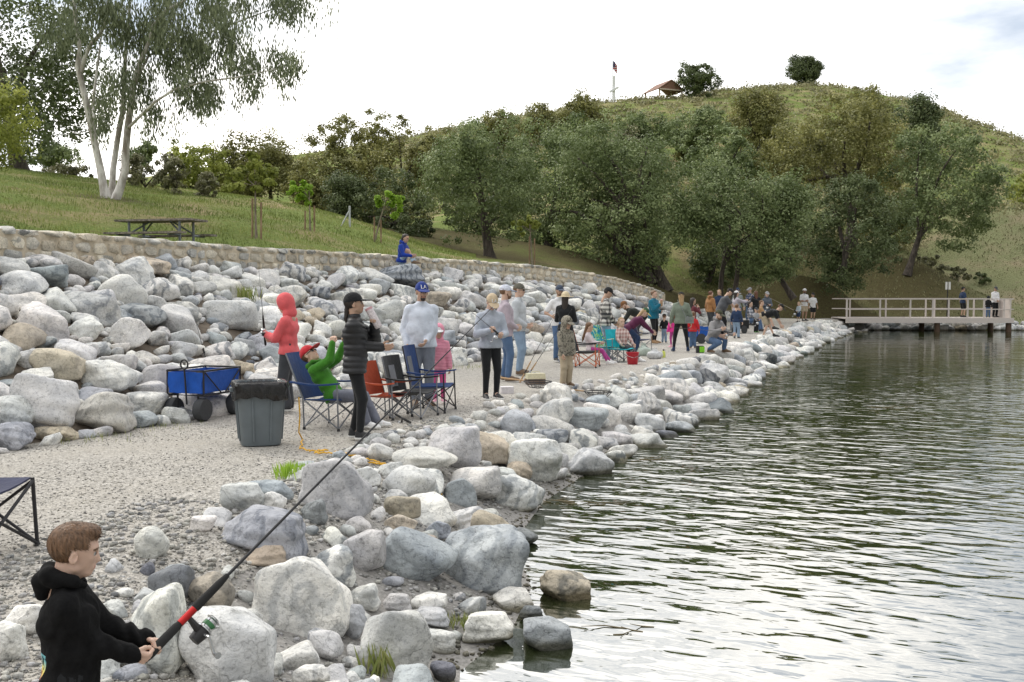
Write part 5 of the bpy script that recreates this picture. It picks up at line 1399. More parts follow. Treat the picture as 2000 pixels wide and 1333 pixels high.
    for hname in hats:
        if hname in ('cap', 'cap_back'):
            g = hat_geo('cap'); co = add('cap', (toW(g[0]), g[1]), hatcol)
            g = hat_geo('brim'); gv = g[0] * (np.array([-1, -1, 1]) if hname == 'cap_back' else 1); add('brim', (toW(gv), g[1]), brimcol or hatcol, co)
            if emblem:
                cu = bpy.data.curves.new('emblem', 'FONT'); cu.body = emblem[0]; cu.size = 0.30; cu.extrude = 0.012; cu.align_x = 'CENTER'
                tmp = bpy.data.objects.new('emblem_tmp', cu); COL.objects.link(tmp)
                dg = bpy.context.evaluated_depsgraph_get(); mt = bpy.data.meshes.new_from_object(tmp.evaluated_get(dg)); bpy.data.objects.remove(tmp)
                ev = np.array([v.co[:] for v in mt.vertices]); ef = [tuple(p.vertices) for p in mt.polygons]; bpy.data.meshes.remove(mt)
                # wrap the letters on the front of the crown
                yy = ev[:, 0]; zz = ev[:, 1] + 0.70
                xx = -0.05 + 0.475 * np.sqrt(np.maximum(0.05, 1 - (yy / 0.385) ** 2 - ((zz - 0.63) / 0.46) ** 2)) + 0.012 + ev[:, 2]
                ew = toW(np.stack([xx, yy, zz], 1)); mm = bpy.data.meshes.new('emblem'); mm.from_pydata([tuple(p) for p in ew], [], ef); mm.materials.append(emblem[1]); mesh_obj('emblem', mm, co)
        elif hname == 'hood': g = hat_geo('hood'); add('hood', (toW(g[0]), g[1]), hood_mat or top[1])
        elif hname == 'hood_down': g = hat_geo('hood_down'); add('hood', (toW(g[0]), g[1]), hood_mat or top[1])
        elif hname == 'straw': g = hat_geo('straw'); add('sun_hat', (toW(g[0]), g[1]), hatcol)
        elif hname in ('goatee', 'beard'): g = hat_geo(hname); add('beard', (toW(g[0]), g[1]), hm)
        elif hname == 'glasses': g = hat_geo('glasses'); add('sunglasses', (toW(g[0]), g[1]), simple('lens_black', (0.02, 0.02, 0.025), 0.15))
    W4 = Matrix.Translation((x, y, z)) @ Matrix.Rotation(math.radians(yaw), 4, 'Z')
    info = {'root': root, 'handL': W4 @ Vector(arm[1][2] + (arm[1][2] - arm[1][1]) * 0.3), 'handR': W4 @ Vector(arm[-1][2] + (arm[-1][2] - arm[-1][1]) * 0.3), 'head': W4 @ Vector(toW(np.array([[0, 0, 0.5]]))[0])}
    return info
# ------------------------------------------------------------------ the people along the shore
C = cloth
WHITE_SOLE = simple('white_rubber', (0.72, 0.72, 0.70), 0.6)
DENIM = C('blue_denim', (0.085, 0.145, 0.26)); LDENIM = C('light_denim', (0.24, 0.33, 0.45)); BLACK = C('black_cloth', (0.016, 0.017, 0.019)); CHAR = C('charcoal_cloth', (0.055, 0.060, 0.068))
WHITE = C('white_cloth', (0.76, 0.76, 0.77)); GREYC = C('grey_cloth', (0.36, 0.37, 0.39)); TANC = C('tan_cloth', (0.42, 0.35, 0.25)); NAVY = C('navy_cloth', (0.025, 0.045, 0.10)); PINK = C('pink_cloth', (0.75, 0.30, 0.40)); MAG = C('magenta_cloth', (0.42, 0.06, 0.26))
BROWNL = simple('brown_leather', (0.15, 0.095, 0.055), 0.6); BLK_SHOE = simple('black_shoe', (0.02, 0.02, 0.022), 0.6); WHT_SHOE = simple('white_shoe', (0.70, 0.70, 0.70), 0.55); PINK_SHOE = simple('pink_shoe', (0.72, 0.35, 0.45), 0.6); GREY_SHOE = simple('grey_shoe', (0.35, 0.37, 0.40), 0.6); BOOT = simple('tan_boot', (0.34, 0.21, 0.11), 0.8)
def G(u, v): 
    p = ground_hit(u, v); return dict(x=p.x, y=p.y, z=near_z(p.x, p.y))

def boy_hoodie():
    m, t, b = new_mat('boy_hoodie')
    vec = t.nodes.new('ShaderNodeTexCoord').outputs['Object']; sp = t.nodes.new('ShaderNodeSeparateXYZ'); t.links.new(vec, sp.inputs[0])
    def cmp(src, op, v):
        n = nd(t, 'ShaderNodeMath', operation=op); n.inputs[1].default_value = v; t.links.new(src, n.inputs[0]); return n.outputs[0]
    def mul(a, b2):
        n = nd(t, 'ShaderNodeMath', operation='MULTIPLY'); t.links.new(a, n.inputs[0]); t.links.new(b2, n.inputs[1]); return n.outputs[0]
    mk = mul(mul(cmp(sp.outputs[0], 'LESS_THAN', -0.055), cmp(sp.outputs[2], 'GREATER_THAN', 0.44)), cmp(sp.outputs[2], 'LESS_THAN', 0.64))
    ab = nd(t, 'ShaderNodeMath', operation='ABSOLUTE'); t.links.new(sp.outputs[1], ab.inputs[0]); mk = mul(mk, cmp(ab.outputs[0], 'LESS_THAN', 0.075))
    mr = nd(t, 'ShaderNodeMapRange'); mr.inputs['From Min'].default_value = 0.44; mr.inputs['From Max'].default_value = 0.64; t.links.new(sp.outputs[2], mr.inputs['Value'])
    pc = ramp(t, mr.outputs[0], [(0.0, (0.7, 0.7, 0.75)), (0.25, (0.5, 0.08, 0.22)), (0.55, (0.6, 0.1, 0.25)), (0.72, (0.7, 0.6, 0.15)), (0.9, (0.2, 0.5, 0.55))])
    n = noise(t, vec, 60, 3); spl = ramp(t, n, [(0.42, (0, 0, 0)), (0.5, (1, 1, 1))]); 
    f = mixc(t, 1.0, mk, spl, 'MULTIPLY')
    base = ramp(t, noise(t, vec, 30, 3), [(0.3, (0.006, 0.006, 0.0065)), (0.7, (0.011, 0.011, 0.0115))])
    t.links.new(mixc(t, f, base, pc), b.inputs['Base Color']); b.inputs['Roughness'].default_value = 0.95; b.inputs['Specular IOR Level'].default_value = 0.15
    bump(t, b, noise(t, vec, 26, 3, 0.5, 0.8), 0.35, 0.02); return m
BH = boy_hoodie()
bp_ = at(142, 1098, 3.4)
BOY = person('small boy in black hoodie with short brown hair holding a fishing rod', bp_.x - 0.02, bp_.y, bp_.z - 0.965, 1.06, 16, kid=0.62, hands=((0.235, 0.055, 0.585), (0.20, -0.02, 0.565)), handpose=('grip', 'grip'), palms=((0.2, -0.7, -0.6), (0.2, 0.8, 0.3)), head=(6, 7), skin=(0.66, 0.45, 0.35), hairm=hair_mat('hair_boy', (0.16, 0.088, 0.046)), hair='short_boy', hat=['hood_down'], top=('hoodie', BH, -0.06), bottom=('pants', BLACK), shoes=BLK_SHOE, fine=True, fat=1.16, vox=0.008, elbow=(-0.5, 0.3, -0.7))
RED = C('coral_fleece', (0.72, 0.13, 0.14)); GREEN = C('green_fleece', (0.05, 0.20, 0.02)); PUFF = simple('black_quilt', (0.012, 0.0125, 0.015), 0.55, bmp=0.2, bscale=40)
P_RED = person('child in coral red hoodie with hood up holding a rod beside the trash can', **G(566, 806), H=1.62, yaw=172, kid=0.25, hands=((0.20, 0.03, 0.665), (0.17, -0.04, 0.615)), handpose=('grip', 'grip'), head=(0, 14), hat=['hood'], hair=None, hairm=HBR, top=('hoodie', RED, -0.03), bottom=('pants', CHAR), shoes=BLK_SHOE, sole=WHITE_SOLE)
gk = G(668, 842)
P_GREEN = person('child in bright green hoodie and red cap lying back in the blue camp chair', x=gk['x'] - 0.1, y=gk['y'] + 0.25, z=gk['z'], H=1.48, yaw=-12, kid=0.35, pelvis=(-0.03, 0, 0.265), lean=-34, hands=((0.03, 0.10, 0.70), (-0.02, -0.05, 0.71)), handpose=('grip', 'grip'), feet=((0.32, 0.075), (0.28, -0.05)), head=(-10, -34), hat=['cap', 'glasses', 'hood_down'], hatcol=C('red_cap', (0.50, 0.03, 0.04)), brimcol=C('red_cap', (0.5, 0.03, 0.04)), hair='short', hairm=HBR, top=('hoodie', GREEN, -0.04), bottom=('pants', C('slate_cloth', (0.15, 0.16, 0.20))), shoes=WHT_SHOE, sole=WHITE_SOLE, elbow=(0.7, 0.1, -0.4))
P_PUFF = person('woman in black quilted jacket and black cap drinking from a pale cup', **G(694, 862), H=1.66, yaw=4, hands=((0.135, 0.03, 0.80), (0.185, -0.04, 0.64)), handpose=('grip', 'relaxed'), palms=((-0.2, -0.9, 0.2), (0.1, 0.9, 0.3)), head=(0, -10), skin=SK_M, hat=['cap'], hatcol=BLACK, hair='braid', hairm=HB, top=('puffer', PUFF, -0.07), bottom=('leggings', BLACK), shoes=BLK_SHOE, sole=WHITE_SOLE, feet=((-0.02, 0.05), (0.035, -0.05)), elbow=(0.5, 0.5, -0.9))
LAB = C('royal_cap', (0.02, 0.045, 0.22))
P_LA = person('big man in pale blue long sleeved shirt and royal blue cap', **G(824, 795), H=1.82, yaw=-78, hands=((0.13, 0.02, 0.535), (0.06, -0.125, 0.50)), head=(8, 4), skin=SK_M, hat=['cap', 'goatee'], hatcol=LAB, hair='short', hairm=HB, top=('shirt', C('pale_blue_jersey', (0.62, 0.67, 0.76)), -0.05), bottom=('jeans', C('grey_denim', (0.18, 0.20, 0.24))), shoes=BROWNL, fat=1.22, fatw=1.42, emblem=('LA', WHITE))
P_PINK = person('little girl in pink hooded jacket and white cap in front of the big man', **G(857, 789), H=1.19, yaw=-84, kid=0.75, hands=((0.05, 0.15, 0.42), (0.05, -0.14, 0.42)), head=(0, 4), hat=['hood', 'cap'], hatcol=WHITE, hair='long', hairm=HB, skin=SK_M, top=('puffer', C('pink_quilt', (0.74, 0.30, 0.40)), -0.09), bottom=('leggings', C('hot_pink', (0.62, 0.10, 0.28))), shoes=PINK_SHOE, sole=WHITE_SOLE)
P_GREYW = person('woman in pale grey pullover and beige cap looking down at her reel', **G(958, 783), H=1.64, yaw=-70, hands=((0.17, 0.06, 0.615), (0.15, -0.06, 0.66)), handpose=('grip', 'grip'), head=(0, 30), hat=['cap'], hatcol=C('beige_cap', (0.55, 0.44, 0.30)), hair='pony', hairm=HG, top=('jacket', C('pale_grey_fleece', (0.42, 0.46, 0.53)), -0.04), bottom=('leggings', BLACK), shoes=BLK_SHOE, sole=WHITE_SOLE, emblem=('LA', WHITE), fat=1.04)
P_LAV = person('man in lavender shirt and blue jeans with white backed cap', **G(986, 746), H=1.80, yaw=12, hands=((0.12, 0.06, 0.57), (0.12, -0.05, 0.56)), hat=['cap', 'beard'], hatcol=C('white_blue_cap', (0.62, 0.65, 0.74)), brimcol=C('slate_brim', (0.20, 0.24, 0.32)), hairm=HBR, top=('shirt', C('lavender_shirt', (0.42, 0.36, 0.41)), -0.06), bottom=('jeans', DENIM), shoes=BROWNL, fat=1.12, fatw=1.25)
P_VEST = person('man in off white jacket and olive cap beside the man in lavender', **G(1012, 733), H=1.83, yaw=-14, hands=((0.11, 0.05, 0.555), (0.10, -0.07, 0.55)), hat=['cap', 'glasses'], hatcol=C('olive_cap', (0.13, 0.125, 0.10)), hairm=HBR, top=('jacket', C('offwhite_jacket', (0.50, 0.53, 0.56)), -0.05), bottom=('jeans', LDENIM), shoes=BROWNL, fat=1.08)
P_WT = person('man in white shirt standing behind the woman in the straw hat', **G(1092, 708), H=1.80, yaw=-70, hands=((0.13, 0.10, 0.60), (0.10, -0.14, 0.60)), hat=['cap', 'beard'], hatcol=C('dark_blue_cap', (0.06, 0.08, 0.12)), hairm=HBR, skin=SK_M, top=('tee', WHITE, -0.06), bottom=('jeans', DENIM), shoes=BLK_SHOE, sole=WHITE_SOLE)
P_STRAW = person('woman in black top and wide straw hat with her back turned', **G(1104, 716), H=1.62, yaw=72, hands=((0.15, 0.05, 0.62), (0.15, -0.05, 0.64)), hat=['straw'], hatcol=C('straw', (0.62, 0.52, 0.35)), hair='long', hairm=HB, top=('shirt', BLACK, -0.05), bottom=('jeans', DENIM), shoes=GREY_SHOE, sole=WHITE_SOLE)
CAMO = camo('camouflage')
P_CAMO = person('boy in camouflage hooded jacket and khaki trousers standing by the boulders', **G(1104, 756), H=1.22, yaw=-62, kid=0.7, hands=((0.08, 0.10, 0.46), (0.08, -0.10, 0.46)), head=(10, 12), hat=['hood', 'cap'], hatcol=CAMO, hair='short', hairm=HB, skin=SK_M, top=('jacket', CAMO, -0.08), bottom=('pants', TANC), shoes=BROWNL)
P_FLAN = person('man in black and white checked flannel and black cap', **G(1182, 704), H=1.78, yaw=8, hands=((0.13, 0.05, 0.52), (0.13, -0.05, 0.52)), head=(0, 22), hat=['cap'], hatcol=BLACK, hairm=HB, skin=SK_M, top=('jacket', plaid('check_flannel', (0.04, 0.04, 0.045), (0.22, 0.21, 0.20), (0.66, 0.64, 0.60)), -0.06), bottom=('jeans', LDENIM), shoes=GREY_SHOE)
sd = dict(pelvis=(0, 0, 0.27), lean=-8)
P_GIRL1 = person('girl with long brown hair in white top sitting in the orange framed chair', **G(1152, 712), H=1.25, yaw=-14, kid=0.6, hands=((0.2, 0.06, 0.38), (0.2, -0.05, 0.38)), feet=((0.38, 0.06), (0.34, -0.06)), head=(0, 15), hair='verylong', hairm=HBR, top=('shirt', C('pinkish_white', (0.62, 0.55, 0.57)), -0.04), bottom=('leggings', MAG), shoes=WHT_SHOE, sole=WHITE_SOLE, **sd)
P_GIRL2 = person('girl in pink brown plaid shirt sitting behind the red bucket with mouth open', **G(1216, 706), H=1.38, yaw=-60, kid=0.5, hands=((0.22, 0.12, 0.22), (0.16, -0.16, 0.30)), feet=((0.40, 0.08), (0.36, -0.06)), head=(-10, -4), hair='pony', hairm=HBL, top=('shirt', plaid('rose_plaid', (0.36, 0.20, 0.18), (0.50, 0.36, 0.33), (0.62, 0.52, 0.48), 11), -0.04), bottom=('leggings', CHAR), shoes=WHT_SHOE, **sd)
P_MAROON = person('person in maroon sweatshirt and green cap bending down beside the plaid girl', **G(1238, 694), H=1.58, yaw=8, kid=0.1, lean=52, pelvis=(-0.12, 0, 0.44), hands=((0.34, 0.06, 0.38), (0.32, -0.08, 0.36)), head=(-20, 20), hat=['cap'], hatcol=C('green_cap', (0.03, 0.10, 0.05)), brimcol=C('yellow_brim', (0.62, 0.45, 0.05)), hair='long', hairm=HBL, top=('hoodie', C('maroon_fleece', (0.10, 0.022, 0.06)), -0.03), bottom=('jeans', NAVY), shoes=BLK_SHOE)
P_BENT = person('man in black jacket and brown cap bent over by the boulder bank', **G(1246, 672), H=1.78, yaw=178, lean=66, pelvis=(-0.10, 0, 0.49), hands=((0.36, 0.06, 0.30), (0.34, -0.06, 0.28)), head=(0, 20), hat=['cap', 'beard'], hatcol=C('rust_cap', (0.24, 0.11, 0.04)), hairm=HBR, top=('jacket', C('black_olive', (0.028, 0.032, 0.028)), -0.03), bottom=('jeans', CHAR), shoes=BROWNL)
P_TEAL = person('woman in teal puffy jacket and tan boots holding a drink', **G(1276, 672), H=1.68, yaw=-38, hands=((0.12, 0.07, 0.60), (0.16, -0.05, 0.74)), handpose=('relaxed', 'grip'), head=(0, 0), hair='bun', hairm=HBR, top=('puffer', C('teal_shell', (0.01, 0.13, 0.20)), -0.06), bottom=('leggings', BLACK), shoes=BOOT, shoe_style='boot', fat=1.1)
P_TOD = person('toddler in black top and jeans between the teal and olive jackets', **G(1297, 671), H=0.92, yaw=70, kid=1.0, hat=['cap'], hatcol=BLACK, hairm=HBR, top=('shirt', BLACK, -0.03), bottom=('jeans', LDENIM), shoes=BLK_SHOE)
P_OLIVE = person('woman in sage green jacket with long blond ponytail and grey bag seen from behind', **G(1332, 688), H=1.68, yaw=84, feet=((0.0, 0.14), (0.02, -0.10)), pelvis=(0, 0.02, 0.515), hat=['cap'], hatcol=BLACK, hair='verylong', hairm=HBL, top=('jacket', C('sage_fleece', (0.20, 0.24, 0.19)), -0.05), bottom=('leggings', BLACK), shoes=NAVY, fat=1.05)
P_DRK = person('girl in dark patterned top drinking behind the woman in sage green', **G(1352, 668), H=1.45, yaw=20, kid=0.3, hands=((0.12, 0.04, 0.80), (0.12, -0.06, 0.78)), hair='long', hairm=HB, skin=SK_M, top=('shirt', C('wine_print', (0.13, 0.03, 0.04)), -0.04), bottom=('leggings', BLACK), shoes=BLK_SHOE)
P_PK2 = person('small child in bright pink jacket behind the woman in sage green', **G(1314, 680), H=1.0, yaw=110, kid=0.9, hair='long', hairm=HBR, top=('jacket', C('bright_pink', (0.72, 0.05, 0.30)), -0.06), bottom=('leggings', MAG), shoes=PINK_SHOE)
P_RJ = person('small child in red jacket beside the woman in sage green', **G(1353, 682), H=1.08, yaw=80, kid=0.8, hair='short', hairm=HBR, top=('jacket', C('red_shell', (0.55, 0.03, 0.035)), -0.06), bottom=('jeans', DENIM), shoes=BROWNL)
P_KNEEL = person('bearded man in grey hoodie and dark cap crouching at the path edge', **G(1396, 690), H=1.80, yaw=-52, lean=20, pelvis=(-0.06, 0, 0.20), feet=((0.09, 0.11), (-0.04, -0.09)), hands=((0.24, 0.14, 0.28), (0.22, -0.12, 0.36)), head=(0, 8), hat=['cap', 'beard', 'hood_down'], hatcol=C('moss_cap', (0.06, 0.065, 0.04)), hairm=HBR, top=('hoodie', C('grey_fleece', (0.26, 0.255, 0.26)), -0.03), bottom=('jeans', DENIM), shoes=BROWNL, fat=1.12)
P_BIG = person('heavy man in dark grey tee reaching down with his arm out', **G(1412, 655), H=1.84, yaw=-8, lean=26, pelvis=(-0.06, 0, 0.515), hands=((0.34, 0.06, 0.46), (0.36, -0.06, 0.47)), head=(0, 22), hat=['cap'], hatcol=BLACK, hairm=HB, top=('tee', C('graphite_tee', (0.085, 0.09, 0.10)), -0.06), bottom=('pants', BLACK), shoes=BLK_SHOE, fat=1.3, fatw=1.55)
CR = 'crowd by the end of the path'
P_BRN = person('woman in brown hooded jacket at the back of the crowd', **G(1387, 650), H=1.68, yaw=30, hair='bun', hairm=HG, hat=['hood_down'], top=('hoodie', C('caramel_fleece', (0.32, 0.16, 0.065)), -0.04), bottom=('jeans', CHAR), shoes=BLK_SHOE, group=CR, fat=1.1)
P_BLO = person('woman with wavy blond hair at the back of the crowd', **G(1404, 641), H=1.72, yaw=-125, hair='long', hairm=HBL, top=('shirt', NAVY, -0.04), bottom=('jeans', DENIM), shoes=BLK_SHOE, group=CR)
P_WH = person('woman in lilac hoodie and white hat holding both arms out', **G(1437, 648), H=1.66, yaw=18, hands=((0.30, 0.06, 0.76), (0.30, -0.06, 0.74)), hat=['cap'], hatcol=WHITE, hair='long', hairm=HB, top=('hoodie', C('lilac_fleece', (0.42, 0.40, 0.45)), -0.03), bottom=('leggings', CHAR), shoes=WHT_SHOE, group=CR)
P_CAPM = person('man in cap standing behind the white hat', **G(1440, 637), H=1.80, yaw=-80, hat=['cap', 'beard'], hatcol=NAVY, hairm=HBR, top=('shirt', C('sage_shirt', (0.25, 0.28, 0.26)), -0.04), bottom=('jeans', DENIM), shoes=BLK_SHOE, group=CR)
P_PLM = person('man in navy plaid shirt and grey cap at the back of the crowd', **G(1464, 636), H=1.82, yaw=-150, hat=['cap'], hatcol=GREYC, hairm=HBR, top=('shirt', plaid('navy_plaid', (0.03, 0.05, 0.12), (0.08, 0.10, 0.18), (0.30, 0.30, 0.34), 8), -0.04), bottom=('jeans', DENIM), shoes=BLK_SHOE, group=CR)
P_BK = person('woman in black jacket with white print seen from behind', **G(1476, 637), H=1.66, yaw=95, hair='long', hairm=HG, top=('shirt', BLACK, -0.04), bottom=('jeans', CHAR), shoes=BLK_SHOE, group=CR)
P_HIV = person('child in navy jacket with bright stripe and blue jeans', **G(1438, 662), H=1.22, yaw=60, kid=0.6, hair='short', hairm=HBR, top=('jacket', NAVY, -0.05), bottom=('jeans', LDENIM), shoes=BLK_SHOE, group=CR)
P_PL2 = person('woman in blue grey plaid sitting near the carts', **G(1464, 648), H=1.62, yaw=-30, pelvis=(0, 0, 0.28), feet=((0.3, 0.06), (0.28, -0.06)), hands=((0.2, 0.06, 0.42), (0.2, -0.06, 0.42)), hair='long', hairm=HB, top=('shirt', plaid('grey_plaid', (0.10, 0.11, 0.14), (0.25, 0.26, 0.30), (0.50, 0.50, 0.52), 8), -0.04), bottom=('jeans', DENIM), shoes=BLK_SHOE, group=CR)
P_ST = person('person in tan jacket sitting with knees towards the water', **G(1486, 644), H=1.7, yaw=-20, pelvis=(0, 0, 0.27), feet=((0.34, 0.06), (0.32, -0.06)), hands=((0.22, 0.06, 0.40), (0.22, -0.06, 0.40)), hair='short', hairm=HBR, top=('jacket', C('tan_canvas', (0.36, 0.22, 0.11)), -0.04), bottom=('shorts', TANC), shoes=BLK_SHOE, group=CR)
P_GK = person('small child in grey tee and black trousers by the rocks', **G(1476, 651), H=1.0, yaw=-70, kid=0.9, hands=((0.16, 0.06, 0.52), (0.16, -0.06, 0.52)), hat=['cap'], hatcol=CHAR, hairm=HBR, top=('tee', GREYC, -0.05), bottom=('pants', BLACK), shoes=GREEN, group=CR)
P_TEEN = person('teenager in charcoal hoodie and grey cap holding something in both hands', **G(1497, 640), H=1.62, yaw=-82, kid=0.2, hands=((0.14, 0.05, 0.62), (0.14, -0.05, 0.62)), hat=['cap', 'hood_down'], hatcol=GREYC, hairm=HBR, top=('hoodie', C('slate_fleece', (0.10, 0.12, 0.15)), -0.03), bottom=('jeans', DENIM), shoes=BLK_SHOE, group=CR)
P_WTR = person('man in black tee and tan shorts bending down to the water', **G(1500, 662), H=1.78, yaw=-22, lean=74, pelvis=(-0.10, 0, 0.50), feet=((0.16, 0.06, -0.06), (-0.10, -0.06)), hands=((0.34, 0.10, 0.12), (0.32, -0.02, 0.14)), head=(0, 10), hat=['cap'], hatcol=BLACK, hairm=HBR, top=('tee', BLACK, -0.03), bottom=('shorts', TANC), shoes=BLK_SHOE, fat=1.15)
P_W1 = person('man in white tee and khaki shorts holding a phone on the far path', **G(1570, 628), H=1.80, yaw=-76, hands=((0.14, 0.03, 0.63), (0.14, -0.04, 0.62)), head=(0, 15), hat=['cap_back', 'beard'], hatcol=WHITE, hairm=HB, skin=SK_D, top=('tee', WHITE, -0.07), bottom=('shorts', TANC), shoes=BLK_SHOE, fat=1.1)
P_W2 = person('boy in white tee and black shorts beside the man with the phone', **G(1587, 626), H=1.55, yaw=-85, kid=0.25, hat=['cap'], hatcol=BLACK, hairm=HB, skin=SK_M, top=('tee', WHITE, -0.07), bottom=('shorts', BLACK), shoes=BLK_SHOE, sole=WHITE_SOLE, fat=1.1)
P_W3 = person('toddler in pale blue shirt in front of the man with the phone', **G(1560, 631), H=1.08, yaw=-150, kid=0.9, hands=((0.15, 0.06, 0.55), (0.15, -0.06, 0.55)), hair='short', hairm=HBL, top=('shirt', C('pale_sky', (0.50, 0.58, 0.64)), -0.07), bottom=('shorts', NAVY), shoes=BLK_SHOE)
# girl on top of the bank
seat = [b for b in BOULDERS if b['label'] and 'under the girl in blue' in b['label']][0]
P_SIT = person('girl in royal blue hoodie and pale jeans sitting on top of the boulder bank', seat['c'].x + 0.12, seat['c'].y + 0.05, seat['c'].z + seat['s'][2] * 0.96, 1.55, -24, kid=0.15, pelvis=(-0.04, 0, 0.055), lean=10, feet=((0.22, -0.03), (0.20, 0.07)), kneepole=(0.3, 0.0, 1.0), hands=((0.20, 0.05, 0.14), (0.20, -0.05, 0.14)), head=(0, 12), skin=SK_M, hair='long', hairm=HB, hat=['hood_down'], top=('hoodie', C('royal_fleece', (0.012, 0.045, 0.30)), -0.03), bottom=('jeans', C('pale_denim', (0.36, 0.47, 0.58))), shoes=BROWNL)
# ------------------------------------------------------------------ things on the path
M_STEEL = simple('grey_steel_tube', (0.22, 0.23, 0.25), 0.4, 0.7, 0.1); M_DARKTUBE = simple('black_steel_tube', (0.025, 0.025, 0.028), 0.45, 0.3); M_ORANGETUBE = simple('orange_steel_tube', (0.55, 0.12, 0.03), 0.45, 0.2)
M_BLKPL = simple('black_plastic', (0.02, 0.02, 0.021), 0.5); M_SILVER = simple('silver_metal', (0.55, 0.56, 0.57), 0.25, 0.9)
def camp_chair(label, x, y, z, yaw, fabric, tube, trim=None, s=1.0, recline=0.14, seat_z=0.40, back=0.52, arm=True, foot=False):
    root = empty('camp_chair', (x, y, z), math.radians(yaw)); prop(root, label, 'chair', 'folding camp chairs')
    W_ = 0.28 * s; sz = seat_z * s; bx = -0.25 * s; fx = 0.26 * s; tz = sz + back * s; tx = bx - recline * s
    g = [[(fx + (bx - fx) * i / 6, -W_ + 2 * W_ * j / 6, sz - 0.055 * s * math.sin(math.pi * j / 6) * (0.4 + 0.6 * math.sin(math.pi * (i + 1) / 8)) - 0.02 * i / 6) for j in range(7)] for i in range(7)]
    MB().sheet(g, 0.012).build('seat', fabric, root, angle=60)
    g = [[(bx + (tx - bx) * i / 6 - 0.045 * s * math.sin(math.pi * j / 6), -W_ + 2 * W_ * j / 6, sz - 0.02 + (tz - sz + 0.02) * i / 6) for j in range(7)] for i in range(7)]
    o = MB().sheet(g, 0.014).build('backrest', fabric, root, angle=60)
    if trim:
        g = [[(bx + (tx - bx) * (0.1 + 0.62 * i / 4) - 0.045 * s * math.sin(math.pi * (j + 2) / 6) + 0.012, -W_ + 2 * W_ * (j + 2) / 6, sz + (tz - sz) * (0.1 + 0.62 * i / 4)) for j in range(3)] for i in range(5)]
        MB().sheet(g, 0.006).build('back_panel', trim, o)
    r = 0.011 * s
    for sy in (-1, 1):
        MB().tube([(bx + 0.02, sy * W_ * 1.05, 0.0), (bx, sy * W_ * 1.03, sz), (tx, sy * W_, tz)], r).build('leg', tube, root)
        MB().tube([(fx + 0.02, sy * W_ * 1.08, 0.0), (fx, sy * W_ * 1.06, sz + (0.2 * s if arm else 0))], r).build('leg', tube, root)
        MB().tube([(fx + 0.02, sy * W_ * 1.08, 0.03), (bx, sy * W_ * 1.03, sz - 0.02)], r * 0.85).build('cross_tube', tube, root)
        MB().tube([(bx + 0.02, sy * W_ * 1.05, 0.03), (fx, sy * W_ * 1.06, sz - 0.02)], r * 0.85).build('cross_tube', tube, root)
        if arm:
            am = [(fx + 0.03 - (fx - tx + 0.0) * i / 5 * 0.93, sy * W_ * 1.06 + d, sz + 0.2 * s - 0.03 * s * math.sin(math.pi * i / 5)) for i in range(6) for d in (0,)]
            gg = [[(p[0], p[1] - 0.028 * s, p[2]) for p in am], [(p[0], p[1] + 0.028 * s, p[2]) for p in am]]
            MB().sheet(gg, 0.02).build('armrest', fabric, root)
        for fx_, yy in ((bx + 0.02, 1.05), (fx + 0.02, 1.08)): MB().lathe([(0.02, -0.004), (0.02, 0.02), (0.014, 0.035)], 8, (fx_, sy * W_ * yy, 0)).build('foot', M_BLKPL, root)
    for xx in (fx + 0.005, bx + 0.01):
        MB().tube([(xx + 0.015, -W_ * 1.06, 0.03), (xx, W_ * 1.05, sz - 0.02)], r * 0.85).build('cross_tube', tube, root)
        MB().tube([(xx + 0.015, W_ * 1.06, 0.03), (xx, -W_ * 1.05, sz - 0.02)], r * 0.85).build('cross_tube', tube, root)
    return root
F_BLUE = C('blue_canvas', (0.018, 0.05, 0.16)); F_NAVY = C('navy_canvas', (0.035, 0.04, 0.085)); F_BLK = C('black_canvas', (0.02, 0.021, 0.023)); F_RED = C('rust_canvas', (0.44, 0.075, 0.03)); F_GRY = C('grey_mesh', (0.16, 0.17, 0.19)); F_TURQ = C('turquoise_canvas', (0.02, 0.42, 0.50))
gk = G(650, 842)
camp_chair('tall blue camp chair with grey tube legs under the child in green', gk['x'] - 0.06, gk['y'] + 0.30, gk['z'], -22, F_BLUE, M_STEEL, s=0.98, recline=0.26, seat_z=0.40, back=0.56)
gk = G(752, 822); camp_chair('small low rust red camp chair behind the woman in black', gk['x'], gk['y'] + 0.3, gk['z'], -25, F_RED, M_STEEL, s=0.82, recline=0.16)
gk = G(806, 818); camp_chair('black camp chair in front of the big man', gk['x'] - 0.02, gk['y'] + 0.2, gk['z'], -20, F_BLK, M_STEEL, F_GRY, s=0.9, recline=0.12)
gk = G(838, 808); camp_chair('royal blue camp chair with high back beside the girl in pink', gk['x'] + 0.02, gk['y'] + 0.3, gk['z'], -12, F_BLUE, M_DARKTUBE, F_GRY, s=0.96, recline=0.12, back=0.58)
camp_chair('navy camp chair cut off at the edge of the view near the boy', -3.56, 6.3, 0.70, -8, F_NAVY, M_DARKTUBE, s=1.18, arm=False)
gk = G(1148, 718); camp_chair('black camp chair with orange frame under the girl in white', gk['x'] - 0.02, gk['y'] + 0.1, gk['z'], -14, F_BLK, M_ORANGETUBE, s=0.9)
def towel_mat():
    m, t, b = new_mat('tropical_towel'); vec = t.nodes.new('ShaderNodeTexCoord').outputs['Object']
    c = ramp(t, noise(t, vec, 9, 2, 0.5, 1.5), [(0.38, (0.02, 0.25, 0.50)), (0.47, (0.03, 0.50, 0.45)), (0.54, (0.35, 0.60, 0.08)), (0.62, (0.65, 0.75, 0.70))])
    t.links.new(c, b.inputs['Base Color']); b.inputs['Roughness'].default_value = 0.95; return m
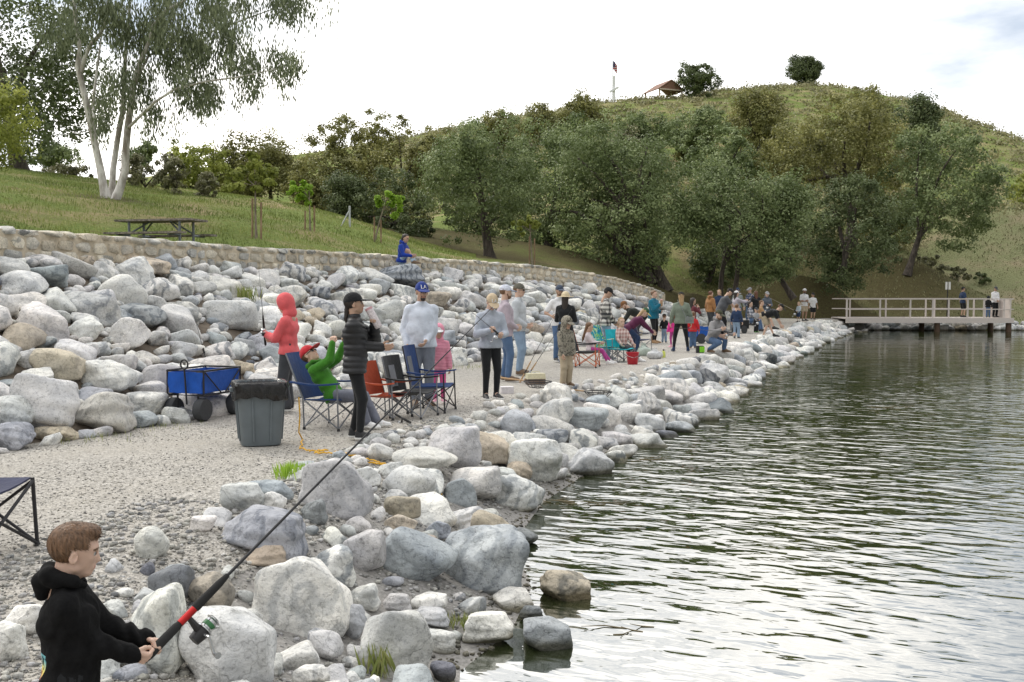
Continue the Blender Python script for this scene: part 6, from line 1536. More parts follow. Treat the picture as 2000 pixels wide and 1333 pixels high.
gk = G(1192, 708); camp_chair('camp chair draped in a blue and green patterned towel', gk['x'], gk['y'] + 0.35, gk['z'], -35, towel_mat(), M_STEEL, s=0.95, recline=0.2)
gk = G(1216, 708); camp_chair('low turquoise chair under the girl in plaid', gk['x'] - 0.05, gk['y'] + 0.05, gk['z'], -60, F_TURQ, M_STEEL, s=0.85, arm=False)
gk = G(1252, 690); camp_chair('dark blue camp chair behind the plastic bags', gk['x'], gk['y'] + 0.6, gk['z'], -50, F_NAVY, M_STEEL, s=0.9)

# trash can
gk = G(495, 876); tc_ = empty('trash_can', (gk['x'], gk['y'] + 0.3, gk['z']), 0.35); prop(tc_, 'grey plastic trash can lined with a black bag', 'trash can')
M_CAN = simple('grey_can_plastic', (0.125, 0.15, 0.165), 0.5, var=0.12, scale=5, bmp=0.15, bscale=30)
MB().lathe([(0.19, 0.0), (0.215, 0.012), (0.222, 0.05), (0.262, 0.60), (0.268, 0.66), (0.285, 0.665), (0.285, 0.70), (0.268, 0.705), (0.255, 0.70), (0.25, 0.6)], 40, sq=5).build('body', M_CAN, tc_)
for a in range(4):
    for off_ in (-0.09, 0.09):
        R = Matrix.Rotation(a * math.pi / 2, 3, 'Z')
        MB().tube([R @ Vector((0.228, off_, 0.06)), R @ Vector((0.264, off_ * 1.15, 0.58))], 0.012, 6).build('rib', M_CAN, tc_)
for s in (-1, 1): MB().box((s * 0.30, 0, 0.63), (0.05, 0.16, 0.045)).build('handle', M_CAN, tc_)
M_BAG = simple('black_bag_film', (0.012, 0.012, 0.013), 0.22, var=0.3)
br = np.random.default_rng(4); prof = [(0.15, 0.50), (0.235, 0.66), (0.268, 0.715), (0.292, 0.715), (0.300, 0.68), (0.292, 0.61), (0.298, 0.54), (0.285, 0.535)]
Vb_, n_ = [], 72
for i, (r, z) in enumerate(prof):
    for k in range(n_):
        a = 2 * math.pi * k / n_; m = (abs(math.cos(a)) ** 5 + abs(math.sin(a)) ** 5) ** -0.2
        wv = 0.005 * math.sin(a * 19 + i) + 0.005 * math.sin(a * 31 + 2.2 * i) + br.normal(0, 0.002); zz = z + (0.022 * math.sin(a * 3 + 1) + 0.010 * math.sin(a * 13 + i) if i > 3 else 0)
        Vb_.append(((r + wv) * m * math.cos(a), (r + wv) * m * math.sin(a), zz))
Fb_ = [(i * n_ + k, i * n_ + (k + 1) % n_, (i + 1) * n_ + (k + 1) % n_, (i + 1) * n_ + k) for i in range(len(prof) - 1) for k in range(n_)]
MB().add(Vb_, Fb_).build('bag_liner', M_BAG, tc_, angle=80)

# wagon
gk = G(385, 822); wg = empty('wagon', (gk['x'], gk['y'] + 0.35, gk['z']), math.radians(-108)); prop(wg, 'blue folding wagon with chunky black wheels at the foot of the bank', 'wagon')
M_WB = C('wagon_blue', (0.015, 0.09, 0.42)); wz0, wz1, wl, ww = 0.37, 0.64, 0.42, 0.25
for nm, g in (('side_panel', [[(-wl, -ww, wz0), (wl, -ww, wz0)], [(-wl, -ww - 0.02, wz1), (wl, -ww - 0.02, wz1)]]), ('side_panel', [[(-wl, ww, wz0), (wl, ww, wz0)], [(-wl, ww + 0.02, wz1), (wl, ww + 0.02, wz1)]]),
              ('end_panel', [[(-wl, -ww, wz0), (-wl, ww, wz0)], [(-wl, -ww - 0.02, wz1), (-wl, ww + 0.02, wz1)]]), ('end_panel', [[(wl, -ww, wz0), (wl, ww, wz0)], [(wl, -ww - 0.02, wz1), (wl, ww + 0.02, wz1)]]), ('floor_panel', [[(-wl, -ww, wz0), (wl, -ww, wz0)], [(-wl, ww, wz0), (wl, ww, wz0)]])):
    q = [[tuple(Vector(g[0][0]).lerp(Vector(g[0][1]), j / 8).lerp(Vector(g[1][0]).lerp(Vector(g[1][1]), j / 8), i / 4) + Vector((0.008 * math.sin(j * 2.3 + i), 0.008 * math.sin(j * 1.7 + 2 * i), 0))) for j in range(9)] for i in range(5)]
    MB().sheet(q, 0.012).build(nm, M_WB, wg, angle=60)
rim = [(-wl, -ww - .03, wz1 + .02), (wl, -ww - .03, wz1 + .02), (wl, ww + .03, wz1 + .02), (-wl, ww + .03, wz1 + .02), (-wl, -ww - .03, wz1 + .02)]
MB().tube(rim, 0.014).build('top_rail', M_DARKTUBE, wg); MB().tube([(a, b, wz0 - 0.03) for a, b, c in rim], 0.014).build('bottom_rail', M_DARKTUBE, wg)
for sx in (-1, 1):
    for sy in (-1, 1): MB().tube([(sx * wl, sy * (ww + .03), wz0 - .03), (sx * wl, sy * (ww + .03), wz1 + .02)], 0.012).build('upright', M_DARKTUBE, wg)
for sy in (-1, 1):
    for sx in (-1, 1): MB().tube([(sx * 0.05, sy * (ww + .04), wz0 - .02), (sx * wl * 0.95, sy * (ww + .04), wz1)], 0.009).build('brace', M_DARKTUBE, wg)
M_TYRE = simple('dark_tyre', (0.045, 0.048, 0.052), 0.8)
for sx in (-1, 1):
    for sy in (-1, 1):
        R = Matrix.Rotation(math.pi / 2, 3, 'X'); c = Vector((sx * (wl - 0.05), sy * (ww - 0.03), 0.15))
        wo = empty('wheel'); wo.parent = wg; wo.location = c
        o = MB().lathe([(0.08, -0.06), (0.138, -0.06), (0.15, -0.035), (0.15, 0.035), (0.138, 0.06), (0.08, 0.06)], 28, (0, 0, 0), R).build('tyre', M_TYRE, wo)
        MB().lathe([(0.02, -0.045), (0.072, -0.035), (0.076, 0.0), (0.072, 0.035), (0.02, 0.045)], 12, (0, 0, 0), R).build('rim', M_STEEL, wo)
        MB().tube([c + Vector((0, -sy * 0.06, 0)), c + Vector((0, -sy * 0.06, 0.2))], 0.014).build('fork', M_DARKTUBE, wg)
MB().tube([(wl + 0.02, 0.03, 0.22), (wl + 0.06, 0.03, 0.70)], 0.012).build('handle_bar', M_DARKTUBE, wg)
hh_ = [(wl + 0.06 + 0.0, 0.03 + 0.055 * math.sin(a), 0.75 - 0.055 * math.cos(a) * 1.1) for a in np.linspace(0, 2 * math.pi, 17)]
MB().tube(hh_, 0.012).build('handle_grip', M_BLKPL, wg)
tb = mesh_obj('tackle_bag', MB().box((0, 0, 0), (0.3, 0.2, 0.16)).build('tackle_bag_tmp', F_BLK).data); bpy.data.objects.remove(bpy.data.objects['tackle_bag_tmp'])
tb.matrix_world = wg.matrix_basis @ Matrix.Translation((-0.1, 0, 0.53)); prop(tb, 'black bag lying inside the blue wagon', 'bag')

# rods
M_ROD = simple('graphite_rod', (0.012, 0.012, 0.014), 0.3); M_CORK = simple('cork', (0.45, 0.30, 0.17), 0.8); M_FOAM = simple('black_foam', (0.018, 0.018, 0.018), 0.9); M_REDANO = simple('red_anodised', (0.45, 0.02, 0.02), 0.3, 0.6); M_LINE = simple('green_line', (0.04, 0.17, 0.06), 0.4)
M_PALEROD = simple('pale_rod', (0.42, 0.36, 0.28), 0.4)
def rod(label, p0, p1, r0=0.006, bendv=(0, 0, 0), grip=0.3, reel=True, mat=None, handle=None, group='fishing rods', fine=False):
    p0, p1 = Vector(p0), Vector(p1); L_ = (p1 - p0).length; d = (p1 - p0).normalized()
    root = empty('fishing_rod', p0); prop(root, label, 'fishing rod', group)
    def part(mb, nm, m, par=root):
        o = mb.build(nm, m, par)
        if par is root: o.matrix_parent_inverse = Matrix.Translation(-p0)
        return o
    pts = [p0.lerp(p1, t) + Vector(bendv) * t * t for t in np.linspace(0, 1, 14)]
    part(MB().tube(pts, [r0 * (1 - 0.78 * t) for t in np.linspace(0, 1, 14)], 8), 'blank', mat or M_ROD)
    hm_ = handle or M_FOAM
    part(MB().tube([p0 - d * 0.02, p0 + d * 0.01, p0 + d * grip * 0.45, p0 + d * grip * 0.5], [r0 * 2.0, r0 * 2.5, r0 * 2.2, r0 * 1.6], 10), 'butt_grip', hm_)
    part(MB().tube([p0 + d * grip * 0.72, p0 + d * grip * 0.76, p0 + d * grip * 1.15, p0 + d * grip * 1.3], [r0 * 1.6, r0 * 2.3, r0 * 2.0, r0 * 1.3], 10), 'fore_grip', hm_)
    sd_ = d.cross(Vector((0, 0, 1))); sd_ = sd_.normalized() if sd_.length > 1e-3 else Vector((1, 0, 0)); dn = sd_.cross(d).normalized()
    if dn.z > 0: dn = -dn
    if reel:
        k = r0 / 0.006; c = p0 + d * grip * 0.62 + dn * 0.075 * k
        part(MB().tube([p0 + d * grip * 0.5, p0 + d * grip * 0.74], r0 * 1.9, 10), 'reel_seat', M_REDANO if fine else M_BLKPL)
        rl = part(MB().tube([p0 + d * grip * 0.62, c - dn * 0.02 * k], [0.007 * k, 0.012 * k], 8).tube([c - d * 0.03 * k, c + d * 0.01 * k], [0.018 * k, 0.024 * k], 12), 'reel', M_BLKPL)
        part(MB().tube([c + d * 0.012 * k, c + d * 0.016 * k, c + d * 0.02 * k, c + d * 0.046 * k, c + d * 0.05 * k, c + d * 0.056 * k], [0.026 * k, 0.026 * k, 0.018 * k, 0.018 * k, 0.024 * k, 0.016 * k], 16), 'spool', M_SILVER, rl)
        part(MB().tube([c + d * 0.024 * k, c + d * 0.038 * k], 0.0200 * k, 16), 'wound_line', M_LINE if fine else M_SILVER, rl)
        part(MB().tube([c, c + sd_ * 0.045 * k, c + sd_ * 0.05 * k + dn * 0.05 * k - d * 0.02 * k, c + sd_ * 0.075 * k + dn * 0.05 * k - d * 0.02 * k], [0.006 * k, 0.005 * k, 0.005 * k, 0.011 * k], 8), 'crank', M_SILVER, rl)
        part(MB().tube([c + d * 0.02 * k + sd_ * 0.03 * k, c + d * 0.05 * k + dn * 0.032 * k, c + d * 0.02 * k - sd_ * 0.03 * k], 0.0022 * k, 6), 'bail', M_SILVER, rl)
    for t in (0.42, 0.56, 0.68, 0.78, 0.87, 0.94, 1.0):
        q = p0.lerp(p1, t) + Vector(bendv) * t * t; rg = 0.010 * (1.25 - t)
        ring = [q + dn * (rg + 0.004) + (dn * math.cos(a) + sd_ * math.sin(a)) * rg for a in np.linspace(0, 2 * math.pi, 9)]
        part(MB().tube(ring, 0.0012 + r0 * 0.08, 5, cap=False), 'guide', M_SILVER)
    return root
hb = (BOY['handL'] + BOY['handR']) / 2
tipb = at(962, 600, 4.75); dv = (tipb - hb).normalized()
rod('long black rod with red reel seat held by the boy in black hoodie', hb - dv * 0.02, tipb, 0.0075, grip=0.30, fine=True)
def held(label, who, u, v, D, **k):
    h = (who['handL'] + who['handR']) / 2; t = at(u, v, D); d = (t - h).normalized(); return rod(label, h - d * 0.12, t, k.pop('r0', 0.007), **k)
held('rod held by the child in coral red', P_RED, 505, 520, 13.6, grip=0.34)
held('rod held by the woman in pale grey', P_GREYW, 905, 596, 13.4, grip=0.30)
held('rod held by the teenager in charcoal', P_TEEN, 1420, 560, 44, r0=0.012)
held('long pale rod held out by the woman in the white hat', P_WH, 1482, 558, 40, r0=0.012, mat=M_PALEROD)
held('rod held by the toddler in pale blue', P_W3, 1490, 575, 50, r0=0.014, mat=M_PALEROD)
held('rod held by the small child in grey tee', P_GK, 1440, 600, 38, r0=0.011)
held('rod held low by the crouching man', P_KNEEL, 1310, 640, 26, r0=0.008)
def leaning(label, u0, v0, u1, v1, dy=0.4, **k):
    p = G(u0, v0); t = at(u1, v1, p['y'] + dy); return rod(label, (p['x'], p['y'], p['z'] + 0.02), t, 0.007, **k)
leaning('first of two dark rods leaning over the tackle box', 1016, 748, 1098, 590, handle=M_CORK, grip=0.35)
leaning('second of two dark rods leaning over the tackle box', 1024, 746, 1122, 596, 0.7, handle=M_CORK, grip=0.35)
leaning('rod lying on the gravel below the rust red chair', 800, 828, 755, 800, 0.35, grip=0.25)
leaning('thin rod standing in the boulder bank above the wagon', 405, 715, 376, 605, 0.6, reel=False)

# small things by the people
def thing1(name, label, cat, mb, mat, loc, rz=0, group=None):
    o = mb.build(name, mat); o.location = loc; o.rotation_euler = (0, 0, rz); prop(o, label, cat, group); return o
gk = G(1046, 752); tbx = empty('tackle_box', (gk['x'], gk['y'] + 0.1, gk['z']), 0.2); prop(tbx, 'cream tackle box standing on the path by the leaning rods', 'tackle box')
M_CREAM = simple('cream_plastic', (0.66, 0.62, 0.44), 0.5); MB().box((0, 0, 0.05), (0.34, 0.2, 0.10)).build('tray', simple('brown_plastic', (0.14, 0.09, 0.06), 0.5), tbx); MB().box((0, 0, 0.155), (0.35, 0.21, 0.10), taper=0.94).build('lid', M_CREAM, tbx); MB().tube([(-0.08, 0, 0.205), (-0.07, 0, 0.235), (0.07, 0, 0.235), (0.08, 0, 0.205)], 0.008, 6).build('handle', M_CREAM, tbx)
gk = G(990, 770); bxo = empty('bait_box', (gk['x'], gk['y'] + 0.1, gk['z']), 0.15); prop(bxo, 'white cardboard box on the path behind the woman in grey', 'box'); MB().box((0, 0, 0.05), (0.21, 0.16, 0.10)).build('carton', simple('white_card', (0.66, 0.64, 0.66), 0.7), bxo); MB().box((0, 0, 0.105), (0.215, 0.165, 0.014)).build('lid', simple('white_card', (0.7, 0.7, 0.7), 0.7), bxo)
gk = G(1237, 713); bk = empty('bucket', (gk['x'], gk['y'] + 0.15, gk['z'])); prop(bk, 'red plastic bucket in front of the girl in plaid', 'bucket')
M_RB = simple('red_plastic', (0.42, 0.012, 0.025), 0.4); MB().lathe([(0.11, 0), (0.118, 0.01), (0.145, 0.26), (0.155, 0.265), (0.155, 0.285), (0.145, 0.285), (0.138, 0.26), (0.11, 0.03)], 24).build('pail', M_RB, bk); MB().tube([(0.15, 0, 0.25), (0.12, -0.1, 0.2), (0, -0.165, 0.16), (-0.12, -0.1, 0.2), (-0.15, 0, 0.25)], 0.004, 6).build('bail_handle', M_SILVER, bk)
gk = G(1368, 690); sb = empty('bucket', (gk['x'], gk['y'] + 0.1, gk['z'])); prop(sb, 'small black and lime green bait bucket by the crouching man', 'bucket'); MB().box((0, 0, 0.10), (0.2, 0.15, 0.2)).build('pail', M_BLKPL, sb); MB().box((0.05, -0.078, 0.10), (0.14, 0.012, 0.16)).build('front_panel', simple('lime_plastic', (0.22, 0.62, 0.02), 0.4), sb)
def bag(label, u, v, wd, h, col, seed):
    g_ = G(u, v); r = np.random.default_rng(seed); V, Fa = ICO[4]; W = V.copy(); W *= (1 + 0.10 * np.sin(W @ r.normal(size=3) * 6) + 0.07 * np.sin(W @ r.normal(size=3) * 11))[:, None]; W = W * np.array([wd, wd * 0.6, h]); W[:, 2] = np.maximum(W[:, 2] + h * 0.8, 0); top_ = W[:, 2] > h * 1.35; W[top_, :2] *= 0.6
    rt = empty('plastic_bag', (g_['x'], g_['y'] + 0.15, g_['z'])); prop(rt, label, 'bag')
    mesh_obj('sack', np_mesh('sack', W, Fa, [col]), rt)
    for s in (-1, 1): MB().tube([(s * wd * 0.35, 0, h * 1.5), (s * wd * 0.28, 0, h * 2.1), (s * wd * 0.1, 0, h * 2.15), (s * wd * 0.08, 0, h * 1.5)], 0.012, 6).build('handle', col, rt)
M_WBAG = simple('white_film', (0.60, 0.61, 0.62), 0.35); bag('white plastic shopping bag with a pink curl mark on the path', 1280, 702, 0.20, 0.13, M_WBAG, 1); bag('pale green plastic bag behind the white shopping bag', 1258, 696, 0.18, 0.16, simple('mint_film', (0.50, 0.58, 0.52), 0.35), 2)
gk = G(1296, 699); bo = empty('bottle', (gk['x'], gk['y'], gk['z'])); prop(bo, 'yellow green bottle beside the white shopping bag', 'bottle'); MB().lathe([(0.045, 0), (0.05, 0.01), (0.05, 0.14), (0.02, 0.18)], 14).build('flask', simple('yellow_plastic', (0.55, 0.60, 0.12), 0.3), bo); MB().lathe([(0.024, 0.18), (0.024, 0.215)], 12).build('cap', M_BLKPL, bo)
def cup(label, who, hand_, mat, h=0.2, r=0.038, tilt=(0, 0)):
    o = empty('cup', who[hand_]); prop(o, label, 'cup'); o.rotation_euler = (tilt[0], tilt[1], 0); MB().lathe([(r * 0.8, -h / 2), (r, -h / 2 + 0.02), (r, h / 2), (r * 0.9, h / 2 + 0.008)], 18).build('tumbler', mat, o); MB().lathe([(r * 1.04, h / 2 - 0.004), (r * 1.04, h / 2 + 0.02), (r * 0.5, h / 2 + 0.026)], 18).build('lid', simple('pink_lid', (0.62, 0.35, 0.38), 0.4), o)
cup('pale patterned tumbler at the lips of the woman in black', P_PUFF, 'handL', simple('pale_tumbler', (0.62, 0.56, 0.57), 0.4, var=0.3, scale=60), 0.24, 0.045, (0, -0.5))
cup('brown paper cup held by the woman in teal', P_TEAL, 'handR', simple('brown_cup', (0.35, 0.22, 0.12), 0.6), 0.2, 0.045)
# shoulder bag of the woman in sage
gk = P_OLIVE['root'].location; hb_ = empty('shoulder_bag', (gk.x + 0.17, gk.y - 0.2, gk.z + 0.80)); prop(hb_, 'small grey shoulder bag on the hip of the woman in sage green', 'bag'); MB().box((0, 0, 0.09), (0.24, 0.08, 0.18), taper=0.9).build('pouch', C('grey_leather', (0.22, 0.24, 0.23)), hb_); MB().box((0, -0.045, 0.125), (0.23, 0.014, 0.1)).build('flap', C('grey_leather', (0.22, 0.24, 0.23)), hb_); MB().tube([(-0.1, 0, 0.17), (-0.2, 0.06, 0.4), (-0.32, 0.14, 0.66)], 0.01, 6).build('strap', C('grey_leather', (0.22, 0.24, 0.23)), hb_)
# carts by the crowd
def cart(label, u, v, col, yaw):
    g_ = G(u, v); rt = empty('cart', (g_['x'], g_['y'] + 0.3, g_['z']), yaw); prop(rt, label, 'cart')
    for s in (-1, 1):
        w_ = empty('wheel'); w_.parent = rt; w_.location = (0, s * 0.25, 0.16); R = Matrix.Rotation(math.pi / 2, 3, 'X')
        MB().lathe([(0.12, -0.03), (0.16, -0.025), (0.16, 0.025), (0.12, 0.03)], 20, (0, 0, 0), R).build('tyre', M_TYRE, w_); MB().lathe([(0.02, -0.02), (0.12, -0.01), (0.12, 0.01), (0.02, 0.02)], 12, (0, 0, 0), R).build('rim', M_STEEL, w_)
    g = [[(-0.3 + 0.6 * j / 4, -0.22, 0.2 + 0.34 * i / 2) for j in range(5)] for i in range(3)]; MB().sheet(g, 0.012).build('side_panel', col, rt); g = [[(-0.3 + 0.6 * j / 4, 0.22, 0.2 + 0.34 * i / 2) for j in range(5)] for i in range(3)]; MB().sheet(g, 0.012).build('side_panel', col, rt); MB().box((0, 0, 0.2), (0.62, 0.46, 0.02)).build('bed', M_BLKPL, rt)
    MB().tube([(0.3, 0, 0.2), (0.5, 0, 0.7), (0.5, 0.1, 0.75)], 0.012, 6).build('handle', M_DARKTUBE, rt)
cart('blue beach cart behind the child in the red jacket', 1366, 672, C('cart_blue', (0.02, 0.10, 0.42)), 0.3); cart('dark grey tackle cart beside the navy jacketed child', 1424, 656, F_GRY, 1.0); cart('black pushcart near the seated crowd', 1448, 652, F_BLK, 0.6)
# landing nets
def net(label, u, v, yaw, rr_):
    g_ = G(u, v); rt = empty('landing_net', (g_['x'], g_['y'], g_['z'] + 0.12), yaw); prop(rt, label, 'net')
    hoop = [(0.25 * math.cos(a), 0.19 * math.sin(a), 0.06) for a in np.linspace(0, 2 * math.pi, 25)]; MB().tube(hoop, 0.009, 6).build('hoop', M_DARKTUBE, rt); MB().tube([(-0.25, 0, 0.06), (-0.85, 0, 0.10)], [0.012, 0.016], 8).build('handle', M_CORK, rt)
    mb = MB()
    for k in range(14):
        a = 2 * math.pi * k / 14; mb.tube([(0.25 * math.cos(a), 0.19 * math.sin(a), 0.06), (0.15 * math.cos(a), 0.11 * math.sin(a), -0.04), (0, 0, -0.06)], 0.004, 4)
    for q in (0.75, 0.5, 0.28): mb.tube([(0.25 * q * math.cos(a), 0.19 * q * math.sin(a), 0.06 - 0.13 * (1 - q)) for a in np.linspace(0, 2 * math.pi, 19)], 0.004, 4)
    o = mb.build('mesh_bag', M_BLKPL, rt)
net('black landing net lying on the boulders below the camouflage boy', 1168, 786, -0.4, 0); net('landing net with wooden handle on the rocks beside the tackle box', 1050, 766, -0.5, 0)
# yellow rope
M_ROPE = simple('yellow_rope', (0.72, 0.40, 0.03), 0.7)
def on_ground(pts, up_=0.02):
    out_ = []
    for u, v in pts:
        p = ground_hit(u, v); out_.append(Vector((p.x, p.y, near_z(p.x, p.y) + up_)))
    return out_
ctl = on_ground([(590, 862), (588, 880), (605, 886), (640, 884), (612, 890), (650, 890), (690, 894), (655, 886), (700, 898), (735, 906), (765, 916), (722, 908), (742, 912), (790, 924), (830, 940), (852, 962), (865, 974)])
fine_ = []
for i in range(len(ctl) - 1):
    for k in range(6): fine_.append(ctl[i].lerp(ctl[i + 1], k / 6) + Vector((0.012 * math.sin(i * 5 + k * 2), 0.012 * math.cos(i * 3 + k * 1.7), 0.01 * (k % 2))))
cp_ = Vector((tc_.location.x + 0.42, tc_.location.y + 0.1, tc_.location.z + 0.52)); rp_ = [cp_, cp_ + Vector((0.02, -0.05, -0.2)), cp_ + Vector((0.0, -0.02, -0.4))] + fine_
o = MB().tube(rp_, 0.008, 6).build('rope', M_ROPE); prop(o, 'tangled yellow rope trailing from the trash can over the gravel', 'rope')
# float
p = at(1625, 657, 47); o = mesh_obj('float_ball', np_mesh('float', ICO[3][0] * 0.13, ICO[3][1], [simple('white_float', (0.8, 0.8, 0.8), 0.3)]), None, (p.x, p.y, 0.07)); prop(o, 'small white float on the water near the bending man', 'float')

# ------------------------------------------------------------------ picnic table, post, cross, flag, shelter
M_WOOD = bark_mat('weathered_wood', (0.11, 0.095, 0.08), (0.30, 0.27, 0.235), 10, 1.0); M_GPIPE = simple('grey_pipe', (0.16, 0.18, 0.20), 0.5, 0.4)
pt = at(316, 494, 23.0); pt.z = land1(pt.x, pt.y) - 0.14
tbl = empty('picnic_table', pt, math.radians(-14)); prop(tbl, 'weathered wooden picnic table on the grass above the wall', 'table')
for k in range(5): MB().box((0, -0.30 + 0.15 * k, 0.74), (1.95, 0.14, 0.045)).build('top_plank', M_WOOD, tbl, smooth=False)
for s in (-1, 1):
    for k in (0, 1): MB().box((0.0, s * (0.58 + 0.13 * k), 0.43), (1.95, 0.12, 0.045)).build('seat_plank', M_WOOD, tbl, smooth=False)
    for sx in (-0.65, 0.65):
        MB().tube([(sx, s * 0.28, 0.72), (sx, s * 0.28, 0.0)], 0.03, 8).build('leg', M_GPIPE, tbl); MB().tube([(sx, s * 0.28, 0.40), (sx, s * 0.74, 0.40)], 0.025, 8).build('seat_arm', M_GPIPE, tbl)
        MB().tube([(sx, s * 0.25, 0.45), (sx * 0.4, s * 0.05, 0.72)], 0.02, 8).build('brace', M_GPIPE, tbl)
pp = at(683, 428, 37); pp.z = land1(pp.x, pp.y); po = empty('fence_post', pp); prop(po, 'pale metal end post with slanted brace at the edge of the lawn', 'post'); M_GAL = simple('galvanised', (0.48, 0.50, 0.52), 0.5, 0.5)
h_ = (428 - 387) / px_per_m(37); MB().tube([(0, 0, 0), (0, 0, h_)], 0.04, 8).build('upright', M_GAL, po); MB().tube([(-0.32, 0, 0.02), (-0.02, 0, h_ * 0.75)], 0.03, 8).build('brace', M_GAL, po)
D_ = 150.0; p = at(1199, 197, D_); p.z = land1(p.x, p.y) - 0.3; sc = px_per_m(D_)
cr = empty('hilltop_cross', p); prop(cr, 'tall white cross standing on the hill crest', 'cross'); M_WPAINT = simple('white_paint', (0.78, 0.80, 0.82), 0.6)
hz_ = at(1199, 149, D_).z - p.z; MB().box((0, 0, hz_ / 2), (0.36, 0.36, hz_)).build('upright', M_WPAINT, cr); ca = at(1199, 176, D_).z - p.z
MB().box((0, -0.19, ca), (1.5, 0.3, 0.3), Matrix.Rotation(math.radians(-28), 3, 'Y')).build('cross_arm', M_WPAINT, cr)
p2 = Vector((p.x - 0.1, p.y + 1.2, p.z)); fp = empty('flagpole', p2); prop(fp, 'flagpole with drooping striped flag behind the cross', 'flag'); hz2 = at(1198, 113, D_).z - p2.z
MB().tube([(0, 0, 0), (0, 0, hz2)], [0.09, 0.05], 8).build('pole', M_SILVER, fp)
def flag_mat():
    m, t, b = new_mat('striped_flag'); tcn = t.nodes.new('ShaderNodeTexCoord'); sp = t.nodes.new('ShaderNodeSeparateXYZ'); t.links.new(tcn.outputs['Generated'], sp.inputs[0])
    mu = nd(t, 'ShaderNodeMath', operation='MULTIPLY'); mu.inputs[1].default_value = 6.5; t.links.new(sp.outputs[2], mu.inputs[0]); fr = nd(t, 'ShaderNodeMath', operation='FRACT'); t.links.new(mu.outputs[0], fr.inputs[0]); gt = nd(t, 'ShaderNodeMath', operation='GREATER_THAN'); gt.inputs[1].default_value = 0.5; t.links.new(fr.outputs[0], gt.inputs[0])
    st = mixc(t, gt.outputs[0], (0.65, 0.63, 0.62), (0.42, 0.03, 0.04)); g1 = nd(t, 'ShaderNodeMath', operation='GREATER_THAN'); g1.inputs[1].default_value = 0.5; t.links.new(sp.outputs[2], g1.inputs[0]); g2 = nd(t, 'ShaderNodeMath', operation='LESS_THAN'); g2.inputs[1].default_value = 0.45; t.links.new(sp.outputs[0], g2.inputs[0]); mm = nd(t, 'ShaderNodeMath', operation='MULTIPLY'); t.links.new(g1.outputs[0], mm.inputs[0]); t.links.new(g2.outputs[0], mm.inputs[1])
    t.links.new(mixc(t, mm.outputs[0], st, (0.02, 0.03, 0.10)), b.inputs['Base Color']); b.inputs['Roughness'].default_value = 0.8; return m
g = [[(0.08 + 0.62 * j / 6, 0.12 * math.sin(j * 1.9 + i * 0.3), hz2 - 0.15 - 1.3 * i / 6 - 0.75 * (j / 6) ** 1.2) for j in range(7)] for i in range(7)]
MB().sheet(g, 0.02).build('flag_cloth', flag_mat(), fp, angle=80)
D_ = 154.0; p = at(1296, 192, D_); p.z = land1(p.x, p.y); shl = empty('picnic_shelter', p, math.radians(22)); prop(shl, 'open picnic shelter with brown gable roof on the hilltop', 'shelter'); M_BRN = simple('brown_roof', (0.22, 0.12, 0.085), 0.8, obj=False); M_BEIGE = simple('beige_beam', (0.55, 0.46, 0.38), 0.8)
rz0 = at(1296, 186, D_).z - p.z + 0.35; rz1 = at(1296, 162, D_).z - p.z
hwid, hlen = 2.3, 2.4
for s in (-1, 1):
    q = [[(s * hwid * (1 - i / 2), -hlen + 2 * hlen * j / 2, rz0 + (rz1 - rz0) * i / 2) for j in range(3)] for i in range(3)]; MB().sheet(q, 0.12).build('roof_slope', M_BRN, shl, smooth=False)
    for yy in (-1, 1): MB().box((s * (hwid - 0.35), yy * (hlen - 0.3), rz0 / 2 + 0.05), (0.2, 0.2, rz0 + 0.3)).build('post', M_BEIGE, shl); 
MB().add([(-hwid * 0.9, -hlen + 0.1, rz0 + 0.02), (hwid * 0.9, -hlen + 0.1, rz0 + 0.02), (0, -hlen + 0.1, rz1 - 0.05), (-hwid * 0.9, -hlen + 0.22, rz0 + 0.02), (hwid * 0.9, -hlen + 0.22, rz0 + 0.02), (0, -hlen + 0.22, rz1 - 0.05)], [(0, 1, 2), (5, 4, 3), (0, 3, 4, 1), (1, 4, 5, 2), (2, 5, 3, 0)]).build('gable', M_BRN, shl, smooth=False)
MB().box((0, -hlen + 0.05, rz0 + 0.02), (hwid * 1.8, 0.14, 0.2)).build('tie_beam', M_BEIGE, shl)

# ------------------------------------------------------------------ dock
DY = 58.0; dxl = at(1652, 625, DY).x; dxr = at(1980, 625, DY).x; dz = at(1800, 622, DY).z; DW = 2.6
dk = empty('dock', ((dxl + dxr) / 2, DY, 0)); prop(dk, 'pale railed fishing dock reaching over the lake', 'dock'); M_DOCK = simple('pale_dock_paint', (0.64, 0.58, 0.54), 0.7, var=0.08); M_PILE = simple('dark_pile', (0.09, 0.055, 0.035), 0.8, var=0.3)
def dp(mb, nm, m): o = mb.build(nm, m, dk, smooth=False); o.matrix_parent_inverse = Matrix.Translation(-dk.location); return o
dl = dxr - dxl; cx = (dxl + dxr) / 2
nb_ = 44
for k in range(nb_): dp(MB().box((dxl + dl * (k + 0.5) / nb_, DY + DW / 2, dz - 0.02), (dl / nb_ * 0.95, DW - 0.14, 0.04)), 'plank', M_DOCK)
for yy in (DY, DY + DW): dp(MB().box((cx, yy, dz - 0.13), (dl, 0.1, 0.29)), 'edge_beam', M_DOCK)
for yy, us in ((DY + 0.07, (1654, 1719, 1778, 1822, 1853, 1890, 1922, 1961)), (DY + DW - 0.07, (1660, 1730, 1808, 1825, 1902, 1925))):
    for u in us: dp(MB().box((at(u, 600, yy).x, yy, dz + 0.56), (0.085, 0.07, 1.10)), 'post', M_DOCK)
    for hz_, th in ((1.12, 0.065), (0.52, 0.055)): dp(MB().box((cx, yy, dz + hz_), (dl, 0.10, th)), 'rail', M_DOCK)
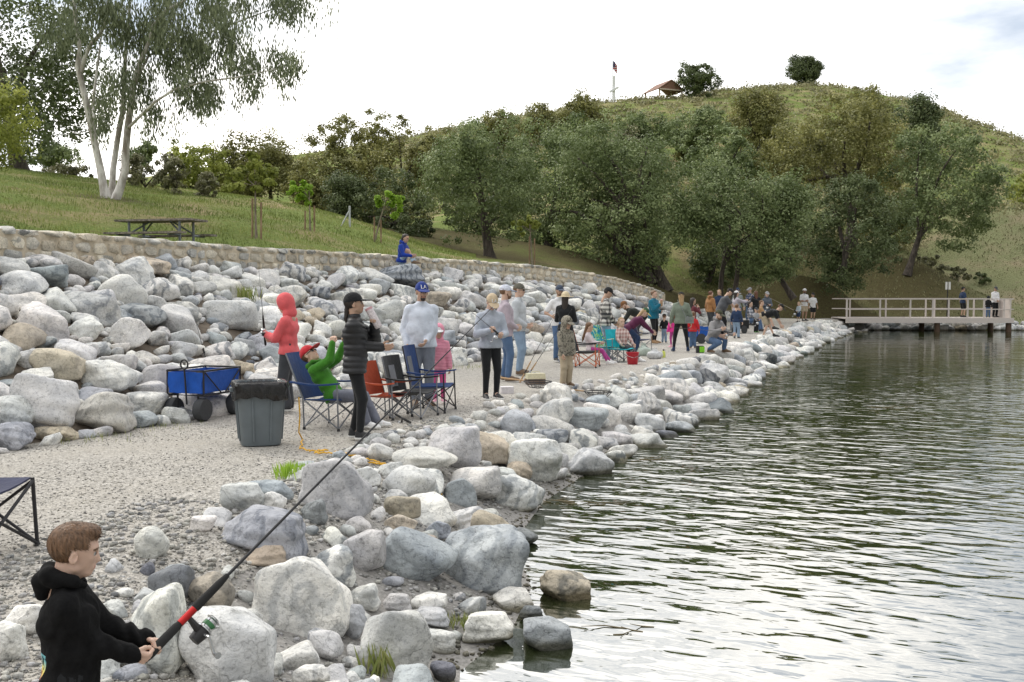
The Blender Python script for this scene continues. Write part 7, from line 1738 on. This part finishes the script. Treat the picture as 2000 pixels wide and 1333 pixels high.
dp(MB().box((dxr - 0.2, DY + DW / 2, dz + 0.56), (0.08, DW, 1.1)), 'end_panel', M_DOCK)
for xx in (at(1833, 640, DY).x, at(1973, 640, DY).x): dp(MB().tube([(xx, DY + 0.2, -1.5), (xx, DY + 0.2, dz - 0.1)], 0.16, 12), 'pile', M_PILE); dp(MB().tube([(xx, DY + DW - 0.2, -1.5), (xx, DY + DW - 0.2, dz - 0.1)], 0.16, 12), 'pile', M_PILE)
p = at(1850, 600, 63.5); p.z = 0.75; sg = empty('sign_post', p); prop(sg, 'pair of narrow white signs on a dark post behind the dock', 'sign'); zt = at(1850, 551, 63.5).z - p.z; zb = at(1850, 566, 63.5).z - p.z
MB().tube([(0, 0, 0), (0, 0, zt)], 0.035, 8).build('post', M_DARKTUBE, sg)
for s in (-1, 1): MB().box((s * 0.1, -0.05, (zt + zb) / 2), (0.13, 0.02, zt - zb)).build('sign_plate', WHITE_SOLE, sg, smooth=False)
def on_dock(u, y_): return dict(x=at(u, 600, y_).x, y=y_, z=dz)
person('man in navy tee with orange print and dark shorts on the dock', **on_dock(1880, DY + 1.2), H=1.78, yaw=12, hat=['cap'], hatcol=BLACK, hairm=HB, skin=SK_M, top=('tee', NAVY, -0.06), bottom=('shorts', BLACK), shoes=BLK_SHOE)
person('man in white long sleeved shirt and black trousers on the dock', **on_dock(1943, DY + 1.3), H=1.80, yaw=-85, hands=((0.14, 0.03, 0.55), (0.14, -0.03, 0.55)), head=(0, 15), hat=['cap'], hatcol=CHAR, hairm=HB, skin=SK_M, top=('shirt', WHITE, -0.05), bottom=('pants', BLACK), shoes=BLK_SHOE)
person('child in dark hoodie and jeans at the dock railing', **on_dock(1930, DY + 0.7), H=1.25, yaw=60, kid=0.6, hat=['hood'], hair=None, hairm=HB, top=('hoodie', BLACK, -0.04), bottom=('jeans', DENIM), shoes=BLK_SHOE)
# tufts of grass at the path edge and in the bank
tr_ = np.random.default_rng(33)
def tuft(label, u, v, n, h, spread):
    g_ = G(u, v); c = np.stack([tr_.normal(0, spread, n), tr_.normal(0, spread * 0.7, n), np.full(n, h * 0.4)], 1)
    V, Fa, T = leaves(c, np.tile([0, -1, 0.1], (n, 1)), h, tr_, 0.07, droop=2.0, tones=tr_.uniform(0.2, 1, n))
    o = mesh_obj('grass_tuft', np_mesh('tuft', V, Fa, [LIME if n > 100 else GRASSM], smooth=False, face_attr={'tone': T}), None, (g_['x'], g_['y'], g_['z'])); prop(o, label, 'grass', kind='stuff')
tuft('bright green grass tuft beside the banded boulder', 572, 935, 160, 0.16, 0.09); tuft('green weeds at the waterline', 902, 1228, 90, 0.10, 0.08); tuft('thin grass in front of the long grey boulder', 742, 1325, 30, 0.22, 0.05); tuft('grass at the foot of the bank', 180, 858, 90, 0.08, 0.28); tuft('grass at the foot of the bank by the wagon', 290, 836, 90, 0.07, 0.3); tuft('grass growing in the boulder bank', 476, 590, 90, 0.35, 0.16); tuft('weeds at the edge of the path', 905, 720, 70, 0.10, 0.4)

# twigs drifting on the water
M_TWIG = simple('wet_twig', (0.16, 0.13, 0.07), 0.7)
tw = random.Random(8)
def twigs(label, u, v, n, L_):
    D_ = CAMZ * F / (v - 568); c = at(u, v, D_); rt = empty('floating_twigs', (c.x, c.y, 0.0)); prop(rt, label, 'twig')
    for k in range(n):
        a = tw.uniform(-0.6, 0.6) + (math.pi if tw.random() < 0.5 else 0); p0 = Vector((tw.uniform(-L_, L_), tw.uniform(-L_ * .3, L_ * .3), 0.0)); l = L_ * tw.uniform(0.4, 1)
        MB().tube([p0, p0 + Vector((math.cos(a), math.sin(a), 0.05)) * l * 0.5, p0 + Vector((math.cos(a + 0.3), math.sin(a + 0.3), tw.uniform(0.02, 0.25))) * l], [0.006, 0.005, 0.002], 5).build('twig', M_TWIG, rt)
twigs('drift of twigs floating far out on the dark water', 1735, 797, 9, 0.45); twigs('thin twig floating on the bright water', 1250, 1245, 4, 0.35); twigs('reedy twigs in the water beside the boulders', 1130, 985, 9, 0.4); twigs('twigs and straw drifting by the pale blocky boulder', 1215, 900, 8, 0.5)
